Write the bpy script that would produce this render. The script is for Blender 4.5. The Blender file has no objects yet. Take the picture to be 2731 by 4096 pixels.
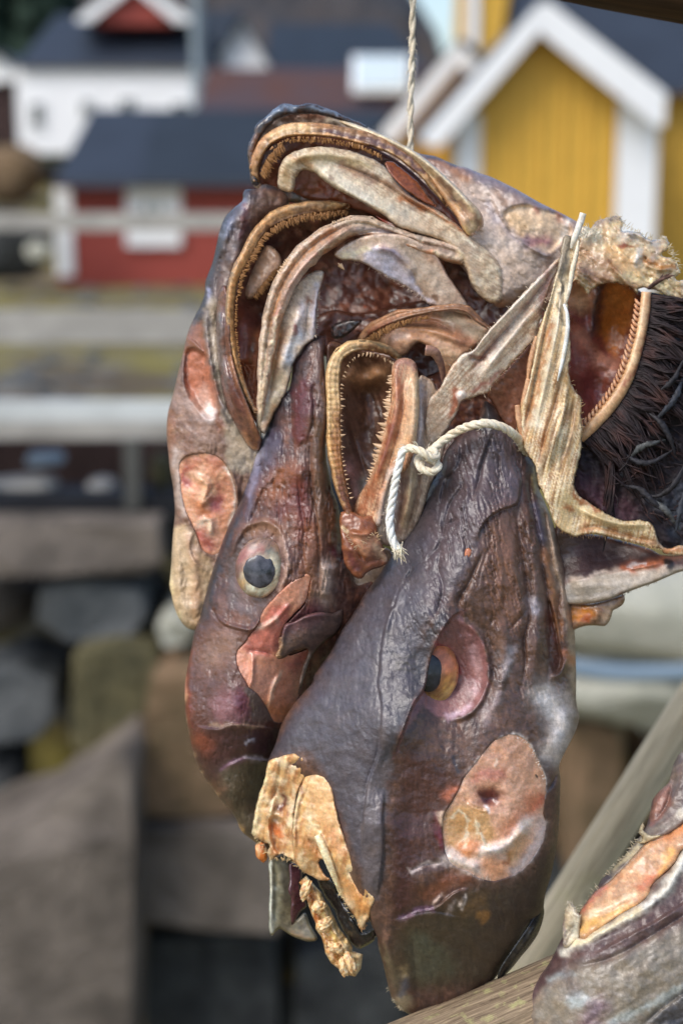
import bpy, math, random
import numpy as np
from mathutils import Vector, Matrix

S = bpy.context.scene
COL = S.collection
random.seed(7)
# ------------------------------------------------------------------ camera, sky, sun, exposure
CAM_Z, TILT, DIST, FPX = 2.6, math.radians(12.0), 0.95, 6275.0
SC = DIST / FPX                                   # metres per photo pixel at the fish
cd = bpy.data.cameras.new('camera'); cam = bpy.data.objects.new('camera', cd); COL.objects.link(cam)
cam.location = (0, 0, CAM_Z); cam.rotation_euler = (math.pi/2 - TILT, 0, 0)
cd.sensor_fit = 'VERTICAL'; cd.sensor_height = 36; cd.sensor_width = 24
cd.lens = FPX / 4096 * 36
cd.clip_start = 0.05; cd.clip_end = 2000
cd.dof.use_dof = True; cd.dof.focus_distance = 0.93; cd.dof.aperture_fstop = 4.3
S.camera = cam
SUN_EL, SUN_AZ = math.radians(50), math.radians(228)     # compass-like: from behind the camera, to its left
world = bpy.data.worlds.new('World'); S.world = world; world.use_nodes = True
wn = world.node_tree.nodes; wl = world.node_tree.links
bg = wn['Background']; sky = wn.new('ShaderNodeTexSky'); sky.sky_type = 'NISHITA'
sky.sun_disc = False; sky.sun_elevation = SUN_EL; sky.sun_rotation = SUN_AZ
sky.air_density = 1.0; sky.dust_density = 2.0; sky.ozone_density = 1.0
wl.new(sky.outputs[0], bg.inputs[0]); bg.inputs[1].default_value = 0.10
sd = bpy.data.lights.new('sun', 'SUN'); sun = bpy.data.objects.new('sun', sd); COL.objects.link(sun)
sd.energy = 1.1; sd.angle = math.radians(30); sd.color = (1.0, 0.97, 0.93)
sdir = Vector((math.sin(SUN_AZ)*math.cos(SUN_EL), math.cos(SUN_AZ)*math.cos(SUN_EL), math.sin(SUN_EL)))
sun.rotation_euler = sdir.to_track_quat('Z', 'Y').to_euler()
S.view_settings.view_transform = 'Standard'; S.view_settings.look = 'None'
S.view_settings.gamma = 1; S.view_settings.exposure = 1.08; S.view_settings.use_curve_mapping = False
S.render.engine = 'CYCLES'; S.cycles.use_denoising = True
S.cycles.max_bounces = 6; S.cycles.diffuse_bounces = 3; S.cycles.glossy_bounces = 3

# ------------------------------------------------------------------ measuring: photo pixel + real distance -> a point in the place
CT, ST = math.cos(TILT), math.sin(TILT)
def to_world(X, Y, d):                      # camera right, up, forward -> world
    return np.stack([X, d*CT + Y*ST, CAM_Z - d*ST + Y*CT], -1)
def P(u, v, w):
    u = np.asarray(u, float); v = np.asarray(v, float); w = np.asarray(w, float)
    d = DIST + w*SC
    return to_world((u-1365.5)/FPX*d, (2048-v)/FPX*d, d)
def at(u, v, y):                            # point of the plane world-y = y; u, v in the 1568-wide view
    U = (u*1.74171-1365.5)/FPX; V = (2048-v*1.74171)/FPX
    dy = CT + V*ST; t = y/dy
    return Vector((U*t, y, CAM_Z + t*(V*CT - ST)))
def tile(x0, y0, s=2.0):
    def f(*a):
        return [(x0 + a[i]/s, y0 + a[i+1]/s) for i in range(0, len(a), 2)]
    return f
tA, tB, tC, tD, tE = tile(1000,1600), tile(1700,1600), tile(950,2700), tile(1600,2750), tile(620,700)
tF, tG, tH, tI, tJ = tile(960,380,1.568), tile(1350,800), tile(1947,800), tile(1947,1500), tile(1947,2920)
tK, tL, tM, tQ = tile(620,1800), tile(700,2500), tile(1400,3300), tile(0,0,1568/2731)
tU = tile(0,0,1.0)

# ------------------------------------------------------------------ numpy noise
_r = np.random.RandomState(3); _p = _r.permutation(256); _p = np.concatenate([_p,_p,_p])
_g = np.stack([np.cos(np.arange(256)*2*np.pi/256*37), np.sin(np.arange(256)*2*np.pi/256*37)], -1)
def pn(x, y):
    xi = np.floor(x).astype(int); yi = np.floor(y).astype(int); xf = x-xi; yf = y-yi
    xi &= 255; yi &= 255
    def g(a, b, dx, dy):
        k = _g[_p[_p[a]+b]]; return k[...,0]*dx + k[...,1]*dy
    s = xf*xf*xf*(xf*(xf*6-15)+10); t = yf*yf*yf*(yf*(yf*6-15)+10)
    n0 = g(xi,yi,xf,yf)*(1-s) + g(xi+1,yi,xf-1,yf)*s
    n1 = g(xi,yi+1,xf,yf-1)*(1-s) + g(xi+1,yi+1,xf-1,yf-1)*s
    return (n0*(1-t)+n1*t)*1.5
def fbm(x, y, o=4, seed=0.0):
    r = 0; a = 0.55
    for i in range(o):
        r = r + a*pn(x*2**i+seed*17.3+i*5.7, y*2**i+seed*9.1+i*3.1); a *= 0.52
    return r
def aniso(u, v, ang, su, sv, o=3, seed=0.0):          # noise stretched along direction ang (degrees, 90 = down the picture)
    a = math.radians(ang); x = (u*math.cos(a)+v*math.sin(a))/su; y = (-u*math.sin(a)+v*math.cos(a))/sv
    return fbm(x, y, o, seed)
def sstep(x): x = np.clip(x, 0, 1); return x*x*(3-2*x)
def lin(c):
    c = np.asarray(c, float)/255
    return np.where(c <= 0.04045, c/12.92, ((c+0.055)/1.055)**2.4)

# ------------------------------------------------------------------ curves in the plane
def smooth(pts, step, closed=False, sub=1):
    p = np.asarray(pts, float); n = len(p)
    if n < 3 and not closed:
        L = np.linalg.norm(p[-1]-p[0]); k = max(2, int(L/step)+1)
        return p[0] + (p[-1]-p[0])*np.linspace(0,1,k)[:,None]
    out = []
    rng = range(n) if closed else range(n-1)
    for i in rng:
        p0 = p[(i-1)%n] if closed or i > 0 else 2*p[0]-p[1]
        p1 = p[i]; p2 = p[(i+1)%n]
        p3 = p[(i+2)%n] if closed or i+2 < n else 2*p[-1]-p[-2]
        k = max(1, int(np.linalg.norm((p2-p1)[:2])/step))
        t = (np.arange(k)/k)[:,None]
        out.append(0.5*((2*p1)+(-p0+p2)*t+(2*p0-5*p1+4*p2-p3)*t*t+(-p0+3*p1-3*p2+p3)*t**3))
    o = np.concatenate(out)
    return o if closed else np.concatenate([o, p[-1:]])
def seg_dist(q, line, closed=False):                  # distance, signed side, nearest point, arc fraction
    n = len(line); m = n if closed else n-1
    best = np.full(len(q), 1e18); side = np.zeros(len(q)); near = np.zeros((len(q),2)); arc = np.zeros(len(q))
    for i in range(m):
        a = line[i]; b = line[(i+1)%n]; ab = b-a; l2 = ab@ab + 1e-9
        t = np.clip(((q-a)@ab)/l2, 0, 1); c = a + t[:,None]*ab; e = q-c
        d2 = (e*e).sum(1); k = d2 < best
        if k.any():
            best[k] = d2[k]; near[k] = c[k]; arc[k] = (i+t[k])/m
            side[k] = np.sign(ab[0]*e[k,1]-ab[1]*e[k,0])
    return np.sqrt(best), side, near, arc
def inside(q, poly):
    r = np.zeros(len(q), bool); x = q[:,0]; y = q[:,1]; n = len(poly)
    for i in range(n):
        x1,y1 = poly[i]; x2,y2 = poly[(i+1)%n]
        if y1 == y2: continue
        k = (y1 > y) != (y2 > y)
        r ^= k & (x < (x2-x1)*(y-y1)/(y2-y1)+x1)
    return r
def poly_mask(q, poly, soft):
    pl = smooth(poly, 14, True); lo = pl.min(0)-soft; hi = pl.max(0)+soft
    m = np.zeros(len(q)); k = np.where(((q > lo)&(q < hi)).all(1))[0]
    if len(k):
        d = seg_dist(q[k], pl, True)[0]; ins = inside(q[k], pl)
        m[k] = sstep(0.5+np.where(ins, d, -d)/(2*max(soft,.5)))
    return m
def line_d(q, line, reach):
    ln = smooth(line, 18); lo = ln.min(0)-reach; hi = ln.max(0)+reach
    d = np.full(len(q), 1e9); s = np.ones(len(q)); arc = np.zeros(len(q))
    k = np.where(((q > lo)&(q < hi)).all(1))[0]
    if len(k): d[k], s[k], _, arc[k] = seg_dist(q[k], ln)
    return d, s, arc
def rbf(ctrl):
    c = np.asarray(ctrl, float); n = len(c); s = 500.0
    x = c[:,:2]/s; r2 = ((x[:,None]-x[None])**2).sum(-1)
    K = np.where(r2 > 0, r2*np.log(r2+1e-12), 0) + np.eye(n)*0.002
    A = np.zeros((n+3,n+3)); A[:n,:n] = K; A[:n,n] = 1; A[:n,n+1:] = x; A[n,:n] = 1; A[n+1:,:n] = x.T
    k = np.linalg.solve(A, np.concatenate([c[:,2],[0,0,0]]))
    def f(q):
        y = q/s; r = k[n] + y@k[n+1:]
        for i in range(n):
            r2 = ((y-x[i])**2).sum(1); r = r + k[i]*np.where(r2 > 0, r2*np.log(r2+1e-12), 0)
        return r
    return f
def relief_field(q, feats):                            # height towards the viewer of folds, ridges, plates, dents
    z = np.zeros(len(q))
    for f in feats:
        k = f[0]
        if k in ('ridge','crease','fold'):
            _, line, wd, amp = f
            d, s, arc = line_d(q, line, wd*4)
            fade = sstep(np.minimum(arc, 1-arc)*5)*0.8+0.2
            if k == 'fold': fade = sstep(np.minimum(arc, 1-arc)*5)
            if k == 'ridge': z += amp*fade*np.exp(-(d/wd)**2)
            elif k == 'crease': z -= amp*fade*np.exp(-d/(wd*.8))
            else: z += amp*fade*np.exp(-d/wd)*sstep(0.5+s*d/7)
        elif k == 'plate': z += f[3]*poly_mask(q, f[1], f[2])
        elif k == 'bump':
            _, (u,v,ru,rv,an), amp = f; a = math.radians(an)
            x = (q[:,0]-u)*math.cos(a)+(q[:,1]-v)*math.sin(a); y = -(q[:,0]-u)*math.sin(a)+(q[:,1]-v)*math.cos(a)
            z += amp*np.exp(-((x/ru)**2+(y/rv)**2))
        elif k == 'rings':
            _, line, reach, sp, amp = f
            ln = smooth(line, 18); Lr = np.linalg.norm(np.diff(ln,axis=0),axis=1).sum(); d, s, arc = line_d(q, line, reach)
            ph = arc*Lr/sp + .25*fbm(arc*Lr/50, arc*0+2, 2, 3)
            z += np.where(d < reach, amp*(np.abs(np.sin(np.pi*ph))**.7-.6), 0)
        elif k == 'wrinkle':                              # sharp irregular shrinkage creases along a direction
            _, an, su, sv, amp, sd = f[:6]; nz = aniso(q[:,0], q[:,1], an, su, sv, 3, sd); m = poly_mask(q, f[6], 40) if len(f) > 6 else 1
            z += amp*m*(np.clip(np.abs(nz)/.16,0,1)**.6-1)*sstep((aniso(q[:,0],q[:,1],an,su*1.4,sv*2.5,2,sd+9)+.25)/.5)
        elif k == 'noise': z += f[2]*(.8 if f[1] > 45 else .45)*fbm(q[:,0]/f[1], q[:,1]/f[1], 4, f[3] if len(f) > 3 else 1)
        elif k == 'streak': z += f[4]*.42*aniso(q[:,0], q[:,1], f[1], f[2], f[3], 3, f[5] if len(f) > 5 else 2)
    return z
def colour_field(q, base, cols, seed=0):
    c = np.tile(lin(base), (len(q),1))
    wx = fbm(q[:,0]/45, q[:,1]/45, 3, seed+4)*22; wy = fbm(q[:,0]/45, q[:,1]/45, 3, seed+8)*22
    qw = q + np.stack([wx,wy],-1)
    cols = [(('noise',)+tuple(e[1:]) if e[0] == 'noise2' else e) for e in ([e for e in cols if e[0] in ('noise','streak')] + [e for e in cols if e[0] not in ('noise','streak')])]
    for e in cols:
        k = e[0]; op = e[-1]; rgb = lin(e[-2])
        if k == 'poly': m = poly_mask(qw, e[1], e[2])
        elif k == 'noisein': m = poly_mask(qw, e[1], 10)*sstep((fbm(q[:,0]/e[2], q[:,1]/e[2], 4, seed+e[3])-e[4])/e[5]+.5)
        elif k == 'line':
            d, s, arc = line_d(qw, e[1], e[2]*3); m = np.exp(-(d/e[2])**2)
        elif k == 'ell':
            u,v,ru,rv = e[1][:4]; a = math.radians(e[1][4] if len(e[1]) > 4 else 0); soft = e[2]
            x = (qw[:,0]-u)*math.cos(a)+(qw[:,1]-v)*math.sin(a); y = -(qw[:,0]-u)*math.sin(a)+(qw[:,1]-v)*math.cos(a)
            r = np.sqrt((x/ru)**2+(y/rv)**2); m = sstep((1+soft-r)/(2*soft+1e-6))
        elif k == 'noise': m = sstep((fbm(q[:,0]/e[1], q[:,1]/e[1], 4, seed+e[2])-e[3])/e[4]+.5)
        elif k == 'streak': m = sstep((aniso(q[:,0],q[:,1],e[1],e[2],e[3],3,seed+e[4])-e[5])/e[6]+.5)
        m = (m*op)[:,None]; c = c*(1-m) + rgb*m
    x, y = q[:,0], q[:,1]
    g = .34*fbm(x/42,y/42,3,seed+21)+.30*fbm(x/16,y/16,3,seed+22)+.20*pn(x/6.5+seed,y/6.5)
    a = fbm(x/70,y/70,3,seed+23); c = c*np.exp(g)[:,None]*np.stack([1+.10*a,1+0*a,1-.14*a],-1)
    return np.clip(c, 0.004, 0.92)

# ------------------------------------------------------------------ objects
def put(name, me, parent=None, mat=None):
    o = bpy.data.objects.new(name, me); COL.objects.link(o)
    if parent is not None: o.parent = parent
    if mat is not None: me.materials.append(mat)
    return o
def tag(o, label=None, cat=None, group=None, kind=None):
    if label: o['label'] = label
    if cat: o['category'] = cat
    if group: o['group'] = group
    if kind: o['kind'] = kind
    return o
def thing(name, loc, label, cat, group=None):
    o = bpy.data.objects.new(name, None); COL.objects.link(o); o.location = loc; o.empty_display_size = .02
    return tag(o, label, cat, group)
def root_loc(o):
    while o.parent is not None: o = o.parent
    return np.array(o.location)
def mesh(name, V, F, col=None, flat=False):
    me = bpy.data.meshes.new(name); V = np.asarray(V, float); n = len(V)
    me.vertices.add(n); me.vertices.foreach_set('co', V.ravel())
    F = np.asarray(F, np.int64)
    ln = np.where(F[:,3] < 0, 3, 4) if F.shape[1] == 4 else np.full(len(F), F.shape[1])
    idx = F.ravel(); idx = idx[idx >= 0]
    st = np.concatenate([[0], np.cumsum(ln)[:-1]])
    me.loops.add(len(idx)); me.loops.foreach_set('vertex_index', idx.astype(np.int32))
    me.polygons.add(len(F)); me.polygons.foreach_set('loop_start', st.astype(np.int32)); 
    me.polygons.foreach_set('use_smooth', np.full(len(F), not flat))
    if col is not None:
        a = me.color_attributes.new('Col', 'FLOAT_COLOR', 'POINT')
        a.data.foreach_set('color', np.concatenate([col, np.ones((n,1))], 1).astype(np.float32).ravel())
    me.update(calc_edges=True); me.validate()
    return me
def relief(name, parent, mat, outline, ctrl, base, cols=(), feats=(), h=5.0, R=40, Rd=30, T=60, Rb=None, seed=0, rag=0.0, sm=True):
    """A closed body: the front follows the control depths and folds, rolls over at the rim, and the back bulges away by T."""
    ol = smooth(outline, 9, True) if sm else np.asarray(outline, float)
    if rag:
        k = np.arange(len(ol)); ol = ol + rag*np.stack([fbm(ol[:,0]/26, ol[:,1]/26, 3, seed+1), fbm(ol[:,0]/26, ol[:,1]/26, 3, seed+2)], -1)
    lo = ol.min(0)-h; hi = ol.max(0)+h
    nx = int((hi[0]-lo[0])/h)+1; ny = int((hi[1]-lo[1])/h)+1
    gx, gy = np.meshgrid(lo[0]+np.arange(nx+1)*h, lo[1]+np.arange(ny+1)*h)
    G = np.stack([gx.ravel(), gy.ravel()], -1)
    cx, cy = np.meshgrid(lo[0]+(np.arange(nx)+.5)*h, lo[1]+(np.arange(ny)+.5)*h)
    ins = inside(np.stack([cx.ravel(), cy.ravel()], -1), ol).reshape(ny, nx)
    j, i = np.where(ins); W = nx+1
    F = np.stack([j*W+i, (j+1)*W+i, (j+1)*W+i+1, j*W+i+1], -1)
    used = np.unique(F); mp = np.full(len(G), -1); mp[used] = np.arange(len(used)); F = mp[F]; q = G[used]; N = len(q)
    e = np.concatenate([F[:,[0,1]],F[:,[1,2]],F[:,[2,3]],F[:,[3,0]]]); es = np.sort(e,1)
    key = es[:,0]*N+es[:,1]; uq, cnt = np.unique(key, return_counts=True)
    be = uq[cnt == 1]; bv = np.unique(np.concatenate([be//N, be%N])); isb = np.zeros(N,bool); isb[bv] = True
    d, _, near, _ = seg_dist(q, ol[::2] if len(ol) > 60 else ol, True)
    db, _, nb, _ = seg_dist(q[isb], ol, True)
    q[isb] = nb; d[isb] = 0
    Rb = Rb or R*1.6
    w0 = rbf(ctrl)(q) if len(ctrl) > 3 else np.full(N, float(ctrl[0][2]))
    e1 = Rd*(1-np.sqrt(1-(1-np.clip(d/R,0,1))**2))
    z = relief_field(q, feats)*sstep(d/ (R*.45+1)+.15)
    z[isb] = 0
    wf = w0 + e1 - z
    wb = w0 + e1 + T*np.sqrt(1-(1-np.clip(d/Rb,0,1))**2) - z*0.6*(T < 40)
    c = colour_field(q, base, cols, seed)
    VF = P(q[:,0], q[:,1], wf); ni = np.where(~isb)[0]
    VB = P(q[ni,0], q[ni,1], wb[ni])
    mb = np.arange(N); mb[ni] = N+np.arange(len(ni))
    FB = mb[F][:,::-1]
    V = np.concatenate([VF,VB]) - root_loc(parent)
    me = mesh(name, V, np.concatenate([F,FB]), np.concatenate([c, c[ni]]))
    return put(name, me, parent, mat)
def sweep(name, parent, mat, path, wid, thk, base, cols=(), seg=16, step=7, rings=None, rough=0.05, rscale=40, seed=0, power=1.0, twist=0.0, feats=(), flat_to=None):
    """A tapering bar with an oval section along a path of (u, v, depth)."""
    p = smooth(path, step); n = len(p)
    t = np.gradient(p[:,:2], axis=0); t /= np.linalg.norm(t,axis=1)[:,None]+1e-9
    nrm = np.stack([-t[:,1], t[:,0]], -1)
    s = np.linspace(0,1,n)
    wd = np.interp(s, np.linspace(0,1,len(wid)), wid); th = np.interp(s, np.linspace(0,1,len(thk)), thk)
    L = np.concatenate([[0], np.cumsum(np.linalg.norm(np.diff(p,axis=0),axis=1))])
    a = np.arange(seg)/seg*2*np.pi
    ca = np.sign(np.cos(a))*np.abs(np.cos(a))**power; sa = np.sign(np.sin(a))*np.abs(np.sin(a))**power
    U = np.zeros((n,seg,3))
    tw = twist
    A = ca*math.cos(tw)-sa*math.sin(tw); B = ca*math.sin(tw)+sa*math.cos(tw)
    k = 1 + rough*fbm(L[:,None]/rscale+seed*3.1, (a[None]*1.3)+seed, 4, seed)*2
    if rings is not None:
        ph = L[:,None]/rings[0]+0.35*fbm(L/60,L*0,2,seed)[:,None]
        k = k + rings[1]*(np.abs(np.sin(np.pi*ph))**.6-0.6)
    U[:,:,0] = p[:,0:1] + nrm[:,0:1]*wd[:,None]*A*k
    U[:,:,1] = p[:,1:2] + nrm[:,1:2]*wd[:,None]*A*k
    U[:,:,2] = p[:,2:3] - th[:,None]*B*k
    if feats: U[:,:,2] -= relief_field(U[:,:,:2].reshape(-1,2), feats).reshape(n,seg)*(B > -.2)
    V = U.reshape(-1,3); q = V[:,:2]
    c = colour_field(q, base, cols, seed)
    i, j = np.meshgrid(np.arange(n-1), np.arange(seg), indexing='ij'); j2 = (j+1)%seg
    F = np.stack([i*seg+j, i*seg+j2, (i+1)*seg+j2, (i+1)*seg+j], -1).reshape(-1,4)
    V = np.concatenate([V, [p[0]*1.0, p[-1]*1.0]]); c = np.concatenate([c, c[:1], c[-1:]])
    jj = np.arange(seg); m = -np.ones(seg, int)
    F = np.concatenate([F, np.stack([np.full(seg,n*seg), (jj+1)%seg, jj, m],-1), np.stack([np.full(seg,n*seg+1), (n-1)*seg+jj, (n-1)*seg+(jj+1)%seg, m],-1)])
    me = mesh(name, P(V[:,0],V[:,1],V[:,2]) - root_loc(parent), F, c)
    return put(name, me, parent, mat)
def offs(path, wid, f):
    p = np.asarray(path, float)[:,:2]; t = np.gradient(p, axis=0); t /= np.linalg.norm(t,axis=1)[:,None]+1e-9
    w = np.interp(np.linspace(0,1,len(p)), np.linspace(0,1,len(wid)), wid)
    return p + np.stack([-t[:,1], t[:,0]], -1)*(w*f)[:,None]
def band(name, parent, mat, path, wid, base, strips=(), cstrips=(), cols=(), feats=(), T=None, Rd=None, h=4.3, seed=0, rag=3, cross=0.0):
    """A bony strip along a path of (u, v, depth) with ridges and grooves running its length."""
    pth = smooth(path, 26); wid = np.interp(np.linspace(0,1,len(pth)), np.linspace(0,1,len(wid)), wid)*(1+.26*fbm(np.arange(len(pth))*.42, np.zeros(len(pth))+seed, 3, seed+3)); a = offs(pth, wid, 1.0); b = offs(pth, wid, -1.0); m = float(np.mean(wid))
    ol = [tuple(x) for x in a]+[tuple(x) for x in b[::-1]]
    k = max(1, len(pth)//12); ct = []
    for i in list(range(0, len(pth), k))+[len(pth)-1]:
        ct += [(*pth[i,:2], pth[i,2]), (*offs(pth,wid,.8)[i], pth[i,2]+cross), (*offs(pth,wid,-.8)[i], pth[i,2]-cross)]
    fe = [(kd, [tuple(x) for x in offs(pth,wid,o)], w_, am) for (o,kd,w_,am) in strips]+list(feats)
    rr = np.random.RandomState(seed+77); rs_ = []
    for i in range(9):
        f = rr.choice([.5,.62,.72,1.2,1.3]); o1 = rr.uniform(-.9,.9); i0 = rr.randint(0, max(1,len(pth)//2)); i1 = min(len(pth), i0+rr.randint(len(pth)//4, len(pth)))
        ln_ = [tuple(x) for x in offs(pth,wid,o1)[i0:i1]]
        if len(ln_) > 2: rs_.append(('line', ln_, rr.uniform(2.5,6), tuple(min(250,int(v*f)) for v in base), .6))
    co = [('line', [tuple(x) for x in offs(pth,wid,o)], w_, c, op) for (o,w_,c,op) in cstrips]+rs_+list(cols)
    return relief(name, parent, mat, ol, ct, base, co, fe, h, m*.7, Rd or m*.8, T or m*1.2, m, seed, rag, sm=False)
def flesh_patch(name, parent, poly, ctrl, off, base, cols, feats, seed=0, grow=1.0):
    """Bare flesh lying in a hollow of the skin: a body of its own just under the skin's level."""
    f = rbf(ctrl); pl = np.asarray(poly, float); c = pl.mean(0); sm_ = smooth(poly, 60, True)
    pts = np.concatenate([c+(sm_-c)*k for k in (.98,.55)]+[c[None]]); z = f(pts)
    return relief(name, parent, M_FLESH, [tuple(c+(q-c)*grow) for q in pl], [(a,b,w+off) for (a,b),w in zip(pts,z)], base, cols, feats, 4.3, 9, 3, 26, seed=seed, rag=3)
def tubes(name, parent, mat, paths, rad, base, cols=(), seg=5, step=14, seed=0, taper=.3):
    """Many thin strands joined as one mesh."""
    VV, FF, CC, off = [], [], [], 0
    for r, pth in zip(rad, paths):
        p = smooth(pth, step); n = len(p)
        t = np.gradient(p, axis=0); t /= np.linalg.norm(t,axis=1)[:,None]+1e-9
        b = np.cross(t, np.array([0.13,0.2,1.0])); b /= np.linalg.norm(b,axis=1)[:,None]+1e-9; cc = np.cross(t,b)
        a = np.arange(seg)/seg*2*np.pi; rr = r*np.interp(np.linspace(0,1,n),[0,.8,1],[1,.8,taper])
        U = p[:,None]+rr[:,None,None]*(np.cos(a)[None,:,None]*b[:,None]+np.sin(a)[None,:,None]*cc[:,None])
        i, j = np.meshgrid(np.arange(n-1), np.arange(seg), indexing='ij'); j2 = (j+1)%seg
        FF.append(off+np.stack([i*seg+j, i*seg+j2, (i+1)*seg+j2, (i+1)*seg+j], -1).reshape(-1,4))
        VV.append(U.reshape(-1,3)); off += n*seg
    V = np.concatenate(VV); F = np.concatenate(FF)
    c = colour_field(V[:,:2], base, cols, seed)
    return put(name, mesh(name, P(V[:,0],V[:,1],V[:,2])-root_loc(parent), F, c), parent, mat)
def blob(name, parent, mat, u, v, w, ru, rv, rw, base, cols=(), ang=0, lump=0.1, seed=0, n=24):
    th, ph = np.meshgrid(np.linspace(0,np.pi,n), np.linspace(0,2*np.pi,n*2,endpoint=False), indexing='ij')
    k = 1+lump*fbm(np.cos(ph)*np.sin(th)*1.5+seed*3, np.cos(th)*1.5+np.sin(ph)*np.sin(th)*1.1+seed, 3, seed)*2
    x = np.sin(th)*np.cos(ph)*ru*k; y = np.cos(th)*rv*k; z = np.sin(th)*np.sin(ph)*rw*k
    a = math.radians(ang); X = u+x*math.cos(a)-y*math.sin(a); Y = v+x*math.sin(a)+y*math.cos(a)
    V = np.stack([X.ravel(), Y.ravel(), (w+z).ravel()], -1); m = n*2
    i, j = np.meshgrid(np.arange(n-1), np.arange(m), indexing='ij'); j2 = (j+1)%m
    F = np.stack([i*m+j, i*m+j2, (i+1)*m+j2, (i+1)*m+j], -1).reshape(-1,4)
    c = colour_field(V[:,:2], base, cols, seed)
    return put(name, mesh(name, P(V[:,0],V[:,1],V[:,2])-root_loc(parent), F, c), parent, mat)
def shreds(parent, line, n, ln, r, base, mat, w, seed=0, direction=None, closed=False):
    """Loose dried fibres fringing a torn edge."""
    rs = np.random.RandomState(seed); p = smooth(line, 4, closed); t = np.gradient(p, axis=0); t /= np.linalg.norm(t,axis=1)[:,None]+1e-9; out = []
    for i in range(n):
        j = rs.randint(len(p)); a = math.atan2(t[j,1],t[j,0])+(1.57 if rs.rand() < .5 else -1.57)+rs.normal(0,.5) if direction is None else math.radians(direction+rs.normal(0,24))
        L = rs.uniform(.3,1)*ln; b = a+rs.normal(0,.5); x, y = p[j]; ww = w+rs.uniform(-10,10)
        out.append([(x-5*math.cos(a),y-5*math.sin(a),ww),(x+L*.5*math.cos(a),y+L*.5*math.sin(a),ww-rs.uniform(0,10)),(x+L*.5*math.cos(a)+L*.5*math.cos(b),y+L*.5*math.sin(a)+L*.5*math.sin(b),ww-rs.uniform(-8,14))])
    o = tubes('fibres', parent, mat, out, [r*rs.uniform(.5,1.4) for _ in out], base, [('noise',14,3,.1,.3,tuple(int(c*.7) for c in base),.6)], 4, 8, seed, .2); o['kind'] = 'stuff'
_tooth = {}
def tooth_mesh(mat):
    if mat.name in _tooth: return _tooth[mat.name]
    V = []; F = []
    for k, (r, z) in enumerate([(1,0),(.85,.25),(.5,.62),(.0,1.0)]):
        for j in range(6):
            a = j*math.pi/3; V.append((r*math.cos(a)*.34, r*math.sin(a)*.34 + .12*z*z, z))
    for k in range(3):
        for j in range(6): F.append((k*6+j, k*6+(j+1)%6, k*6+6+(j+1)%6, k*6+6+j))
    me = mesh('tooth', V, F); me.materials.append(mat); _tooth[mat.name] = me
    return me
def teeth(parent, mat, line, n, ln, direction, wd=1.0, jit=.35, w_off=0.0, dw=0.0):
    """n teeth on a path of (u, v, depth), each its own object; direction is in the picture plane, in degrees, interpolated."""
    p = smooth(line, 5); base = root_loc(parent)
    s = np.concatenate([[0], np.cumsum(np.linalg.norm(np.diff(p,axis=0),axis=1))]); s /= s[-1]
    for i in range(n):
        f = (i+.5+random.uniform(-jit,jit))/n
        u, v, w = [np.interp(f, s, p[:,k]) for k in range(3)]; w += w_off
        a = math.radians(np.interp(f, np.linspace(0,1,len(direction)), direction)+random.uniform(-18,18))
        L = np.interp(f, np.linspace(0,1,len(ln)), ln)*random.choice((.4,.6,.75,.9,1.0,1.1,1.35))
        A = P(u,v,w); B = P(u+L*math.cos(a), v+L*math.sin(a), w+L*(dw+random.uniform(-.35,.35)))
        D = Vector(B-A); q = D.to_track_quat('Z','Y')
        o = bpy.data.objects.new('tooth', tooth_mesh(mat)); COL.objects.link(o); o.parent = parent
        o.location = A-base; o.rotation_mode = 'QUATERNION'; o.rotation_quaternion = q
        l = D.length; o.scale = (l*wd, l*wd, l)

# ------------------------------------------------------------------ materials
def new_mat(name):
    m = bpy.data.materials.new(name); m.use_nodes = True
    return m, m.node_tree.nodes, m.node_tree.links, m.node_tree.nodes['Principled BSDF']
def noise_node(n, l, co, scale, detail=5, rough=.6, dist=0.0):
    t = n.new('ShaderNodeTexNoise'); t.inputs['Scale'].default_value = scale; t.inputs['Detail'].default_value = detail
    t.inputs['Roughness'].default_value = rough; t.inputs['Distortion'].default_value = dist
    l.new(co, t.inputs['Vector']); return t
def maprange(n, l, src, a, b, c, d):
    m = n.new('ShaderNodeMapRange'); l.new(src, m.inputs[0])
    for i, x in enumerate((a,b,c,d)): m.inputs[i+1].default_value = x
    return m.outputs[0]
def mulcol(n, l, c, f):
    m = n.new('ShaderNodeVectorMath'); m.operation = 'SCALE'; l.new(c, m.inputs[0]); l.new(f, m.inputs['Scale']); return m.outputs[0]
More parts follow.
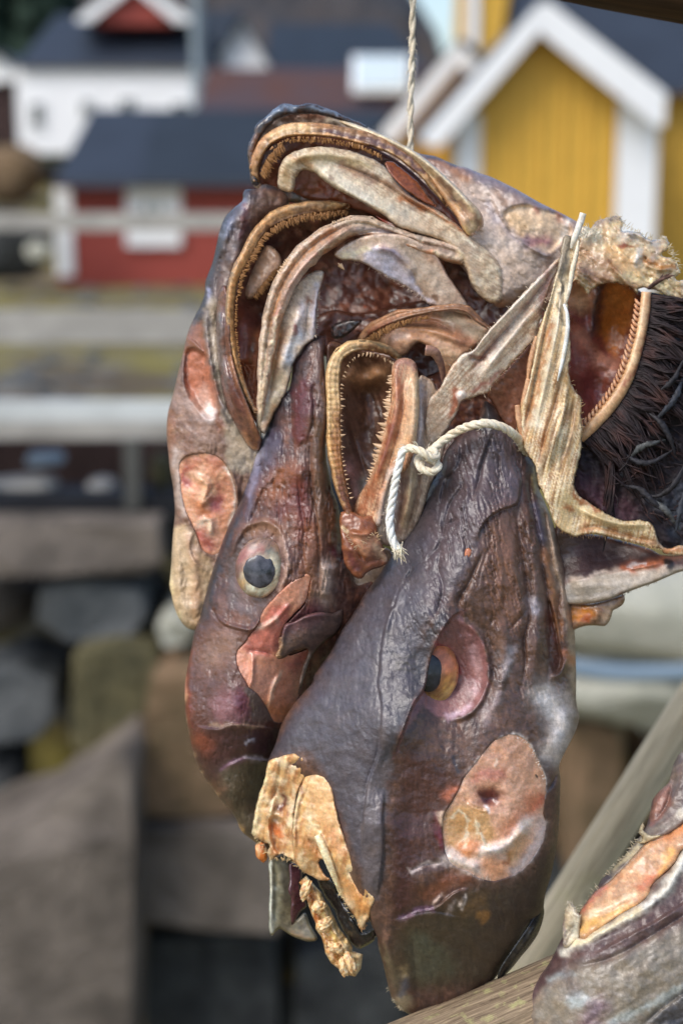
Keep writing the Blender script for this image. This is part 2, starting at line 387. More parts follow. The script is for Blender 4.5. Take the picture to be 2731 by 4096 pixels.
def tissue(name, rough=(.35,.6), spec=.5, coat=0.0, sss=0.0, fine=900, bump=.25, mott=(.72,1.25), mscale=180, wrinkle=0.0, pore=0.0):
    m, n, l, b = new_mat(name)
    co = n.new('ShaderNodeTexCoord').outputs['Object']
    at_ = n.new('ShaderNodeAttribute'); at_.attribute_name = 'Col'
    n1 = noise_node(n,l,co,mscale,6,.65); n2 = noise_node(n,l,co,fine,4,.6); n3 = noise_node(n,l,co,fine*.28,5,.6,.4)
    f1 = maprange(n,l,n1.outputs[0],.3,.7,mott[0],mott[1]); f2 = maprange(n,l,n2.outputs[0],.3,.7,.88,1.12)
    c = mulcol(n,l,mulcol(n,l,at_.outputs['Color'],f1),f2)
    l.new(c, b.inputs['Base Color'])
    l.new(maprange(n,l,n3.outputs[0],.3,.7,rough[0],rough[1]), b.inputs['Roughness'])
    b.inputs['Specular IOR Level'].default_value = spec; b.inputs['Coat Weight'].default_value = coat; b.inputs['Coat Roughness'].default_value = .28
    if sss: 
        b.inputs['Subsurface Weight'].default_value = sss; b.inputs['Subsurface Radius'].default_value = (1,.45,.25); b.inputs['Subsurface Scale'].default_value = .004
    bp = n.new('ShaderNodeBump'); bp.inputs['Strength'].default_value = bump; bp.inputs['Distance'].default_value = .0006
    l.new(n2.outputs[0], bp.inputs['Height'])
    bp2 = n.new('ShaderNodeBump'); bp2.inputs['Strength'].default_value = bump*.6; bp2.inputs['Distance'].default_value = .0008
    l.new(n3.outputs[0], bp2.inputs['Height']); l.new(bp.outputs[0], bp2.inputs['Normal']); last = bp2
    if pore:
        vo = n.new('ShaderNodeTexVoronoi'); vo.inputs['Scale'].default_value = 900; l.new(co, vo.inputs['Vector'])
        bp3 = n.new('ShaderNodeBump'); bp3.inputs['Strength'].default_value = pore; bp3.inputs['Distance'].default_value = .0005
        l.new(vo.outputs[0], bp3.inputs['Height']); l.new(last.outputs[0], bp3.inputs['Normal']); last = bp3
    l.new(last.outputs[0], b.inputs['Normal'])
    return m
def plain(name, rgb, rough=.6, spec=.4, var=.2, scale=6, bump=0.0, bscale=40, metal=0.0, coat=0.0, rgb2=None):
    m, n, l, b = new_mat(name); co = n.new('ShaderNodeTexCoord').outputs['Object']
    t = noise_node(n,l,co,scale,6,.6)
    mx = n.new('ShaderNodeMix'); mx.data_type = 'RGBA'
    c1 = lin(rgb); c2 = lin(rgb2) if rgb2 is not None else c1*(1-var)
    mx.inputs[6].default_value = (*c1,1); mx.inputs[7].default_value = (*c2,1)
    l.new(maprange(n,l,t.outputs[0],.35,.65,0,1), mx.inputs[0]); l.new(mx.outputs[2], b.inputs['Base Color'])
    b.inputs['Roughness'].default_value = rough; b.inputs['Specular IOR Level'].default_value = spec; b.inputs['Metallic'].default_value = metal; b.inputs['Coat Weight'].default_value = coat
    if bump:
        t2 = noise_node(n,l,co,bscale,6,.65); bp = n.new('ShaderNodeBump'); bp.inputs['Strength'].default_value = bump
        bp.inputs['Distance'].default_value = .6/bscale; l.new(t2.outputs[0], bp.inputs['Height']); l.new(bp.outputs[0], b.inputs['Normal'])
    return m
M_SKIN = tissue('dried_fish_skin', (.28,.5), .6, .12, 0, 1500, .24, (.9,1.1), 320, pore=.22)
M_GLOSS = tissue('glossy_dark_skin', (.16,.36), .6, .35, 0, 700, .2, (.85,1.15), 200)
M_BONE = tissue('dried_bone', (.26,.48), .5, .15, .10, 800, .15, (.9,1.1), 220)
M_FLESH = tissue('dried_flesh', (.2,.42), .55, .3, .22, 700, .16, (.92,1.08), 160)
M_LINING = tissue('mouth_lining', (.24,.44), .5, .2, .06, 600, .16, (.88,1.12), 140)
M_GILL = tissue('dried_gill', (.5,.7), .3, .0, 0, 900, .25, (.7,1.3), 300)
M_TOOTH = plain('tooth_ivory', (214,178,140), .4, .5, .3, 400)
M_TOOTH2 = plain('tooth_amber', (178,128,78), .42, .5, .35, 400)
M_PUPIL2 = plain('dark_pupil', (46,46,54), .3, .5, .5, 200, .25, 260, coat=.3, rgb2=(14,14,16))
M_PUPIL = plain('dried_pupil', (84,84,92), .36, .45, .5, 210, .08, 260, coat=.35, rgb2=(26,28,33))
# ================================================================== FRONT HEAD (tied by the snout, lower right)
GRPH = 'dried cod heads hanging in the bunch'
h1 = thing('cod_head', P(1900,1740,100), 'dark cod head hanging snout up in front, white string tied round its snout', 'cod head', GRPH)
PUR, BRN, ORG, OLV, GRY, DRK, CRM = (96,82,88),(98,70,58),(140,92,60),(78,66,50),(92,88,98),(40,36,40),(214,186,150)
o1 = (tB(470,15, 515,25, 560,70, 615,180, 700,290, 790,400, 860,480, 890,580, 905,700, 950,800, 1000,920, 1050,1080, 1090,1250, 1130,1420, 1165,1600, 1190,1800, 1200,2000, 1206,2200)
    + tD(1405,60, 1412,150, 1430,240, 1400,350, 1350,450, 1290,570, 1268,640, 1280,740, 1275,900, 1270,1050, 1250,1250, 1210,1480, 1160,1650, 1130,1800)
    + tM(1420,800, 1330,960, 1250,1090, 1130,1260, 900,1480, 600,1545, 430,1492, 340,1400, 300,1270, 260,1100, 225,980, 212,890, 170,800)
    + tC(1060,1960, 1000,1850, 900,1640, 820,1440, 740,1260, 690,1060, 640,920, 520,850, 400,800, 280,760, 245,690, 300,560, 350,400, 430,260, 520,150, 600,60)
    + tA(520,2190, 640,2020, 705,1900, 740,1830, 830,1700, 910,1560, 1000,1440, 1090,1310, 1200,1140, 1290,1030, 1340,930, 1400,750, 1425,640, 1480,570)
    + tB(60,630, 105,570, 130,500, 170,400, 260,300, 380,225, 425,165))
c1 = [(1945,1620,-10),(1940,1720,-60),(1800,1850,30),(2085,1850,30),(1900,2000,-140),(1715,2060,10),(2150,2100,0),(2050,2000,-60),
 (1850,2250,-200),(1640,2260,-40),(1560,2280,40),(2050,2300,-130),(2230,2350,40),(1700,2450,-215),(1500,2450,-40),(1900,2480,-190),(2150,2600,-80),(2290,2700,70),
 (1640,2700,-235),(1400,2650,-60),(1300,2650,30),(1850,2720,-165),(2080,2800,-140),(1545,2950,-255),(1300,2950,-90),(1150,2950,30),(1750,2950,-205),
 (2000,2950,-190),(2250,2950,-20),(1500,3300,-250),(1340,3300,-120),(1640,3250,-200),(1850,3350,-190),(2050,3300,-170),(2200,3300,-20),
 (1480,3560,-190),(1580,3600,-185),(1700,3600,-170),(1900,3650,-130),(2100,3600,-30),(1560,3850,-70),(1780,3850,-50),(2000,3800,20),(1620,4000,60),(1850,4000,60)]
LAT = tA(1430,1180, 1300,1380, 1200,1510, 1150,1650, 1110,1700, 1050,1950, 1030,2200) + tC(1120,80, 1150,250, 1140,450, 1120,640, 1050,830, 1020,1000, 1000,1150, 985,1400, 1000,1640)
BROW = tB(330,1680, 220,1730, 120,1880, 50,2050, 10,2250) + tC(1480,130, 1400,250, 1300,520, 1240,680, 1180,900, 1160,1150, 1165,1400, 1120,1800)
CHEEK = tD(740,450, 830,400, 920,388, 1000,430, 1060,520, 1110,620, 1150,740, 1145,880, 1130,1000, 1150,1080, 1120,1230, 1040,1370, 950,1460, 850,1510, 740,1540, 620,1510, 540,1460, 440,1420, 380,1350, 355,1250, 345,1130, 360,1020, 410,940, 460,850, 510,740, 570,660, 640,570)
LOBE = tB(700,460, 760,600, 760,720, 730,830, 600,880, 500,950, 440,1040, 428,1130, 460,1170)
f1 = [('fold',LAT[::-1],42,26),('crease',LAT,7,12),('fold',BROW[:9],64,96),('fold',BROW[9:],50,26),('crease',BROW[9:],8,14),
 ('bump',(1765,2680,140,185,0),-110),('ridge',tB(230,1755, 400,1850, 490,2050, 500,2250)+tD(610,150, 490,240, 370,262),13,24),
 ('ridge',tB(560,1700, 640,1950, 600,2200)+tD(760,120, 640,280),26,18),
 ('fold',LOBE,34,38),('crease',LOBE,8,14),
 ('ridge',tB(560,330, 640,480, 680,640, 650,780),30,20),('crease',tB(530,290, 490,400, 450,520, 430,640, 380,780),8,26),('ridge',tB(500,300, 455,420, 415,560),14,14),
 ('crease',tB(270,310, 280,430, 250,540, 170,640, 130,780, 120,860),9,30),('fold',tB(270,310, 285,430, 255,540, 175,640),30,18),('crease',tB(310,620, 290,700, 200,830, 150,1000, 135,1110),8,26),
 ('ridge',tB(330,640, 320,760, 280,900),14,16),('crease',tB(150,1010, 270,950),12,22),
 ('crease',tB(760,760, 735,950, 760,1150, 800,1400, 820,1600, 830,1750, 790,1900, 800,2100, 770,2300),8,30),('ridge',tB(690,1100, 720,1400, 760,1600, 740,1900),28,16),
 ('crease',tB(860,500, 830,650, 850,800, 900,1050, 930,1200, 940,1350, 980,1600, 970,1800, 990,2000, 980,2280),8,34),('ridge',tB(790,760, 830,1000, 880,1300, 900,1600, 890,1900, 880,2200),24,20),
 ('crease',tB(900,700, 950,900, 990,1100, 1020,1350, 1080,1500, 1060,1700, 1090,1950, 1100,2150),8,30),('ridge',tB(930,780, 990,980, 1040,1200, 1090,1450, 1130,1750, 1150,2050),14,20),
 ('plate',tB(985,1620, 1020,1700, 1060,1900, 1090,2100, 1050,2190, 1000,2120, 985,1900),8,-46),('ridge',tB(1000,2230, 1080,2180, 1130,2060),12,24),
 ('crease',tB(510,1170, 440,1380, 420,1500),7,12),('ridge',tB(610,1400, 600,1550, 590,1640),9,9),('crease',tB(470,1200, 400,1350, 340,1480, 270,1600, 270,1690),11,24),
 ('crease',tB(680,1830, 780,1720, 830,1640),8,16),('ridge',tB(690,2060, 640,2200, 600,2340),14,14),('crease',tB(0,1290, 100,1180, 140,1100),8,18),
 ('crease',tA(1340,930, 1240,1190, 1290,1350, 1190,1480),7,16),('ridge',tA(1290,1340, 1180,1520, 1120,1690, 1060,1900),14,14),('ridge',tA(740,1840, 900,1600, 1040,1420),10,8),
 ('crease',tA(1540,1180, 1500,1330, 1540,1500, 1500,1680, 1440,1780),12,16),
 ('plate',CHEEK,6,-70),
 ('fold',tD(0,1850, 130,1790, 280,1760, 430,1640, 560,1600),40,26),('crease',tD(90,1465, 200,1420, 330,1405),7,18),('bump',(1680,3520,60,60,0),20),('ridge',tD(480,1760, 520,1670),8,10),('ridge',tD(270,1740, 330,1660),8,10),
 ('ridge',tD(1300,130, 1340,300, 1290,420, 1200,560),40,30),('crease',tD(1400,360, 1300,560, 1270,650, 1210,780, 1150,860),9,26),
 ('ridge',tM(420,1180, 440,1300, 420,1440),24,22),('crease',tM(500,900, 520,1150, 540,1400),16,14),('ridge',tM(250,830, 300,1000, 340,1200, 380,1380),16,16),('crease',tM(340,750, 560,700, 700,690, 880,730),10,16),
 ('wrinkle',80,190,30,16,3,tB(0,300,900,300,1100,1800,700,1900,200,1600,0,1300)),('wrinkle',70,120,22,9,8,tB(-300,800,900,300,1150,2300,500,2300,-300,1700)),('wrinkle',85,170,44,3,12),('streak',95,70,9,3.2,5),('noise',70,10,7),('noise',22,3.2,9),('noise',9,1.4,4)]
k1 = [('poly', tA(1480,570,1540,560,1540,1200,1490,1700,1400,1800,1330,2352)+tC(1250,500,1200,900,1160,1200,1165,1500,1120,1760,950,1500,700,800,500,600,245,690,300,540,640,0)+tA(740,1830,1000,1440), 26, (76,71,77), .95),
 ('poly', BROW[8:]+tC(1000,1640, 1010,1100, 1060,800, 1130,640, 1150,250), 10, (98,88,88), .6),
 ('poly', tB(0,900,60,640,260,310,430,240,620,250,740,560,740,800,600,870,440,1040,440,1180,250,1500,100,1700,0,1600), 30, (80,68,72), .9),
 ('line', tB(620,350, 690,520, 690,700, 600,830), 34, (96,82,87), .7),('line',tB(120,600,60,700,10,760),60,(46,43,48),.8),
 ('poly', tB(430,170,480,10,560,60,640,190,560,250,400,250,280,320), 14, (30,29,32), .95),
 ('line', tB(640,1000, 620,1400, 660,1700), 70, (128,88,66), .7),('line', tB(830,1300, 870,1600, 840,2100), 34, (108,80,66), .6),('line', tB(900,850, 960,1100), 22, (84,80,100), .9),
 ('line', tB(960,1230, 1000,1400, 1040,1700, 1080,1900), 13, (164,110,70), .9),('line', tB(870,540, 880,640, 870,740), 7, (190,168,110), .8),
 ('line', tB(920,730, 990,1000, 1040,1300, 1110,1600, 1170,1950, 1190,2300), 17, (178,152,128), .75),('line', tB(1000,1700,1040,2100), 22, (88,50,40), .9),('line',tB(1130,2020,1190,2090),20,(180,110,70),.7),
 ('line', tD(1150,60, 1250,200, 1290,340, 1230,520), 50, (214,204,196), .95),('line', tD(1330,50, 1370,200), 24, (186,164,148), .7),('line', tB(870,1620,880,1680), 26, (180,172,178), .7),  # first stroke: white highlight on the right side painted into the skin colour
 ('line', tD(800,30, 760,120, 680,260), 22, (170,150,148), .5),('line', tB(690,2000, 640,2200), 18, (190,176,176), .55),
 ('poly', tD(0,560,240,560,480,760,300,1000,330,1300,100,1480,150,1700,0,1850), 50, (76,46,40), .8),('line', tD(0,1100,20,1500,0,1800), 40, (64,36,34), .85),
 ('poly', tD(0,1860,300,1760,620,1600,900,1560,1250,1250,1160,1700,1000,2050,700,2352,0,2352), 40, (66,55,42), .92),('poly', tM(480,900,560,860,760,1000,840,1150,640,1260,520,1240), 40, (78,78,62), .8),
 ('line',tD(220,1640,360,1560,540,1500),34,(132,76,50),.6),('line',tD(520,1760,640,1700),30,(130,96,56),.35),('ell',(1930,3665,24,26),.6,(150,104,50),.7),
 ('line', tD(90,1465, 200,1420, 340,1405), 9, (196,178,172), .8),('line', tD(0,1850, 130,1790, 260,1770), 9, (120,90,108), .8),('line', tD(480,1770, 520,1670), 7, (206,186,170), .8),('line', tD(270,1740, 330,1650), 7, (196,170,156), .7),('line', tD(370,1800,440,1720), 10, (170,150,140), .6),
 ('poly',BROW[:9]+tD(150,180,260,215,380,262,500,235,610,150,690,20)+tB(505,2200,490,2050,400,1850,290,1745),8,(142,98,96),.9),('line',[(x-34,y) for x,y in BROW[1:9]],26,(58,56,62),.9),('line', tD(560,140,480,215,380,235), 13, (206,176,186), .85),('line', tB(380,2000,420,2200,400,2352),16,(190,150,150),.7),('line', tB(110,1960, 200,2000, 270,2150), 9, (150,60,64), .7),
 ('line', tD(300,1000,300,1120,340,1260), 14, (96,34,44), .9),('line', tD(370,870,440,820), 20, (180,104,76), .9),('line', tD(320,1010,330,1090), 13, (206,176,150), .9),('line', tD(760,440, 850,390, 940,388, 1010,430, 1090,590, 1150,740, 1140,860), 9, (226,214,206), .95),('line', tD(720,500, 620,580, 540,690), 7, (206,190,184), .8),('line', tD(360,1370, 500,1450, 640,1500), 16, (190,172,162), .8),('line', tD(1150,1080, 1110,1240, 1010,1400, 900,1490), 14, (180,166,160), .8),
 ('line', tD(420,560, 470,680), 9, (52,54,66), .8),
 ('line', tM(250,1000,330,1150,380,1300), 26, (104,96,72), .6),('line', tM(430,1150,440,1230), 14, (140,120,86), .7),('ell',(1612,4010,30,30),.7,(176,160,130),.8),('line',tM(450,1250,410,1360),16,(80,82,92),.8),('line',tM(230,900,290,1240),9,(60,28,24),.8),
 ('line', tA(1150,2050, 1230,2060, 1330,2050), 9, (60,54,50), .6),('line', tA(1160,2110, 1330,2120), 6, (64,58,50), .6),('line', tA(1160,2150, 1320,2180), 6, (64,58,50), .6),
 ('streak',88,130,30,3,.1,.4,(120,86,66),.4),('noise',46,2,.12,.3,(128,96,80),.3),('noise',30,7,.16,.3,(58,50,52),.4),('noise',9,5,.2,.25,(48,42,44),.25)]
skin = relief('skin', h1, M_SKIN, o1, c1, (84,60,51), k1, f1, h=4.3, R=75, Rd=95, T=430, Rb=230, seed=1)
flesh_patch('cheek_flesh', h1, CHEEK, c1, 8, (216,168,138), [('streak',120,140,40,3,.1,.4,(214,160,128),.6),('poly',tD(345,1130,360,1010,540,930,700,1000,740,1200,640,1320,500,1340,380,1260),20,(196,152,102),.9),('line',tD(700,560,860,520,980,600),60,(198,150,124),.6),
 ('line',tD(600,720,700,690,800,700),26,(166,92,78),.7),('line',tD(1060,960,1120,900),20,(160,58,46),.8),('line',tD(1060,900,1000,1010,880,1140),36,(204,122,84),.8),('ell',(1955,3185,52,40),.8,(104,40,36),.95),('line',tD(640,860,700,900,780,880),12,(70,26,30),.8),('line',tD(680,950,710,985),7,(240,230,226),.95),('line',tD(780,580,760,610),5,(232,210,190),.8),
 ('line',tD(640,1310, 790,1290, 910,1220, 1020,1080),28,(232,218,208),.95),('line',tD(360,1330, 500,1400, 640,1450),30,(218,202,190),.9),('line',tD(1140,1080, 1090,1240, 1000,1390, 900,1470),26,(206,192,188),.85),('line',tD(880,1330,840,1400),13,(150,76,36),.85),('line',tD(960,1200,900,1350),30,(204,158,96),.6),('line',tD(700,1420,800,1480),34,(214,152,112),.8),
 ('line',tD(400,1040,480,1000,540,1060,520,1130),7,(236,220,190),.8),('line',tD(460,1260,520,1160),5,(236,220,190),.8),('line',tD(500,1250,540,1150),4,(236,220,190),.8),('line',tD(600,1060,650,1200,690,1300),7,(236,220,186),.8),('ell',(1872,3390,46,38),.4,(206,132,84),.8),('ell',(2138,3110,6,6),.3,(60,56,56),.9)],
 [('bump',(1960,3190,40,36,0),-36),('bump',(1860,3330,80,80,0),-26),('ridge',tD(640,1310, 790,1290, 910,1220, 1020,1080),20,26),('ridge',tD(360,1340, 500,1410, 640,1450),20,16),('ridge',tD(520,900,600,960,720,990),9,16),('crease',tD(500,880,580,950,700,985),8,20),('ridge',tD(600,1060,650,1200,690,1300),5,8),('bump',(1880,3395,40,30,0),14),('streak',120,120,30,6,3),('noise',50,8),('noise',14,2)], 61, 1.05)
# eye
e1 = blob('eye', h1, M_FLESH, 1738,2690,-112, 96,124,60, (190,146,84), [('ell',(1722,2692,66,88),.2,(120,80,54),.9),('line',tB(60,2010,150,2060,220,2160),26,(196,110,78),.8),('line',tB(250,2150,230,2300,150,2400),14,(224,190,112),.8),('noise2',14,5,.1,.3,(120,70,50),.5),('line',tD(240,110,330,150,420,60),12,(226,196,120),.9),('line',tB(120,2000,220,2080,260,2220),18,(206,124,84),.9),('noise',20,3,.1,.3,(120,84,60),.6)], 4, .03, 3)
blob('pupil', e1, M_PUPIL2, 1714,2692,-163, 56,76,16, (50,48,56), (), 4, .03, 4)
relief('nostril', h1, M_FLESH, tB(310,1240, 322,1190, 350,1180, 372,1200, 368,1245, 340,1272, 318,1268), [(0,0,-196)], (196,120,84), (), (), 3.5, 12, 8, 6, seed=4)
# torn neck: cream flesh plates, ragged
t1 = [('wrinkle',98,150,44,8,4),('streak',98,130,26,14,3),('noise',50,14),('noise',18,3)]
tc = [('streak',98,110,22,3,.0,.4,(222,180,122),.8),('streak',102,130,26,6,.1,.4,(164,100,58),.6),('line',tC(520,900,480,1100,460,1300),7,(120,64,40),.7),('line',tC(700,1000,740,1200,830,1420),20,(210,140,96),.6),('line',tC(560,1130,600,1180,640,1200),6,(240,222,180),.8),('noise',50,3,.08,.4,(232,212,172),.6)]
relief('neck_flesh', h1, M_FLESH, tC(248,690, 330,660, 430,628, 520,650, 558,700, 552,800, 500,900, 470,980, 455,1100, 450,1250, 460,1420, 480,1520, 430,1480, 350,1430, 272,1482, 240,1420, 255,1360, 180,1320, 115,1265, 140,1080, 175,960, 210,850),
 [(1080,3060,60),(1160,3040,0),(1220,3060,-30),(1200,3180,10),(1110,3150,60),(1040,3250,110),(1020,3330,130),(1130,3290,60),(1170,3400,30),(1090,3430,110),(1190,3460,40)], (190,144,98), tc+[('line',tC(360,960,370,1020,340,1080),16,(84,26,28),.9),('line',tC(300,980,260,1120),12,(240,214,168),.9),('line',tC(240,720,180,960,130,1260),14,(238,214,164),.9),('line',tC(300,1220,350,1290),20,(196,104,50),.8)],
 t1+[('crease',tC(340,700,330,860,250,1060),9,24),('ridge',tC(300,960,260,1120),10,22),('bump',(1130,3200,40,50,0),-50),('plate',tC(260,1150,350,1160,440,1330,430,1440,300,1400),8,-44),('ridge',tC(160,960,130,1240),14,20)], 4.3, 13, 16, 34, seed=11, rag=6)
relief('neck_flesh', h1, M_FLESH, tC(545,812, 620,800, 690,808, 735,860, 765,940, 780,1030, 800,1130, 835,1240, 880,1380, 930,1500, 985,1620, 1050,1720, 1100,1800, 1070,1870, 1050,1930, 1000,2030, 975,2040, 950,1960, 880,1860, 820,1760, 770,1600, 700,1480, 650,1500, 690,1590, 740,1640, 650,1640, 560,1590, 490,1540, 450,1440, 440,1250, 455,1100, 475,980, 505,890),
 [(1250,3120,-70),(1310,3110,-110),(1330,3230,-130),(1220,3250,-40),(1290,3350,-90),(1190,3400,-10),(1200,3470,0),(1260,3480,10),(1350,3450,-110),(1310,3500,-40),(1410,3600,-100),(1370,3580,-40),(1440,3690,-60)], (206,160,108), tc+[('poly',tC(500,860,720,840,790,1050,820,1240,640,1160,560,900),20,(226,180,128),.9),('line',tC(650,1300,740,1540,810,1740),14,(244,226,180),.95),('line',tC(480,1000,450,1200),10,(240,218,170),.8),('line',tC(560,1340,640,1440,720,1620),30,(176,118,70),.7),('line',tC(880,1680,960,1800,1000,1880),26,(206,140,76),.8)],
 t1+[('ridge',tC(640,1250,720,1480,800,1740),13,30),('crease',tC(560,1300,640,1400,700,1480),10,24),('ridge',tC(490,960,450,1200,460,1400),10,18),('crease',tC(840,1500,930,1640,1000,1800),9,22)], 4.3, 12, 14, 28, seed=12, rag=5)
sweep('bone_splinter', h1, M_BONE, [(x,y,w) for (x,y),w in zip(tC(640,1280, 690,1400, 745,1540, 790,1660, 815,1760),(-95,-110,-105,-85,-60))], [14,17,15,11,1], [10,12,10,8,1], (238,222,180), [('streak',70,40,6,3,.1,.2,(206,170,110),.6)], 12, 5, None, .12, 12)
# vertebrae hanging from the neck
vp = tC(530,1640, 590,1720, 640,1830, 690,1950, 740,2060, 800,2180, 870,2290)+tM(30,1090, 15,1210)
vw = [60,55,40,30,30,30,40,50,60]
spn = thing('backbone_piece', P(*vp[3],30), 'knobbly cream backbone piece dangling below the torn neck of the front head', 'fish bone')
bone = band('bone', spn, M_BONE, [(x,y,w) for (x,y),w in zip(vp,vw)], [20,30,34,40,44,48,50,40,14], (218,172,108), [(-.4,'ridge',12,14),(.3,'crease',10,26)], [(-.7,12,(242,222,176),.8),(.5,16,(170,100,48),.7)], [('noise',16,3,.05,.25,(240,222,182),.7),('noise',22,8,.12,.25,(168,96,46),.8)], [('noise',40,26),('noise',18,20),('noise',9,6),('rings',vp,60,58,14)], 60, 34, seed=26, rag=16)
for (x,y,w,ru,rv,an) in ((1222,3560,24,20,42,20),(1275,3628,14,30,24,-30),(1300,3700,6,24,32,40),(1340,3790,12,34,22,30),(1375,3868,22,20,40,-10),(1398,3850,20,20,46,-24)):
    blob('vertebra', spn, M_BONE, x,y,w, ru,rv,22, (228,188,130), [('noise',16,int(x),.05,.3,(242,224,186),.7),('noise',16,int(y),.14,.25,(176,104,48),.7)], an, .26, int(x)%50)
relief('black_membrane', h1, M_GLOSS, tC(620,1600, 690,1620, 770,1640, 820,1760, 900,1890, 960,1990, 1010,2060, 1090,2010, 1115,2090, 1060,2150, 1000,2180, 950,2190, 880,2110, 820,2000, 760,1860, 690,1760),
 [(1290,3530,40),(1340,3570,30),(1400,3680,0),(1450,3760,20),(1480,3760,20),(1400,3740,40),(1330,3620,60)], (26,24,26), (), [('noise',30,18),('noise',10,5),('ridge',tC(760,1900,900,2080),14,16)], 5, 22, 26, 30, seed=14, rag=10)
relief('gill_cover_edge', h1, M_GLOSS, tD(1135,1740, 1150,1810, 1110,1950, 1050,2050, 960,2160, 870,2270, 780,2340, 800,2240, 900,2080, 1000,1930, 1080,1800),
 [(2165,3640,110),(2140,3740,110),(2080,3820,110),(2020,3900,120),(2000,3900,60),(2080,3760,60),(2130,3680,80)], (34,36,36), [('noise',30,3,.1,.3,(70,66,54),.6)], [('ridge',tD(1110,1860,1000,2040,850,2240),9,16),('noise',12,4)], 5, 22, 22, 40, seed=15)

# ================================================================== LEFT HEAD (open toothed mouth, white-rimmed eye)
h2 = thing('cod_head', P(1290,1380,120), 'brown cod head left of the tied one, with a white-rimmed eye and open toothed mouth', 'cod head', GRPH)
o2 = (tE(1280,1292, 1330,1285, 1364,1300, 1358,1380, 1350,1450, 1358,1560, 1368,1700, 1378,1850, 1372,2000, 1365,2150, 1370,2300)
    + tA(612,500, 650,690, 700,830, 732,1000, 745,1150, 800,1350, 860,1480, 960,1400, 1050,1300, 1130,1260, 1150,1400, 1060,1600, 960,1750, 860,1900, 760,2060, 640,2300)
    + tL(1060,800, 960,1000, 900,1250, 860,1600, 760,1810, 680,1762, 600,1705, 530,1645, 490,1555, 420,1455, 350,1375, 300,1300, 230,1210, 170,1100, 130,950, 100,800)
    + tK(246,2120, 240,2000, 242,1880, 260,1750, 290,1600, 318,1450, 360,1340, 400,1180, 450,1000, 500,850, 560,680, 620,540, 680,420, 740,260, 785,130)
    + tE(800,2270, 850,2150, 890,2050, 930,1900, 965,1830, 975,1780, 1000,1745, 1060,1730, 1080,1680, 1095,1580, 1105,1490, 1165,1420, 1200,1350, 1262,1305))
c2 = [(1280,1400,-20),(1290,1355,10),(1175,1600,30),(1150,1700,50),(1250,1680,-50),(1290,1800,-20),(1100,1900,60),(1200,1900,-40),(1300,1950,10),(1010,2050,110),(1130,2080,-10),(1260,2080,-30),(1340,2120,40),
 (900,2300,170),(1040,2260,0),(1250,2250,-40),(1340,2330,40),(1450,2250,160),(860,2450,170),(980,2480,60),(1120,2480,10),(1250,2520,90),(1340,2560,190),(800,2700,180),(900,2700,90),(1020,2750,70),(1150,2750,190),(1250,2700,280),
 (770,2950,190),(870,2950,90),(1000,2980,120),(1120,2980,290),(830,3130,220),(930,3150,130),(1050,3150,260),(930,3270,220),(1040,3320,240),(1100,3380,300)]
GAP = tK(1232,1015, 1222,1110, 1190,1230, 1100,1330, 1040,1400, 1010,1500, 1060,1640, 1240,1590, 1215,1700, 1185,1800, 1150,1920, 1110,2050, 1050,2150, 960,2165, 900,2050, 830,1950, 760,1890, 720,1820, 675,1740, 665,1620, 720,1560, 780,1470, 830,1400, 880,1290, 980,1180, 1090,1080)
RAW = tE(1130,1680, 1215,1640, 1262,1760, 1255,1950, 1225,2090, 1160,2150, 1110,2100, 1100,1900)
FLAP = tA(30,500, 60,300, 130,230, 260,260, 250,400, 230,570, 170,650, 105,715, 60,800, 20,900, 0,950, -60,1040, -20,760)
f2 = [('bump',(1035,2262,112,168,10),-62),('ridge',tK(600,930, 640,740, 740,610, 880,572, 990,640, 1050,800, 1060,950, 1010,1130),13,22),('ridge',tK(450,1290, 520,1370, 640,1420, 760,1440, 850,1360, 930,1240),12,22),('crease',tK(440,1240, 520,1380, 640,1435, 760,1455),9,20),
 ('plate',GAP,7,-72),
 ('plate',RAW,16,14),('crease',tE(1262,1690, 1272,1830, 1262,1980, 1230,2100),8,20),('crease',tE(1090,1700,1085,1900,1100,2100),9,22),('plate',FLAP,8,14),('crease',tA(30,540,110,520),9,20),
 ('ridge',tA(520,200, 545,500, 560,800, 560,1100, 590,1300),26,26),('crease',tA(480,330, 480,560, 500,760, 530,960, 550,1180, 545,1400, 560,1650),8,26),('crease',tA(612,500, 650,700, 700,850, 735,1040, 730,1250, 690,1420),9,30),('crease',tA(380,620,400,800,430,1000,420,1200,440,1400),8,16),
 ('ridge',tA(620,1300, 620,1450, 580,1600),36,34),('ridge',tA(640,1050,650,1160),8,10),('bump',(1200,1890,26,26,0),10),
 ('fold',tK(300,2200, 500,2230, 620,2190, 900,2220, 1000,2240),30,24),('fold',tL(380,1140, 470,1100, 560,1060, 680,1080, 760,1085),28,20),('ridge',tK(300,1450,270,1750,262,2050,300,2300),14,16),('bump',(930,2800,60,90,0),16),('bump',(830,2600,60,110,10),-14),
 ('crease',tK(450,860,430,1100,400,1280,380,1350),8,14),('ridge',tK(700,440,560,760,470,1040,400,1290),12,12),
 ('wrinkle',95,170,26,13,3,tK(500,-800,1500,-800,1500,1700,700,700,800,300)),('wrinkle',100,100,20,7,9),('streak',84,60,9,3,5),('noise',60,9),('noise',20,3.5),('noise',9,1.5)]
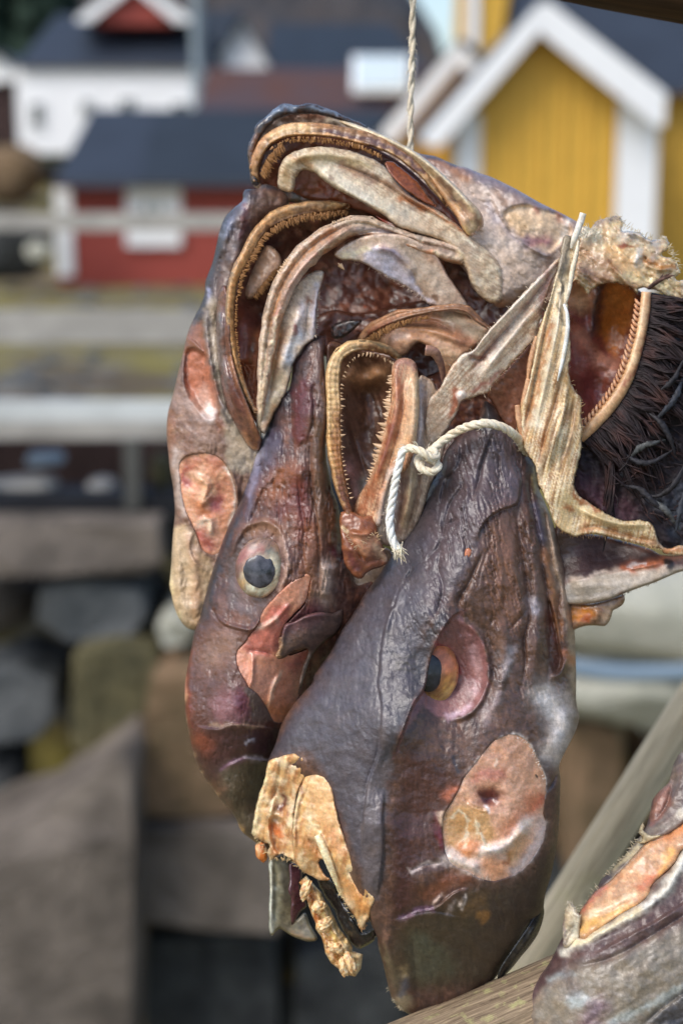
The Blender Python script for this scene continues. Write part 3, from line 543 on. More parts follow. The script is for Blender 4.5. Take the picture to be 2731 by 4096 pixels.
k2 = [('line',tE(1290,1310,1180,1400,1120,1560,1090,1720,980,1850,900,2080,790,2330),44,(40,39,46),.92),('line',tK(830,0,700,380,560,740,470,1000,400,1230,330,1460),30,(38,38,46),.95),
 ('poly',RAW,22,(92,44,48),.9),('poly',FLAP,22,(76,68,84),.8),('line',tA(60,420,40,560,-10,760),13,(150,146,170),.6),('line',tA(40,420,70,330),22,(196,196,214),.7),('line',tA(130,700,215,590),9,(210,204,214),.7),  # pale streaks on FLAP are highlights painted into the skin colour
 ('line',tA(320,560, 200,640, 150,720, 250,760, 320,900),44,(134,78,44),.8),('line',tA(400,700,450,900,470,1050),44,(108,48,44),.85),('line',tA(300,850,240,900),34,(96,50,60),.6),
 ('line',tA(540,200,560,520,560,800,570,1050),40,(112,86,66),.7),('line',tE(1300,1380,1320,1600,1330,1900),24,(124,98,86),.6),('line',tA(640,900,670,1100,650,1350),30,(132,82,48),.7),('line',tA(660,1200,700,1250),20,(96,30,44),.9),('line',tA(480,1050,470,1300,500,1500),34,(134,84,54),.7),
 ('line',tA(620,1330,600,1500,580,1620),34,(168,146,132),.85),('line',tA(540,1650,440,1740,360,1780),34,(108,58,64),.7),
 ('ell',(1035,2262,118,180,12),.1,(112,84,76),.9),('line',tK(700,720,620,880,600,1050,640,1200),22,(74,66,66),.7),('line',tK(760,640,900,600,1000,680),30,(150,110,84),.7),('line',tK(1000,700,1060,900,1010,1130),10,(184,150,134),.8),('line',tK(620,1210,740,1290,860,1260),24,(108,92,92),.6),
 ('poly',tK(300,1420,560,1400,760,1450,700,1600,680,1750,760,1900,720,2200,300,2240,250,1900),40,(92,60,52),.9),('line',tK(560,1550,460,1650),60,(150,116,96),.6),('ell',(925,2830,70,70),.6,(142,98,104),.7),('line',tK(690,1960,700,2080),26,(100,44,60),.8),('line',tK(270,1600,255,1900,280,2200),13,(128,60,44),.7),
 ('poly',tL(100,830,800,840,760,1080,470,1110,380,1180,300,1300,200,1150),40,(64,40,40),.9),('line',tL(180,920,240,960),40,(128,66,44),.7),('poly',tL(380,1150,760,1090,700,1700,520,1640,400,1400),40,(84,74,58),.95),
 ('line',tL(380,1145, 470,1100, 560,1070),10,(122,86,104),.7),('line',tL(570,1062,740,1080),8,(176,160,160),.8),('line',tL(300,800,480,800,700,810),8,(150,122,96),.6),('line',tL(570,940,640,925),6,(210,206,220),.7),
 ('line',tL(60,560,60,760,100,980,150,1130,220,1250,320,1345),11,(214,176,130),.9),('line',tL(500,1600,560,1680,640,1740),10,(190,150,96),.8),('line',tK(250,1800,232,2000),6,(206,140,110),.7),
 ('poly',tK(740,1900,840,1960,900,2060,960,2165,800,2160,760,2050),9,(92,76,70),.95),
 ('streak',92,130,32,3,.1,.4,(132,82,58),.45),('noise',40,2,.12,.3,(140,104,88),.3),('noise',30,7,.14,.3,(64,44,44),.45),('noise',9,5,.2,.25,(58,42,42),.25)]
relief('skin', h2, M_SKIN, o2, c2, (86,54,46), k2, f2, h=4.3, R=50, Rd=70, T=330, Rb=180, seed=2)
e2 = blob('eye', h2, M_FLESH, 1040,2270,14, 98,122,54, (140,112,98), [('ell',(1048,2306,86,86,14),.28,(226,218,188),.95),('noise2',16,5,.12,.3,(150,120,90),.6),('line',tK(715,1165,790,1185,850,1150),8,(60,54,48),.6),('line',tK(690,800,640,950,650,1090),26,(110,76,70),.8),('line',tK(900,800,990,880,1010,980),13,(120,140,130),.5),('line',tK(700,900,740,840,840,800),22,(150,84,76),.8),('line',tK(720,1180,800,1210,900,1170),12,(206,150,90),.8),('line',tK(700,1060,680,1120),16,(196,160,110),.7),('noise',12,3,.2,.15,(70,60,54),.7)], 12, .02, 6)
blob('pupil', e2, M_PUPIL, 1039,2283,-27, 64,68,17, (50,52,58), (), 0, .05, 7)
flesh_patch('cheek_flesh', h2, GAP, c2, 8, (204,144,118), [('streak',110,140,34,3,.1,.4,(206,142,114),.6),('poly',tK(1000,1240,1090,1290,1000,1500,960,1640,800,1620,720,1560,880,1300),16,(182,100,90),.75),('line',tK(870,1400,820,1420,960,1360),13,(226,188,166),.8),('line',tK(1110,1720,1190,1640),34,(160,84,84),.7),('line',tK(1000,1780,930,1940,915,2060),8,(228,194,170),.8),('line',tK(900,2080,1050,2100),40,(204,124,64),.6),('line',tK(780,1660,780,1800,740,1920),8,(214,160,136),.7),('line',tK(1200,1050,1180,1200),9,(214,164,140),.6),('line',tK(900,1700,1100,1600),20,(206,140,112),.6)],
 [('ridge',tK(780,1640, 775,1830, 740,1930),9,22),('ridge',tK(1000,1780, 930,1940, 920,2080),8,18),('ridge',tK(840,1430,960,1360,1080,1220),10,16),('crease',tK(760,1600,900,1620,960,1650),8,20),('streak',115,120,24,9,3),('noise',40,9),('noise',14,2.4)], 62, 1.05)
relief('cheek_flap', h2, M_SKIN, tK(1040,1392, 1110,1370, 1200,1320, 1320,1290, 1420,1300, 1500,1270, 1500,1380, 1450,1470, 1370,1525, 1300,1590, 1240,1680, 1200,1800, 1170,1900, 1145,1960, 1150,1880, 1175,1760, 1220,1640, 1215,1590, 1110,1612, 1040,1660, 990,1675, 962,1645, 1000,1560, 1012,1470),
 [(1140,2500,-10),(1130,2560,0),(1110,2630,10),(1160,2590,10),(1220,2560,20),(1300,2510,70),(1360,2450,100),(1330,2540,130),(1260,2600,110),(1225,2680,160),(1200,2760,200)], (104,80,70), [('line',tK(970,1640,1000,1560),14,(168,130,90),.8),('line',tK(1240,1660,1180,1860),12,(170,156,146),.8),('line',tK(1060,1420,1300,1330),30,(116,76,80),.7),('noise',24,3,.1,.3,(66,54,50),.6)],
 [('noise',24,9),('noise',9,2),('ridge',tK(990,1640,1040,1420,1180,1340,1420,1310),12,18),('streak',20,50,8,4,4)], 4.3, 20, 22, 26, seed=21)
relief('jaw_corner', h2, M_FLESH, tA(716,930, 770,890, 830,900, 900,930, 1000,930, 1030,1080, 1070,1180, 1102,1290, 1060,1330, 1000,1350, 940,1380, 885,1430, 820,1400, 760,1320, 735,1200),
 [(1370,2100,-20),(1450,2120,-40),(1510,2110,-10),(1420,2200,-50),(1380,2230,-20),(1500,2200,-10),(1540,2250,30),(1440,2300,-10),(1480,2270,0)], (138,84,54), [('poly',tA(800,1070,900,1080,1010,1070,1040,1180,900,1220,840,1160),14,(206,150,118),.8),('line',tA(790,1240,850,1330),24,(96,48,52),.8),('line',tA(740,1010,780,1070),5,(226,200,160),.9),('line',tA(1000,1180,1080,1260),16,(206,180,150),.6),('noise',20,3,.05,.3,(128,72,44),.6)],
 [('crease',tA(740,1010,840,1180,920,1300),9,24),('ridge',tA(780,1060,900,1075,1000,1060),11,18),('noise',30,12),('noise',10,3),('crease',tA(920,1300,1000,1280,1080,1280),9,14)], 4.3, 18, 14, 26, seed=22, rag=5)
UJ2 = [(1600,1440,120),(1560,1405,90),(1500,1386,40),(1450,1378,0),(1400,1386,-30),(1360,1412,-45),(1337,1460,-50),(1330,1530,-48),(1334,1610,-44),(1333,1690,-40),(1335,1770,-36),(1343,1850,-30),(1358,1930,-24),(1380,2010,-20),(1402,2075,-16),(1415,2110,-10)]
UJ2R = [(a_,b_) for a_,b_,c_ in UJ2]
uj2 = band('upper_jaw', h2, M_BONE, UJ2, [12,18,24,28,31,31,30,30,28,24,20,12], (212,160,106), [(.55,'ridge',6,6),(-.5,'crease',5,9)], [(.75,9,(232,200,150),.6),(-.7,10,(120,72,44),.7)], [('line',[(1400,1386),(1340,1450),(1332,1600)],36,(230,194,142),.85),('line',[(1340,1760),(1350,1880)],30,(176,112,62),.5),('line',[(1356,1920),(1390,2040)],24,(104,54,48),.75),('line',[(1620,1440),(1560,1392),(1480,1366)],13,(84,76,54),.85),('noise',14,4,.1,.3,(128,78,50),.5)], [('rings',UJ2R,46,25,3.4),('noise',16,7)], 40, 30, seed=3, rag=3)
teeth(uj2, M_TOOTH, [(1592,1462,100),(1540,1432,60),(1490,1412,20),(1445,1415,-10),(1405,1440,-30),(1380,1480,-40),(1364,1540,-45),(1363,1620,-40),(1362,1700,-36),(1364,1780,-32),(1372,1860,-26),(1388,1940,-20),(1402,2000,-16)], 46, [17,19,17,13,15,17,16,12], [95,95,100,60,30,10,5,0,0,0], .9, .4)
LJ2 = tA(1130,-230, 1145,-290, 1190,-330, 1260,-335, 1320,-300, 1345,-200, 1352,-60, 1350,100, 1336,240, 1310,420, 1250,560, 1140,620, 1080,800, 1050,1000, 990,1010, 930,970, 850,940, 826,885, 860,780, 900,715, 950,640, 990,540, 1040,400, 1065,270, 1095,140, 1125,0)
lj2 = relief('lower_jaw', h2, M_BONE, LJ2, [(1600,1450,-60),(1650,1470,-50),(1570,1600,-70),(1640,1600,-80),(1530,1760,-60),(1610,1780,-90),(1500,1890,-40),(1570,1900,-80),(1460,2000,10),(1520,2010,-50),(1430,2050,30),(1490,2080,-10)], (206,152,114),
 [('line',tA(1180,-180,1180,100,1130,300,1060,520,950,760,870,900),24,(150,86,54),.8),('line',tA(1290,-200,1290,100,1240,300,1180,420),24,(208,168,124),.7),('line',tA(1130,200,1080,420,1030,560),13,(120,56,36),.8),('line',tA(1340,-200,1345,100,1320,330),14,(216,196,160),.7),('line',tA(1200,-300,1300,-290),26,(150,112,104),.8),('line',tA(1130,560,1050,900,1020,1000),14,(206,186,172),.8),('noise',16,4,.15,.25,(112,72,56),.5),('streak',102,110,9,3,.08,.2,(226,196,158),.6),('streak',102,90,7,8,.12,.2,(104,62,40),.6)],
 [('ridge',tA(1170,-200,1170,80,1120,300,1040,520,960,740),16,16),('crease',tA(1230,-150,1220,100,1170,330,1100,560,1010,850),9,18),('ridge',tA(1310,-200,1310,100,1270,380),20,16),('streak',100,70,9,4,3),('noise',10,2.5)], 4.3, 24, 34, 70, seed=23)
teeth(lj2, M_TOOTH, [(x,y,w) for (x,y),w in zip(tA(1140,-200, 1128,-60, 1118,60, 1100,150, 1075,270, 1052,380, 1012,500, 965,620, 925,690),(-30,-36,-36,-36,-30,-20,-5,20,40))], 46, [16,22,29,28,31,25,16], [185,185,190,195,195,200,205], .95, .35)
relief('throat_skin', h2, M_LINING, tA(1330,-140, 1420,-180, 1490,-100, 1560,60, 1580,120, 1590,200, 1520,520, 1440,700, 1360,960, 1260,1110, 1180,1150, 1060,1160, 1000,1000, 1060,760, 1110,540, 1240,440),
 [(1680,1530,40),(1760,1500,60),(1780,1650,60),(1700,1700,30),(1640,1850,10),(1740,1900,60),(1600,2000,10),(1690,2000,60),(1560,2100,30),(1620,2120,80)], (196,170,146), [('line',tA(1370,-100,1370,200,1340,420,1220,640,1130,1000),22,(196,184,180),.8),('line',tA(1300,520,1280,760,1230,1000),18,(214,190,150),.7),('line',tA(1440,-150,1450,200,1400,500),26,(198,168,136),.6),('line',tA(1220,500,1210,800,1180,1050),22,(134,92,72),.8),('line',tA(1370,520,1340,760,1270,1020),12,(120,84,66),.7),('streak',100,120,10,3,.08,.2,(220,200,176),.6),('streak',100,100,7,8,.12,.2,(110,76,58),.6)],
 [('ridge',tA(1370,-100,1370,200,1340,420),16,18),('crease',tA(1410,-150,1405,200,1380,420,1300,640),9,22),('ridge',tA(1300,480,1280,760,1230,1000),16,22),('crease',tA(1230,560,1220,800,1180,1050),11,24),('crease',tA(1360,500,1330,760,1260,1040),9,20),('noise',24,6),('noise',9,2)], 4.3, 14, 16, 20, seed=24, rag=5)
sweep('jaw_far_side', h2, M_BONE, [(1700,1400,-50),(1735,1408,-30),(1755,1440,0),(1768,1480,30),(1774,1530,60)], [22,20,15,12,8], [24,22,18,14,10], (170,130,110), [('noise',14,3,.1,.3,(118,84,80),.5)], 12, 6, None, .1, 20)
relief('membrane', h2, M_LINING, tU(1340,2180, 1440,2200, 1560,2200, 1580,2330, 1520,2480, 1420,2540, 1340,2460), [(1380,2260,230),(1450,2280,200),(1520,2280,220),(1500,2420,230),(1400,2460,220)], (176,150,128), [('noise',30,3,.1,.3,(130,100,84),.5)], [('noise',40,12)], 5, 24, 10, 16, seed=29)
relief('mouth_lining', h2, M_LINING, tA(620,-440, 800,-420, 1000,-390, 1160,-340, 1250,-200, 1200,200, 1100,500, 960,800, 880,960, 780,960, 700,700, 660,300, 640,0),
 [(1330,1400,60),(1450,1420,160),(1580,1450,130),(1560,1600,250),(1450,1560,290),(1350,1600,60),(1350,1800,50),(1450,1750,270),(1540,1750,220),(1380,1950,60),(1440,1950,170),(1490,1950,140),(1420,2060,70)], (98,64,47), [('line',tA(800,-180,900,-170,1050,-200),44,(190,140,98),.8),('line',tA(740,-60,860,200,960,420,900,600),40,(120,86,66),.6),('line',tA(780,520,850,640,860,760),26,(186,136,124),.8),('line',tA(900,640,900,720),22,(176,168,150),.7),('noise',30,3,.1,.3,(84,54,40),.6),('streak',70,80,14,2,.1,.3,(160,118,90),.4)],
 [('ridge',tA(760,-240,900,-150,1080,-220),30,40),('noise',40,16),('streak',75,90,16,9,3),('crease',tA(700,-100,800,200,880,460,940,650),14,24),('ridge',tA(790,520,850,660,870,820),16,24)], 5, 30, 20, 60, seed=25)

shreds(h1, tC(115,1265, 240,1430, 300,1470, 430,1480, 480,1530, 560,1600), 46, 20, 1.5, (214,180,130), M_BONE, 60, 1)
shreds(h1, tC(640,1300, 700,1480, 780,1640, 880,1880, 950,1970), 40, 16, 1.3, (226,200,150), M_BONE, -60, 2)
shreds(h1, tC(950,1960, 1000,2030, 1050,1940), 20, 26, 1.6, (200,150,100), M_BONE, -40, 3)
shreds(h1, tD(740,450, 830,400, 1000,430, 1110,620, 1150,740), 46, 12, 1.1, (226,212,200), M_BONE, -150, 4)
shreds(h1, tD(350,1330, 440,1420, 620,1510, 740,1540), 40, 18, 1.2, (214,190,170), M_BONE, -160, 5)
shreds(h1, tM(430,1490, 340,1400, 300,1280), 20, 18, 1.2, (176,160,130), M_BONE, 110, 7)
shreds(h2, tK(1010,1500, 1000,1600, 970,1660), 24, 14, 1.3, (206,160,120), M_BONE, 10, 8)
shreds(h2, tA(740,1010, 850,1180, 1000,1060, 1060,1200), 40, 18, 1.2, (214,180,140), M_BONE, -60, 9)
shreds(h2, tA(1150,600, 1100,800, 1050,1000), 30, 18, 1.0, (214,196,176), M_BONE, -40, 10)
# ================================================================== FAR-LEFT HEAD (widest gape, behind the left head)
h3 = thing('cod_head', P(980,860,260), 'far left cod head with hugely gaping mouth, bristly tooth bands and pale empty eye socket', 'cod head', GRPH)
o3 = (tE(702,160, 722,118, 790,112, 832,105, 862,76, 960,92, 1060,150, 1060,260, 900,330, 820,420, 760,520, 700,640, 640,780, 600,950, 590,1200, 610,1450, 680,1700, 780,1950, 860,2080, 900,2200)
    + tK(860,200, 900,500, 900,900, 800,1300, 560,1440, 420,1450, 320,1440, 255,1420, 195,1350, 150,1240, 132,1150, 117,1080, 128,960, 140,750, 150,620, 160,500, 150,330, 120,150)
    + tE(110,2240, 96,2100, 96,1980, 112,1870, 150,1740, 180,1610, 222,1440, 258,1280, 310,1150, 368,1040, 400,940, 405,850, 460,700, 490,570, 520,440, 560,340, 625,268, 700,205))
c3 = [(985,790,120),(1050,745,140),(1100,760,180),(920,860,140),(960,880,100),(1000,900,140),(880,1000,150),(930,1050,110),(840,1120,190),(890,1200,120),(920,1300,160),(780,1280,250),(840,1350,200),(880,1450,150),(940,1550,180),
 (710,1550,290),(780,1550,260),(850,1650,200),(980,1800,210),(690,1750,310),(760,1780,250),(860,1850,230),(700,2000,310),(780,2000,260),(880,2000,260),(700,2200,320),(800,2200,290),(900,2200,300),(690,2400,330),(760,2450,310),(850,2450,320),(1050,2200,330)]
SOCK = tE(250,1420, 300,1390, 400,1440, 440,1560, 470,1680, 485,1800, 480,1900, 440,1945, 380,1910, 300,1800, 255,1700, 240,1580)
f3 = [('plate',SOCK,10,-44),('ridge',tE(270,1700,330,1830,400,1920,450,1940),9,18),('ridge',tE(400,1050,410,1250,440,1500,480,1700,560,1880,700,2080),14,30),('crease',tE(490,950,490,1150,520,1450,560,1700,640,1900),9,26),
 ('crease',tE(540,600,500,800,490,980),8,20),('ridge',tE(600,330,560,520,540,650),16,18),('fold',tE(260,1290,330,1340,410,1440),22,22),('bump',(960,940,18,50,10),12),('bump',(905,1060,16,60,0),-12),
 ('plate',tK(230,80,420,40,560,120,640,300,640,480,600,640,540,760,480,820,390,790,330,640,250,460,215,250),9,-64),('ridge',tK(540,60,600,200,650,320,630,500,560,680),11,26),('fold',tK(330,640,280,760,330,900,450,980),26,18),('ridge',tK(160,640,180,900,220,1200,260,1380),16,14),('ridge',tK(310,820,330,1100,330,1380),18,14),
 ('noise',60,12),('noise',24,5),('noise',9,1.6),('wrinkle',95,130,24,8,5)]
MEAT = tK(230,60,430,20,560,110,640,280,640,480,600,640,540,760,480,830,390,790,330,640,250,460,215,250)
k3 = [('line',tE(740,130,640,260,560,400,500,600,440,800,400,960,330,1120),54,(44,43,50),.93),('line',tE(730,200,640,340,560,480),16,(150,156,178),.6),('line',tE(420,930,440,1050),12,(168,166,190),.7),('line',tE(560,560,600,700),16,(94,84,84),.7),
 ('line',tE(660,300,700,420,640,560),30,(84,78,84),.8),('line',tE(600,800,560,1000,530,1300,560,1600),26,(104,84,72),.8),('line',tE(720,250,700,480),16,(110,60,50),.6),
 ('poly',tE(400,1050,480,1000,540,1500,700,1950,830,2200,900,2352,600,2352,560,2000,460,1800,420,1500),16,(186,170,148),.8),('line',tE(420,1080,430,1400,480,1700,600,1980),14,(100,92,92),.85),('line',tE(480,1650,510,1900,500,2050),12,(128,76,52),.8),
 ('poly',tE(260,1280,380,1180,420,1440,300,1380,230,1440),14,(138,88,64),.8),('poly',SOCK,14,(180,114,88),1.0),('ell',(812,1620,44,70),.4,(196,150,128),.8),('ell',(838,1650,24,34),.5,(236,224,216),.95),('line',tE(250,1450,240,1650),10,(64,44,40),.8),
 ('line',tE(180,1800,320,1900,420,2050,430,2140),44,(150,122,108),.8),('line',tE(110,1900,130,2200,170,2352),22,(150,104,80),.8),('line',tK(170,0,190,300,240,500),18,(192,172,160),.8),
 ('poly',tK(130,650,300,640,340,800,470,950,440,1200,340,1440,200,1400,110,1100),20,(200,172,136),.95),('line',tK(130,900,130,1200,200,1360),10,(226,206,160),.8),('line',tK(260,700,330,900,330,1300),20,(176,134,110),.6),('line',tK(370,900,340,1200,330,1380),24,(178,140,100),.6),('line',tE(1040,95,930,85,860,85),14,(74,76,82),.9),
 ('noise',30,7,.12,.3,(92,60,50),.4),('noise',40,2,.12,.3,(190,160,136),.25),('noise',9,5,.2,.25,(70,50,44),.25)]
relief('skin', h3, M_SKIN, o3, c3, (128,96,80), k3, f3, h=4.8, R=44, Rd=60, T=330, Rb=170, seed=3)
flesh_patch('cheek_flesh', h3, MEAT, c3, 8, (210,146,114), [('streak',100,120,40,3,.1,.4,(216,168,132),.6),('ell',(755,1905,26,42,10),.4,(140,36,38),.95),('ell',(870,1990,38,56,20),.5,(138,60,66),.9),('line',tK(300,200,420,260,360,420,460,330),24,(226,180,142),.8),('line',tK(360,600,430,580,440,660),20,(238,216,190),.85),('line',tK(360,680,440,760),30,(160,74,70),.8),('line',tK(560,300,600,500,520,700),18,(218,158,122),.7),('line',tK(340,430,420,520),20,(206,120,70),.7),('line',tK(560,130,640,300,640,480,600,640),10,(226,210,194),.9),('line',tK(250,100,420,60,520,110),20,(186,120,100),.6)],
 [('bump',(755,1905,30,44,0),-14),('bump',(870,1990,40,56,0),-16),('ridge',tK(300,200,420,280,380,420,460,340),12,18),('ridge',tK(360,560,440,560,450,680),12,16),('noise',40,14),('noise',16,5)], 63, 1.05)
relief('back_lip', h3, M_GLOSS, tE(860,78, 960,90, 1100,120, 1200,160, 1300,215, 1200,235, 1080,220, 960,235, 860,260, 800,220), [(1075,755,200),(1150,770,240),(1250,800,270),(1120,800,230),(1050,810,210)], (78,66,54), [('line',tE(860,85,1000,100,1180,155),9,(66,70,76),.9),('noise',24,3,.1,.3,(120,80,54),.6)], [('noise',20,6)], 4.8, 16, 18, 30, seed=31)
relief('maxilla', h3, M_GLOSS, tE(560,880, 590,1000, 600,1200, 620,1450, 680,1680, 760,1880, 830,2060, 850,2130, 830,2205, 765,2190, 690,2085, 610,1960, 560,1820, 520,1620, 495,1400, 490,1100, 510,940),
 [(900,1160,60),(890,1300,70),(900,1500,90),(940,1620,100),(990,1740,120),(1030,1780,140),(880,1250,100),(880,1450,130),(950,1700,150)], (116,76,60), [('line',tE(610,1480,680,1720,790,1960,840,2120),14,(168,112,74),.8),('line',tE(520,1100,520,1400,560,1700),16,(110,100,98),.8),('line',tE(640,1700,720,1880),26,(90,48,50),.6),('line',tE(690,2080,770,2180,830,2190),12,(190,130,86),.8),('noise',20,3,.1,.3,(70,46,42),.6)],
 [('ridge',tE(530,1000,530,1400,590,1720,700,1980),16,18),('crease',tE(560,1000,570,1400,640,1680,750,1920),9,20),('noise',20,5),('streak',85,80,10,5,3)], 4.8, 22, 26, 40, seed=32)
UJ3 = [(1400,825,230),(1320,826,190),(1230,832,150),(1130,856,110),(1065,896,70),(1022,945,40),(992,1004,30),(958,1062,30),(932,1130,34),(921,1205,42),(919,1280,50),(927,1355,60),(941,1428,74),(957,1492,88),(980,1560,104),(1008,1625,120),(1030,1680,140)]
uj3 = band('upper_jaw', h3, M_BONE, UJ3, [12,22,28,30,30,27,25,24,22,20,18,18,16,15,13,11,6], (190,142,92), [(.4,'ridge',12,8),(-.55,'crease',7,9)], [(.6,10,(226,196,150),.7),(-.75,8,(110,72,50),.8)], [('line',[(1300,815),(1180,838)],16,(120,100,86),.6),('noise',16,4,.1,.3,(126,84,56),.6)], [('rings',[(a_,b_) for a_,b_,c_ in UJ3],44,34,2.5),('noise',16,7)], 46, 32, seed=5, rag=5)
def bristle(name, parent, mat, line, n, ln, direction, wdt, base, rad=3.2, dw=0.0, seed=0):
    rs = np.random.RandomState(seed); p = smooth(line, 4); s = np.concatenate([[0], np.cumsum(np.linalg.norm(np.diff(p,axis=0),axis=1))]); s /= s[-1]
    pts = []
    for i in range(n):
        f = rs.rand(); u,v,w = [np.interp(f, s, p[:,k]) for k in range(3)]
        a = math.radians(np.interp(f, np.linspace(0,1,len(direction)), direction)+rs.uniform(-22,22)); L = np.interp(f, np.linspace(0,1,len(ln)), ln)*rs.uniform(.5,1.2)
        o = rs.uniform(-1,1); u += o*wdt*math.cos(a+1.57)*.2 + wdt*rs.rand()*math.cos(a); v += o*wdt*.2*math.sin(a+1.57) + wdt*rs.rand()*math.sin(a); w += rs.uniform(-.3,.5)*wdt
        pts.append([(u,v,w),(u+L*.6*math.cos(a),v+L*.6*math.sin(a),w+dw*L),(u+L*math.cos(a)+rs.uniform(-2,2),v+L*math.sin(a),w+dw*L*2)])
    o = tubes(name, parent, mat, pts, [rad*rs.uniform(.7,1.3) for _ in pts], base, [('noise',10,3,.1,.3,(122,80,46),.6)], 4, 8, seed, .15)
    o['kind'] = 'stuff'; return o
bristle('tooth_band', uj3, M_TOOTH2, [(1390,838,215),(1300,846,170),(1200,858,130),(1130,882,95),(1085,912,70)], 230, [16,22,26,22], [95,92,85,70], 14, (176,128,80), seed=1)
bristle('tooth_band', uj3, M_TOOTH2, [(1060,925,60),(1020,985,45),(985,1050,40),(958,1110,42),(946,1180,46)], 190, [24,22,16,10], [40,20,10,0], 13, (186,146,98), seed=2)
bristle('tooth_band', uj3, M_TOOTH2, [(944,1180,46),(938,1280,52),(946,1380,66),(956,1470,86),(968,1520,96)], 120, [9,9,8,5], [0,0,-5,-10], 5, (206,160,84), 2.8, seed=3)
LJ3 = [(1036,1770,130),(1040,1700,90),(1046,1600,50),(1056,1500,20),(1068,1400,0),(1082,1310,-20),(1102,1230,-40),(1132,1150,-54),(1172,1080,-60),(1222,1020,-60),(1282,970,-50),(1350,930,-40),(1410,904,-20),(1480,905,0),(1560,935,20),(1650,968,40),(1720,988,60),(1790,1004,80),(1850,1030,90),(1880,1045,100)]
lj3 = band('lower_jaw', h3, M_BONE, LJ3, [8,14,20,26,33,38,42,44,46,48,50,50,46,42,36,33,32,38,44,24], (212,178,150), [(.45,'ridge',20,10),(-.15,'crease',9,16),(-.6,'ridge',14,10)], [(.85,8,(176,116,74),.8),(.3,16,(216,192,170),.55),(-.15,9,(128,84,66),.6),(-.8,9,(222,202,178),.6)],
 [('line',[(1075,1310),(1130,1130),(1230,1000),(1340,920)],11,(176,120,76),.8),('line',[(1110,1260),(1180,1120),(1260,1020)],12,(170,96,84),.6),('line',[(1130,1240),(1200,1110),(1280,1020)],10,(206,190,176),.7),('line',[(1380,890),(1440,895),(1500,890)],16,(214,190,160),.6),('line',[(1420,930),(1500,920),(1600,950)],12,(176,160,164),.7),('line',[(1320,960),(1380,990),(1400,940)],26,(150,96,66),.6),('line',[(1500,945),(1600,990),(1720,1010)],10,(180,110,72),.8),('line',[(1840,1020),(1880,1045)],22,(228,206,168),.8),('line',[(1040,1760),(1046,1640),(1060,1500)],6,(222,196,160),.7),('noise',24,4,.1,.3,(134,96,78),.5),('noise',40,9,.1,.3,(214,190,166),.5)],
 [('streak',-45,60,8,8,3),('noise',44,16),('noise',16,7),('ridge',[(1110,1240),(1180,1110),(1280,1000),(1400,910),(1500,900)],12,14),('crease',[(1150,1250),(1220,1120),(1310,1020),(1400,950),(1520,925),(1680,985)],8,22),('noise',20,4)], 80, 40, seed=6, rag=5)
teeth(lj3, M_TOOTH, [(1056,1320,0),(1070,1250,-20),(1090,1180,-36),(1120,1100,-48),(1160,1040,-52),(1210,985,-50),(1270,935,-44),(1340,892,-36),(1400,876,-20)], 74, [13,15,15,14,13,10], [185,195,205,215,230,245,265], 1.05, .4)
bristle('tooth_patch', h3, M_TOOTH2, [(1140,1045,190),(1090,1080,200),(1050,1130,200),(1010,1180,200)], 140, [20,22,24,18], [60,50,40,60], 14, (190,148,100), seed=5)
relief('palate', h3, M_LINING, tE(900,560, 1000,640, 1010,760, 900,880, 780,990, 720,980, 700,900, 760,780, 820,660), [(1110,1040,215),(1050,1100,225),(1000,1170,235),(1030,1060,245),(1120,1120,215)], (178,142,114), [('noise',20,3,.1,.3,(130,92,70),.5)], [('noise',30,8)], 5, 26, 24, 60, seed=36)
relief('mouth_lining', h3, M_LINING, tU(1420,815, 1300,830, 1100,870, 1020,960, 960,1080, 925,1250, 930,1420, 965,1560, 1030,1700, 1070,1650, 1100,1500, 1140,1350, 1260,1300, 1420,1330, 1600,1320, 1760,1300, 1880,1280, 1960,1200, 1920,1060, 1800,1000, 1600,930),
 [(1400,830,330),(1250,880,330),(1080,920,270),(1130,1000,340),(1010,1080,250),(1060,1150,340),(950,1250,210),(1000,1300,300),(1060,1350,290),(960,1450,190),(1000,1500,250),(1030,1620,190),(1150,1300,400),(1300,1100,430),(1450,1000,420),(1350,1250,400),(1550,1200,420),(1700,1150,380),(1800,1250,330),(1850,1080,300),(1700,1000,340),(1500,1320,330)],
 (88,48,35), [('line',tE(690,1120,680,1350,720,1500),34,(150,80,60),.7),('line',tE(760,1100,770,1400),26,(110,64,56),.8),('line',tE(820,1300,800,1600,780,1850),30,(190,118,78),.8),('line',tE(700,1500,720,1700,760,1850),26,(176,96,60),.7),('line',tE(850,560,960,520),30,(66,40,44),.8),('ell',(1430,1240,30,14),.5,(200,170,160),.6),('noise',40,3,.05,.35,(84,48,38),.7),('noise',50,8,.1,.3,(158,104,82),.5),('ell',(1450,1232,8,8),.5,(150,70,30),.9)],
 [('ridge',tE(760,1100,750,1400,740,1560),26,36),('ridge',tE(830,1400,790,1700),16,24),('noise',110,22),('noise',24,3),('streak',30,160,30,10,4)], 5.5, 30, 16, 60, seed=33)
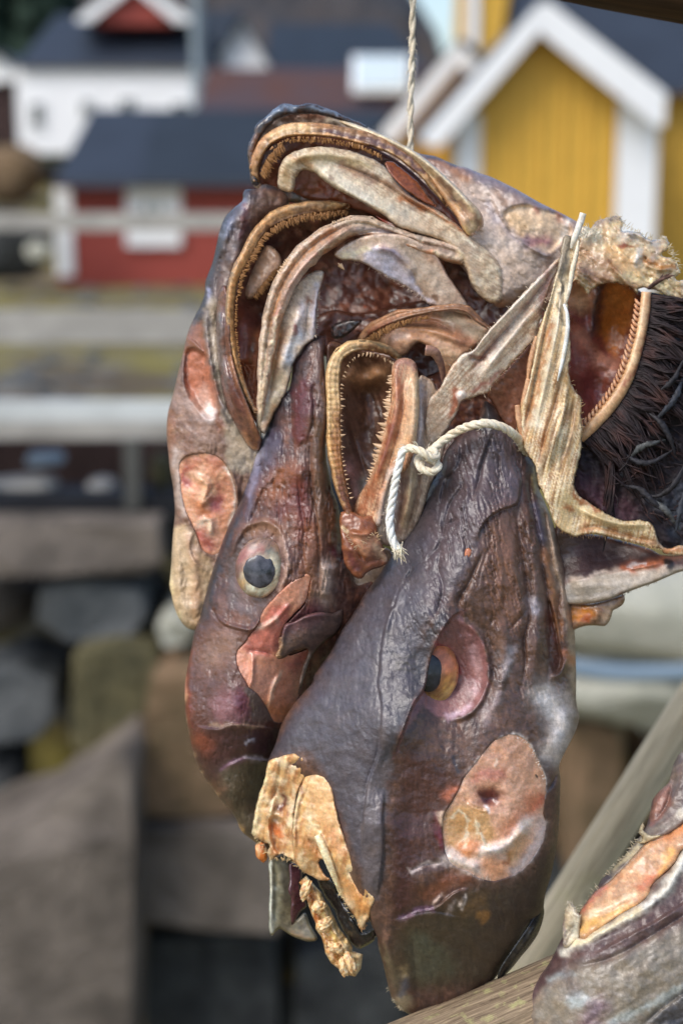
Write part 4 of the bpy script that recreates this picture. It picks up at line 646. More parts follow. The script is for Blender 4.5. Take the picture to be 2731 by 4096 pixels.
# throat skin hanging under the lower jaw
relief('throat_skin', h3, M_LINING, tE(1350,780, 1318,930, 1300,1050, 1290,1200, 1282,1300, 1230,1340, 1160,1420, 1100,1530, 1090,1600, 1040,1760, 960,1900, 880,2070, 850,2060, 835,1880, 850,1640, 865,1420, 890,1250, 940,1110, 1030,970, 1150,850, 1260,770),
 [(1160,1180,20),(1080,1330,60),(1060,1500,90),(1290,1110,10),(1270,1180,20),(1260,1250,20),(1200,1250,-20),(1250,1340,30),(1160,1330,10),(1180,1400,20),(1120,1450,30),(1150,1520,60),(1090,1600,70),(1100,1680,110),(1060,1720,100)], (214,192,168), [('line',tE(1300,900,1280,1100,1260,1280),20,(196,186,192),.9),('line',tE(1190,1050,1160,1200,1140,1300),18,(214,206,212),.8),('ell',(1180,1318,12,26,10),.4,(120,50,54),.8),('line',tE(1230,1000,1260,1010),8,(140,80,54),.8),('line',tE(1160,1300,1080,1380,1060,1500),22,(206,206,210),.9),('line',tE(1000,1260,960,1450,920,1700),18,(198,146,100),.8),('line',tE(980,1650,920,1900),30,(206,190,160),.7),('line',tE(960,1850,900,2030),14,(196,140,90),.7),('noise',20,4,.1,.3,(150,118,96),.5)],
 [('ridge',tE(1300,900,1280,1100,1260,1300),12,18),('crease',tE(1240,980,1210,1150,1200,1320),9,24),('ridge',tE(1160,1100,1080,1320,1010,1560),16,16),('crease',tE(1020,1200,960,1500,900,1850),9,22),('noise',26,9),('noise',9,2.4)], 4.6, 12, 14, 18, seed=34, rag=6)
relief('throat_skin', h3, M_LINING, tG(-30,430, 20,380, 120,320, 240,280, 400,265, 560,290, 680,350, 800,450, 880,600, 970,730, 1040,840, 1080,930, 900,880, 740,838, 690,800, 620,745, 530,690, 420,630, 320,575, 220,515, 120,485, 30,480),
 [(1390,1020,0),(1450,1000,10),(1480,1050,20),(1560,1010,20),(1560,1080,50),(1640,1120,80),(1660,1030,60),(1740,1100,90),(1800,1200,130),(1700,1190,120),(1860,1240,160)], (214,188,166), [('poly',tG(250,400,400,390,540,480,600,600,640,700,760,830,640,770,460,660,300,560,210,500),10,(200,192,204),.9),('line',tG(360,380,560,500),12,(150,128,140),.7),('line',tG(60,450,160,410,240,400),14,(222,206,172),.8),('line',tG(600,480,760,640,900,800),40,(204,180,156),.6),('line',tG(700,420,860,560,1000,760),14,(160,120,96),.6),('ell',(1735,1200,14,10),.5,(110,80,60),.8),('noise',24,4,.12,.3,(160,130,112),.4)],
 [('ridge',tG(270,390,420,400,560,520,620,640),14,20),('crease',tG(590,560,640,680,760,830),10,20),('noise',40,10),('noise',10,2),('streak',45,70,10,4,3)], 4.6, 13, 16, 20, seed=35, rag=4)
teeth(lj3, M_TOOTH, [(1352,1050,-10),(1362,1062,-10)], 2, [26,20], [80,60], 1.1, .2)

# ================================================================== TOP HEAD
h4 = thing('cod_head', P(1400,560,400), 'topmost cod head, lying sideways with its mouth open to the left under a dark lip', 'cod head', GRPH)
o4 = (tF(80,560, 58,460, 50,330, 90,240, 112,180, 170,130, 222,82, 280,56, 350,66, 440,56, 560,90, 660,135, 780,190, 900,250, 1050,330, 1130,368, 1225,385, 1350,440, 1425,458, 1500,490, 1568,512)
    + tQ(1180,432, 1240,466, 1300,496, 1340,525, 1360,600) + tU(2300,1180, 2200,1240, 2100,1230) + tG(1500,740, 1400,830, 1290,865, 1200,800, 1070,700, 1040,600, 900,450, 700,330, 480,230) + tF(900,760, 700,700, 480,680, 300,640, 140,600))
c4 = [(1000,600,260),(1080,480,230),(1150,440,260),(1300,480,280),(1200,560,330),(1100,650,330),(1450,560,300),(1350,700,360),(1600,660,290),(1500,750,300),(1700,700,270),(1800,760,230),(1700,900,230),(1850,880,190),(1950,800,230),(2050,850,200),(2000,1000,170),(2150,900,210),(2250,950,260),(2100,1050,190),(1950,1150,180),(2000,1200,200),(1850,1050,190),(2200,1100,250),(1700,1000,260)]
EYE4 = tH(130,110, 200,60, 300,40, 420,70, 550,110, 640,170, 680,260, 600,330, 480,420, 400,390, 300,350, 200,280, 150,200)
f4 = [('plate',EYE4,10,-22),('fold',tQ(1120,440,1150,500,1180,540,1230,580,1280,600)[::-1],30,22),('ridge',tQ(1100,420,1150,470,1210,545,1290,605),14,14),('noise',60,16),('noise',24,6),('wrinkle',30,120,26,9,5),('noise',10,1.5),('bump',(2010,1160,70,60,0),34),('streak',40,100,16,6,3)]
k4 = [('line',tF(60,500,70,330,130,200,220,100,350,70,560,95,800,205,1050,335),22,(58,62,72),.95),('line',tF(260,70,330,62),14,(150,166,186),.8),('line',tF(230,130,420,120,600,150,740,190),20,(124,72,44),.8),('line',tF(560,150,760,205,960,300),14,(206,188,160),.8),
 ('line',tF(1130,380,1350,450,1500,500)+tQ(1200,446,1300,500),34,(126,118,130),.9),('line',tF(1150,385,1300,440,1420,540),26,(166,110,60),.6),('line',tF(1140,372,1220,390,1350,445),8,(66,74,88),.9),('poly',tQ(1060,430,1130,440,1160,520,1230,570,1260,640,1200,680,1120,640,1070,560),18,(196,176,162),.9),
 ('poly',EYE4,9,(222,192,158),1.0),('line',tH(300,340,380,340,470,320),26,(146,92,104),.85),('line',tH(560,120,640,220),16,(178,104,80),.6),('ell',(2060,900,60,44),.5,(214,178,134),.8),('line',tH(380,60,400,90),13,(164,90,70),.7),('line',tH(640,170,600,320),16,(230,220,206),.8),
 ('line',tH(0,50,130,200,300,360,450,440),20,(150,140,146),.7),('poly',tG(1060,300,1568,400,1568,640,1400,830,1290,865,1070,700),20,(200,178,158),.8),('line',tG(1150,640,1300,820),34,(190,144,104),.7),('noise',30,7,.1,.3,(160,128,110),.5),('noise',40,2,.1,.3,(220,204,190),.5)]
relief('skin', h4, M_SKIN, o4, c4, (168,140,120), k4, f4, h=5.5, R=40, Rd=54, T=330, Rb=170, seed=4)
relief('mouth_lining', h4, M_LINING, tF(130,560, 110,460, 160,330, 300,240, 520,240, 760,300, 1000,420, 1200,600, 1400,850, 1200,940, 1000,830, 800,740, 600,690, 460,670, 330,640), [(1040,700,200),(1100,560,180),(1250,560,200),(1200,700,240),(1300,740,250),(1450,650,200),(1500,800,230),(1700,800,180),(1750,920,190)], (92,46,27), [('line',tF(470,560,640,640,850,720),50,(118,58,28),.8),('line',tF(420,480,480,520),30,(120,84,70),.8),('line',tF(720,690,860,730),26,(140,90,72),.7),('noise',40,3,.1,.3,(84,44,28),.6)], [('noise',70,14),('noise',16,3)], 5.5, 30, 16, 50, seed=41)
UJ4 = [(1028,730,190),(1018,670,170),(1036,610,150),(1072,560,130),(1140,524,110),(1225,517,100),(1310,522,96),(1405,540,92),(1500,566,88),(1575,598,86),(1640,640,88),(1690,690,92),(1730,740,100),(1765,790,112),(1790,830,130)]
uj4 = band('upper_jaw', h4, M_BONE, UJ4, [14,20,22,25,28,28,27,27,27,27,26,24,20,16,8], (190,146,102), [(.7,'ridge',7,10),(-.6,'crease',6,10)], [(.85,8,(216,180,130),.7),(-.8,8,(140,92,58),.7)], [('line',[(1300,524),(1380,538),(1500,568),(1600,612),(1690,690)],13,(92,66,72),.8),('line',[(1090,545),(1150,516),(1240,510)],16,(220,184,132),.8),('line',[(1040,720),(1036,650)],14,(120,80,50),.6),('noise',12,4,.1,.3,(132,90,64),.5)], [('rings',[(a_,b_) for a_,b_,c_ in UJ4],44,46,5),('noise',16,6)], 50, 30, seed=7, rag=4)
for x,y,w in [(1300,560,76),(1352,568,74),(1395,577,72),(1450,592,70),(1240,552,80),(1105,582,110)]:
    pass
teeth(uj4, M_TOOTH2, [(1090,590,96),(1160,552,80),(1240,548,74),(1320,555,70),(1400,570,66),(1470,592,64),(1530,622,66)], 40, [14,17,15,17,14], [120,95,90,88,85,85], 1.0, .4)
bristle('tooth_band', uj4, M_TOOTH2, [(1128,570,110),(1090,600,120),(1060,640,130),(1040,690,150)], 150, [28,32,34,30], [80,60,45,40], 15, (150,106,66), seed=6)
bristle('tooth_band', uj4, M_TOOTH2, [(1160,556,95),(1260,556,90),(1360,566,86),(1450,588,84),(1530,625,84)], 150, [10,12,10], [92,88,85], 8, (168,118,74), 2.8, seed=7)
lj4 = relief('lower_jaw', h4, M_BONE, tF(248,590, 240,500, 268,412, 345,352, 480,325, 620,335, 760,372, 900,440, 1000,555, 1110,650, 1250,730, 1380,830, 1445,890, 1568,990, 1640,1100, 1640,1290, 1540,1290, 1450,1190, 1400,1060, 1290,930, 1000,830, 900,756, 740,662, 600,590, 520,532, 460,485, 395,472, 352,520, 332,605),
 [(1125,720,110),(1130,640,70),(1180,610,50),(1280,600,50),(1260,650,60),(1400,620,60),(1350,700,60),(1450,760,50),(1500,680,70),(1600,760,80),(1560,830,50),(1700,850,90),(1700,920,60),(1850,920,110),(1850,1000,90),(1950,1100,120),(1950,1180,130)], (214,194,164),
 [('line',tF(480,450,700,600,900,720,1100,830),40,(212,202,180),.8),('line',tF(300,440,420,390,640,400,800,450),20,(214,192,150),.7),('line',tF(640,440,800,510,1000,600,1150,700),22,(142,108,88),.8),('line',tF(330,400,420,420,440,440),16,(176,130,86),.7),('ell',(1320,705,12,12),.5,(130,106,90),.8),('line',tF(270,560,290,500),20,(168,140,100),.7),('line',tF(1000,640,1200,730,1430,870),9,(178,110,64),.8),('line',tF(360,590,380,520,390,490),9,(196,196,204),.7),('line',tF(1000,800,1250,920,1450,1100),44,(182,152,122),.6),('streak',32,130,10,3,.08,.2,(226,212,184),.5),('streak',32,100,8,9,.12,.2,(132,98,74),.5),('noise',30,4,.12,.3,(160,132,104),.5),('noise',12,8,.18,.2,(140,104,80),.35)],
 [('ridge',tF(300,440,420,380,640,380,800,430),16,16),('crease',tF(560,420,720,470,900,560,1100,690,1300,800),11,26),('ridge',tF(480,470,700,620,900,740),22,18),('crease',tF(350,340,380,420,460,480),9,14),('ridge',tF(980,600,1200,720,1430,870),9,20),('noise',40,10),('noise',10,2),('streak',32,110,14,5,3)], 4.6, 22, 34, 60, seed=42, rag=4)
relief('orange_membrane', h4, M_FLESH, tF(905,425, 960,420, 1040,480, 1120,550, 1180,640, 1230,700, 1150,670, 1060,610, 960,520), [(1570,680,86),(1640,730,84),(1700,790,96),(1620,690,100)], (140,78,46), [('noise',16,3,.1,.3,(96,50,32),.6)], [('noise',16,6)], 5, 8, 6, 10, seed=43, rag=5)
relief('maxilla', h4, M_BONE, tF(620,165, 700,175, 850,232, 1000,300, 1120,370, 1220,450, 1330,550, 1430,650, 1510,740, 1525,820, 1480,850, 1440,888, 1400,850, 1350,760, 1290,680, 1230,590, 1150,480, 1050,395, 900,310, 760,250),
 [(1400,500,150),(1500,550,120),(1620,610,100),(1700,670,90),(1780,740,80),(1860,830,70),(1890,880,74),(1920,900,100),(1880,920,90),(1800,830,100),(1700,720,110)], (206,182,144), [('line',tF(700,185,900,265,1100,375,1280,520,1420,670),12,(226,210,180),.8),('line',tF(1250,540,1380,690,1490,800),14,(110,82,72),.85),('line',tF(1200,540,1300,670,1380,800),20,(190,136,88),.8),('ell',(1865,875,26,30),.5,(206,168,136),.8),('line',tF(1440,640,1510,700,1520,800),12,(174,110,66),.7),('line',tF(1380,830,1440,885),14,(226,190,130),.8),('noise',20,4,.1,.3,(150,112,84),.4)],
 [('ridge',tF(700,185,900,265,1100,375,1280,520,1420,670,1500,790),11,18),('crease',tF(1150,450,1280,580,1400,730,1470,840),10,24),('bump',(1865,875,20,20,0),14),('noise',18,5)], 5, 18, 24, 40, seed=44)
relief('dark_lip', h4, M_GLOSS, tF(80,560, 58,460, 48,330, 88,240, 100,185, 170,128, 222,80, 280,54, 350,64, 440,54, 560,88, 660,133, 800,198, 760,215, 640,165, 520,130, 400,120, 280,135, 190,190, 130,270, 100,350, 95,450, 120,560),
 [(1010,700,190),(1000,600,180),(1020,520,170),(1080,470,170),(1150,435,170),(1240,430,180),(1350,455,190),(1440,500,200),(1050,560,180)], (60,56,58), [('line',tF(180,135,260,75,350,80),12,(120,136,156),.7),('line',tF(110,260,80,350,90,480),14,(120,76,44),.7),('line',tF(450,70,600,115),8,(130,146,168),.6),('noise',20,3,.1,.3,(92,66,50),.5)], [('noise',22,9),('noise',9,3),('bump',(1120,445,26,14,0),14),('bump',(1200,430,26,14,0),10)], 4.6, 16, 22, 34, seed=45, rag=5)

# ================================================================== MIDDLE HEAD (small, deep between the others)
h5 = thing('cod_head', P(1650,1300,330), 'small pinkish cod head wedged deep in the middle, thin toothed jaw arching over its tongue', 'cod head', GRPH)
UJ5 = [(1440,1365,240),(1470,1325,200),(1530,1290,160),(1600,1262,130),(1680,1246,110),(1760,1234,96),(1830,1229,90),(1872,1240,90),(1900,1268,100),(1930,1294,120),(1965,1318,150)]
uj5 = band('upper_jaw', h5, M_BONE, UJ5, [14,22,24,22,18,15,14,14,16,15,8], (188,134,98), [(.5,'ridge',6,9),(-.3,'crease',6,10)], [(.8,8,(150,128,106),.8),(-.6,8,(206,160,116),.6)], [('line',[(1480,1330),(1560,1290)],14,(150,84,56),.7),('noise',14,4,.1,.3,(136,90,64),.5)], [('noise',14,6)], 40, 24, seed=8, rag=5)
bristle('tooth_band', uj5, M_TOOTH2, [(1460,1352,195),(1500,1325,160),(1560,1296,130),(1640,1272,110),(1720,1258,96)], 150, [22,26,16,8], [60,75,88,92], 12, (190,134,94), seed=8)
relief('tongue', h5, M_FLESH, tG(200,1090, 330,990, 480,940, 650,905, 850,880, 1000,900, 1110,970, 1220,1020, 1180,1100, 1100,1180, 960,1310, 900,1420, 840,1420, 800,1260, 650,1140, 520,1250, 380,1180, 330,1150),
 [(1470,1350,290),(1530,1320,230),(1560,1350,180),(1650,1290,210),(1640,1340,150),(1750,1260,220),(1760,1350,150),(1850,1260,190),(1850,1340,160),(1920,1310,180),(1820,1430,150),(1600,1400,180),(1770,1500,210)], (198,154,120), [('ell',(1570,1335,44,30),.4,(206,168,146),.8),('line',tG(420,1000,600,960,760,960),26,(150,92,66),.7),('line',tG(860,890,960,980,1140,1060),34,(206,186,156),.8),('line',tG(560,1060,700,1040,900,1080),26,(196,140,96),.7),('line',tG(800,980,960,1080,1060,1150),20,(154,96,70),.6),('line',tG(820,1220,960,1260),30,(206,176,140),.6),('noise',26,4,.1,.3,(158,112,86),.5)],
 [('ridge',tG(360,1090,480,1020,640,1020,820,1060,1060,1160),18,26),('crease',tG(440,990,640,970,800,980,960,1090),12,26),('noise',30,9),('noise',12,3)], 5, 26, 22, 60, seed=51)
relief('dark_lip', h5, M_GLOSS, tG(-50,1010, 30,970, 110,955, 195,962, 150,1020, 90,1070, 20,1110, -40,1100), [(1350,1310,260),(1400,1290,240),(1440,1285,230),(1370,1340,250)], (44,38,38), [('noise',16,3,.1,.3,(96,66,56),.6)], [('noise',20,8)], 5, 14, 16, 40, seed=52)
relief('mouth_lining', h5, M_LINING, tU(1250,1400, 1240,1290, 1330,1240, 1450,1250, 1700,1200, 1960,1190, 2100,1200, 2050,1330, 1900,1480, 1780,1640, 1640,1640, 1500,1500), [(1270,1340,330),(1450,1350,360),(1650,1250,360),(1900,1220,300),(2050,1230,260),(1850,1450,300),(1700,1550,330),(1500,1450,370)], (84,48,34), [('noise',40,3,.1,.3,(82,48,36),.6)], [('noise',60,20)], 7, 30, 20, 60, seed=53)

shreds(h3, tE(1310,930, 1295,1100, 1285,1290), 40, 14, 1.1, (206,186,166), M_BONE, 30, 11)
shreds(h3, tG(100,485, 320,575, 530,690, 740,830), 50, 16, 1.1, (196,170,150), M_BONE, 60, 12)
shreds(h3, tE(700,1500, 760,1640, 790,1780), 24, 60, 1.3, (196,130,90), M_BONE, 200, 13, 70)
shreds(h3, tE(730,1790, 780,1840, 800,1900), 20, 30, 1.2, (206,160,120), M_BONE, 90, 14, 10)
shreds(h4, tF(1000,840, 1250,930, 1440,1090), 40, 16, 1.2, (196,170,140), M_BONE, 100, 15)
shreds(h4, tF(1440,888, 1520,820), 20, 18, 1.4, (150,116,92), M_BONE, 84, 16)
# ================================================================== RIGHT HEAD (split open: bony blades, gill arch, black gills)
h6 = thing('cod_head', P(2300,1000,200), 'split cod head at right edge with pale bony blades and black gill threads', 'cod head', GRPH)
BL1 = [(1710,1610),(1740,1570),(1765,1540),(1800,1470),(1850,1415),(1885,1405),(1925,1355),(1965,1305),(2050,1215),(2134,1125),(2190,1070),(2236,1030),(2236,1062),(2210,1120),(2187,1180),(2165,1260),(2147,1325),(2137,1355),(2082,1415),(2022,1480),(1977,1530),(1947,1574),(1925,1578),(1880,1597),(1850,1605),(1822,1660),(1790,1715),(1768,1745),(1745,1770),(1715,1780),(1700,1700)]
relief('bone_blade', h6, M_BONE, BL1, [(2230,1045,10),(2150,1150,-20),(2060,1230,-40),(2100,1330,0),(1960,1340,-60),(2000,1440,-20),(1870,1440,-60),(1920,1540,-20),(1820,1530,-50),(1760,1600,-20),(1840,1600,-20),(1740,1720,20),(1800,1680,10)], (222,200,174),
 [('streak',-48,120,9,3,.05,.2,(150,104,74),.6),('streak',-48,80,6,8,.1,.2,(244,234,216),.6),('line',[(2225,1060),(2120,1190),(2040,1290),(1960,1390),(1900,1460)],13,(150,96,72),.75),('line',[(2200,1080),(2050,1230),(1940,1340),(1860,1420)],22,(228,214,196),.8),('line',[(2190,1090),(2180,1170),(2165,1240)],18,(140,80,76),.6),('line',[(2120,1350),(2030,1450),(1950,1560)],8,(232,216,196),.9),('line',[(2080,1260),(2000,1390),(1930,1480)],26,(224,208,188),.7),('ell',(1843,1583,17,24,20),.4,(232,214,204),.95),('line',[(1822,1560),(1815,1610),(1800,1660)],13,(170,88,58),.85),('line',[(1890,1430),(1930,1436),(1945,1424)],9,(130,84,76),.9),('line',[(1880,1560),(1940,1540),(2000,1480)],9,(150,84,74),.7),('line',[(1730,1640),(1760,1700),(1740,1760)],26,(190,164,140),.7),('noise',20,4,.1,.3,(168,126,98),.5),('noise',6,8,.2,.2,(120,88,66),.35)],
 [('ridge',[(2225,1050),(2090,1190),(1980,1300),(1870,1420)],14,26),('crease',[(2225,1065),(2130,1190),(2050,1290),(1950,1400),(1890,1480)],11,36),('ridge',[(2170,1200),(2080,1310),(1990,1420),(1930,1500)],16,22),('crease',[(1880,1432),(1920,1440),(1950,1426)],7,20),('bump',(1843,1583,16,22,20),18),('noise',40,7),('streak',-48,110,10,4,3),('noise',9,1.2)], h=4.0, R=12, Rd=14, T=18, seed=61, rag=5)
BL2 = (tH(575,470, 610,300, 660,285, 740,310, 705,560, 668,700, 645,800, 655,950, 662,1100, 672,1270, 652,1300, 662,1430, 712,1540, 755,1585, 752,1750, 762,1880, 752,2000, 722,2150, 697,2240)
  + tI(700,900, 740,972, 850,1042, 960,1112, 1100,1162, 1220,1160, 1310,1182, 1338,1230, 1372,1330, 1440,1385, 1568,1362, 1568,1438, 1430,1432, 1370,1390, 1200,1350, 1000,1300, 850,1270, 770,1282, 700,1290, 610,1252, 540,1190, 500,1080, 450,960, 400,850, 380,720, 330,650, 290,590)
  + tH(262,1850, 245,1680, 300,1560, 340,1420, 382,1200, 400,1060, 460,900, 500,780, 540,620))
relief('bone_blade', h6, M_BONE, BL2, [(2270,970,0),(2250,1080,-20),(2290,1150,0),(2180,1300,-20),(2250,1300,-50),(2130,1500,0),(2230,1500,-50),(2300,1600,-10),(2100,1750,0),(2220,1750,-60),(2320,1800,-10),(2170,1900,-30),(2260,1950,-50),(2220,2100,-40),(2300,2060,0),(2400,2080,-10),(2500,2100,10),(2600,2140,20),(2720,2200,30),(2640,2200,40)], (212,182,134),
 [('line',tH(560,560,470,900,380,1300,310,1600),13,(226,206,172),.8),('line',tH(600,640,580,900,520,1200,460,1480,380,1800),20,(224,210,182),.8),('line',tH(640,640,640,950,600,1300),16,(222,210,184),.6),('line',tH(510,1000,430,1350,360,1650,280,1960),10,(170,112,70),.7),('line',tH(600,1380,560,1550,470,1850,420,2100),14,(150,96,56),.6),('line',tH(640,1400,690,1800,620,2100),16,(184,140,84),.7),('line',tH(680,1600,680,1900,560,2150),9,(120,96,72),.6),('line',tH(580,1700,480,2000,420,2250),9,(118,96,76),.6),('poly',tH(575,460,600,290,665,280,660,520,620,640,590,800,575,640),6,(136,124,104),.9),('line',tH(660,300,600,640,580,850,620,1000),6,(70,64,52),.8),
  ('line',tI(640,960,620,1100,640,1240),22,(216,190,140),.7),('line',tI(720,1040,860,1120,1050,1200,1250,1210),18,(214,190,142),.8),('line',tI(740,1240,900,1220,1100,1280,1340,1340),11,(168,112,66),.7),('line',tI(700,900,700,980,900,1080),8,(156,90,50),.8),('line',tI(1350,1330,1420,1400,1540,1380),14,(110,84,70),.7),('line',tI(620,1060,680,1080),8,(150,84,40),.8),('line',tI(1440,1410,1568,1380),12,(196,130,80),.7),('streak',104,150,9,3,.02,.2,(132,84,48),.7),('streak',104,110,6,8,.06,.2,(240,224,190),.7),('noise',6,8,.2,.2,(110,80,54),.35)],
 [('ridge',tH(560,560,470,900,380,1300,310,1600,290,1800),9,24),('crease',tH(545,700,480,950,420,1250,360,1550,290,1880),8,26),('ridge',tH(600,640,570,950,510,1250,440,1560,380,1840),11,22),('crease',tH(615,700,600,980,560,1250,500,1480),7,18),('ridge',tH(640,700,640,1000,600,1280,560,1450),9,14),('crease',tH(600,1400,540,1650,460,1900,420,2100),9,22),('ridge',tH(640,1450,600,1750,520,2000,470,2200),11,18),('crease',tH(690,1600,660,1850,580,2100),8,20),('ridge',tI(600,300,480,600,430,780),12,16),('ridge',tI(720,1060,860,1130,1050,1190,1280,1200),13,24),('crease',tI(760,1230,900,1210,1150,1290,1330,1330),9,22),('streak',104,140,9,6,3),('noise',24,4),('noise',9,1.2)], h=4.0, R=11, Rd=13, T=16, seed=62, rag=6)
sweep('bone_ray', h6, M_BONE, [(x,y,w) for (x,y),w in zip(tH(768,105, 745,180, 715,260, 690,330, 672,390),(-30,-30,-30,-26,-10))], [13,14,13,12,6], [10,11,10,9,6], (226,220,206), [('streak',110,40,5,3,.1,.2,(196,186,164),.5)], 10, 5, None, .1, 14)
sweep('bone_ray', h6, M_BONE, [(x,y,w) for (x,y),w in zip(tH(732,325, 708,450, 680,560, 662,680, 640,780, 622,840),(-30,-34,-34,-34,-34,-20))], [5,9,10,9,8,5], [6,9,10,9,8,5], (226,214,190), [('streak',104,40,5,3,.1,.2,(200,176,140),.5)], 10, 5, None, .1, 14)
sweep('bone_ray', h6, M_BONE, [(x,y,w) for (x,y),w in zip(tH(612,830, 636,900, 644,1000, 632,1120, 606,1260, 580,1380, 562,1450),(-50,-62,-66,-66,-66,-64,-50))], [5,8,9,9,8,7,3], [5,8,8,8,7,6,3], (230,228,220), [('noise',12,3,.1,.3,(206,196,176),.5)], 10, 5, None, .1, 14)
for a in [tH(400,1090, 370,1200, 340,1330, 326,1440), tH(330,1430,310,1540,290,1640,300,1760), tH(240,1640,256,1760,280,1880,290,1950), tH(410,1640,340,1750,300,1850)]:
    sweep('bone_ray', h6, M_BONE, [(x,y,10+4*i) for i,(x,y) in enumerate(a)], [10,13,12,6], [9,11,10,6], (206,160,120), [('noise',14,3,.1,.3,(160,104,74),.5)], 10, 6, None, .1, 20)
relief('membrane', h6, M_LINING, tU(1640,1560, 1760,1480, 1900,1400, 2080,1300, 2180,1250, 2200,1600, 2180,1900, 2100,2000, 1950,1900, 1750,1900, 1650,1800), [(1700,1600,300),(1850,1550,290),(2050,1400,250),(2150,1600,220),(1950,1700,300),(1750,1800,280),(2100,1900,200)], (82,46,34), [('noise',40,3,.1,.3,(66,40,32),.6),('noise',26,8,.12,.3,(146,94,66),.5)], [('noise',60,22),('noise',20,7)], 6, 26, 20, 30, seed=69)
relief('membrane', h6, M_LINING, tH(0,1545, 60,1440, 160,1350, 280,1220, 390,1095, 420,1200, 380,1500, 300,1700, 290,1900, 200,1850, 110,1760, 60,1650), [(1960,1570,60),(2060,1440,50),(2130,1370,50),(2120,1540,90),(2080,1680,110),(2000,1640,100)], (146,94,70), [('noise',24,3,.1,.3,(104,64,48),.6),('line',tH(200,1600,280,1500),20,(176,120,92),.6)], [('noise',40,14),('noise',14,4)], 5, 16, 10, 16, seed=63)
# ragged cream neck cut
relief('neck_cut', h6, M_FLESH, tH(735,330, 762,218, 820,235, 850,190, 940,150, 1040,128, 1088,180, 1085,250, 1200,250, 1270,300, 1340,322, 1430,288, 1458,370, 1405,445, 1500,480, 1538,580, 1505,640, 1700,640, 1800,760, 1700,860, 1500,800, 1390,745, 1290,705, 1215,715, 1190,760, 1165,720, 1100,680, 1020,665, 950,665, 870,690, 820,745, 760,700, 690,660, 660,730, 668,690, 705,560),
 [(2320,1000,150),(2400,930,170),(2470,880,200),(2300,1100,110),(2400,1060,130),(2480,1000,140),(2460,1120,120),(2560,960,190),(2560,1060,150),(2660,980,210),(2640,1080,170),(2680,1160,190),(2780,1180,230),(2540,1150,140),(2350,1150,130)], (206,180,138),
 [('line',tH(760,400,900,500,1040,540,1150,660),40,(160,120,90),.75),('line',tH(860,200,960,150,1050,140),16,(122,116,122),.7),('line',tH(1100,270,1240,280,1350,340),26,(196,190,186),.8),('line',tH(1350,420,1300,480),16,(120,110,114),.7),('line',tH(1000,420,1100,480,1180,560),30,(214,166,106),.7),('line',tH(1250,440,1300,500,1400,540,1500,520),11,(160,104,46),.9),('line',tH(1180,500,1220,420),16,(232,226,214),.8),('line',tH(780,260,880,280),22,(226,218,196),.9),('ell',(2490,982,18,12),.5,(124,60,36),.9),('ell',(2510,992,30,8),.5,(150,84,46),.8),('line',tH(970,500,1060,600,1170,720),9,(130,88,52),.85),('line',tH(760,560,860,620,960,640),30,(150,108,86),.8),('line',tH(1100,600,1280,650,1450,700),22,(226,206,160),.8),('noise',20,3,.1,.25,(232,214,180),.6),('noise',26,8,.14,.25,(170,120,76),.5)],
 [('ridge',tH(965,500,1060,600,1170,720),13,34),('ridge',tH(1090,260,1200,265,1340,340),14,24),('crease',tH(1250,440,1300,510,1400,550),9,30),('ridge',tH(1260,460,1320,540,1480,560),11,24),('ridge',tH(1220,420,1170,520),14,22),('noise',60,20),('noise',18,5),('wrinkle',40,120,26,12,5),('noise',8,1.5)], 4.4, 12, 16, 26, seed=64, rag=14)
relief('gill_cavity', h6, M_LINING, tH(640,620, 760,660, 900,640, 1080,640, 1210,720, 1260,800, 1230,1100, 1100,1420, 900,1700, 760,1900, 700,1560, 640,1400, 620,1000), [(2270,1150,150),(2330,1160,200),(2400,1150,230),(2500,1160,230),(2450,1300,350),(2500,1300,320),(2350,1250,270),(2300,1350,190),(2400,1400,330),(2350,1550,280),(2300,1500,180),(2450,1500,260),(2350,1700,200)], (128,66,46),
 [('poly',tH(950,690,1060,660,1160,720,1170,860,1080,1150,1000,1260,900,1100,910,850),20,(186,110,44),.95),('line',tH(900,720,860,900,850,1080),26,(52,34,40),.95),('line',tH(760,700,740,820),44,(206,158,118),.8),('line',tH(700,930,780,960),20,(110,50,52),.8),('line',tH(740,1100,860,1240,980,1320),40,(196,140,116),.7),('line',tH(700,1250,760,1420,800,1560),60,(140,66,62),.8),('line',tH(880,1110,960,1220),18,(122,52,56),.7),('ell',(2372,1408,8,8),.5,(90,40,24),.9),('noise',30,3,.1,.35,(110,56,44),.4)],
 [('ridge',tH(900,680,850,900,860,1120),22,50),('noise',60,14),('noise',20,4),('ridge',tH(740,1080,880,1260,1000,1340),26,24)], 5, 26, 20, 60, seed=65)
ga = tH(1272,735, 1262,860, 1245,980, 1222,1100, 1185,1240, 1135,1390, 1065,1530, 980,1650, 890,1755, 800,1850, 740,1910)
gw = [120,112,106,100,96,94,94,96,100,106,112]
garch = sweep('gill_arch', h6, M_BONE, [(x,y,w) for (x,y),w in zip(ga,gw)], [20,22,22,22,23,24,25,26,26,24,20], [22,24,24,24,24,24,24,24,22,20,16], (206,164,120), [('line',tH(1310,740,1290,980,1230,1250,1120,1480),7,(150,80,60),.8),('line',tH(1250,760,1220,1050,1130,1360),6,(226,200,160),.7),('noise',24,4,.1,.3,(180,128,86),.5)], 16, 5, None, .03, 40, 9)
rm = None
gp = smooth([(x,y,w) for (x,y),w in zip(ga,gw)], 4); gs = np.linspace(0,1,len(gp))
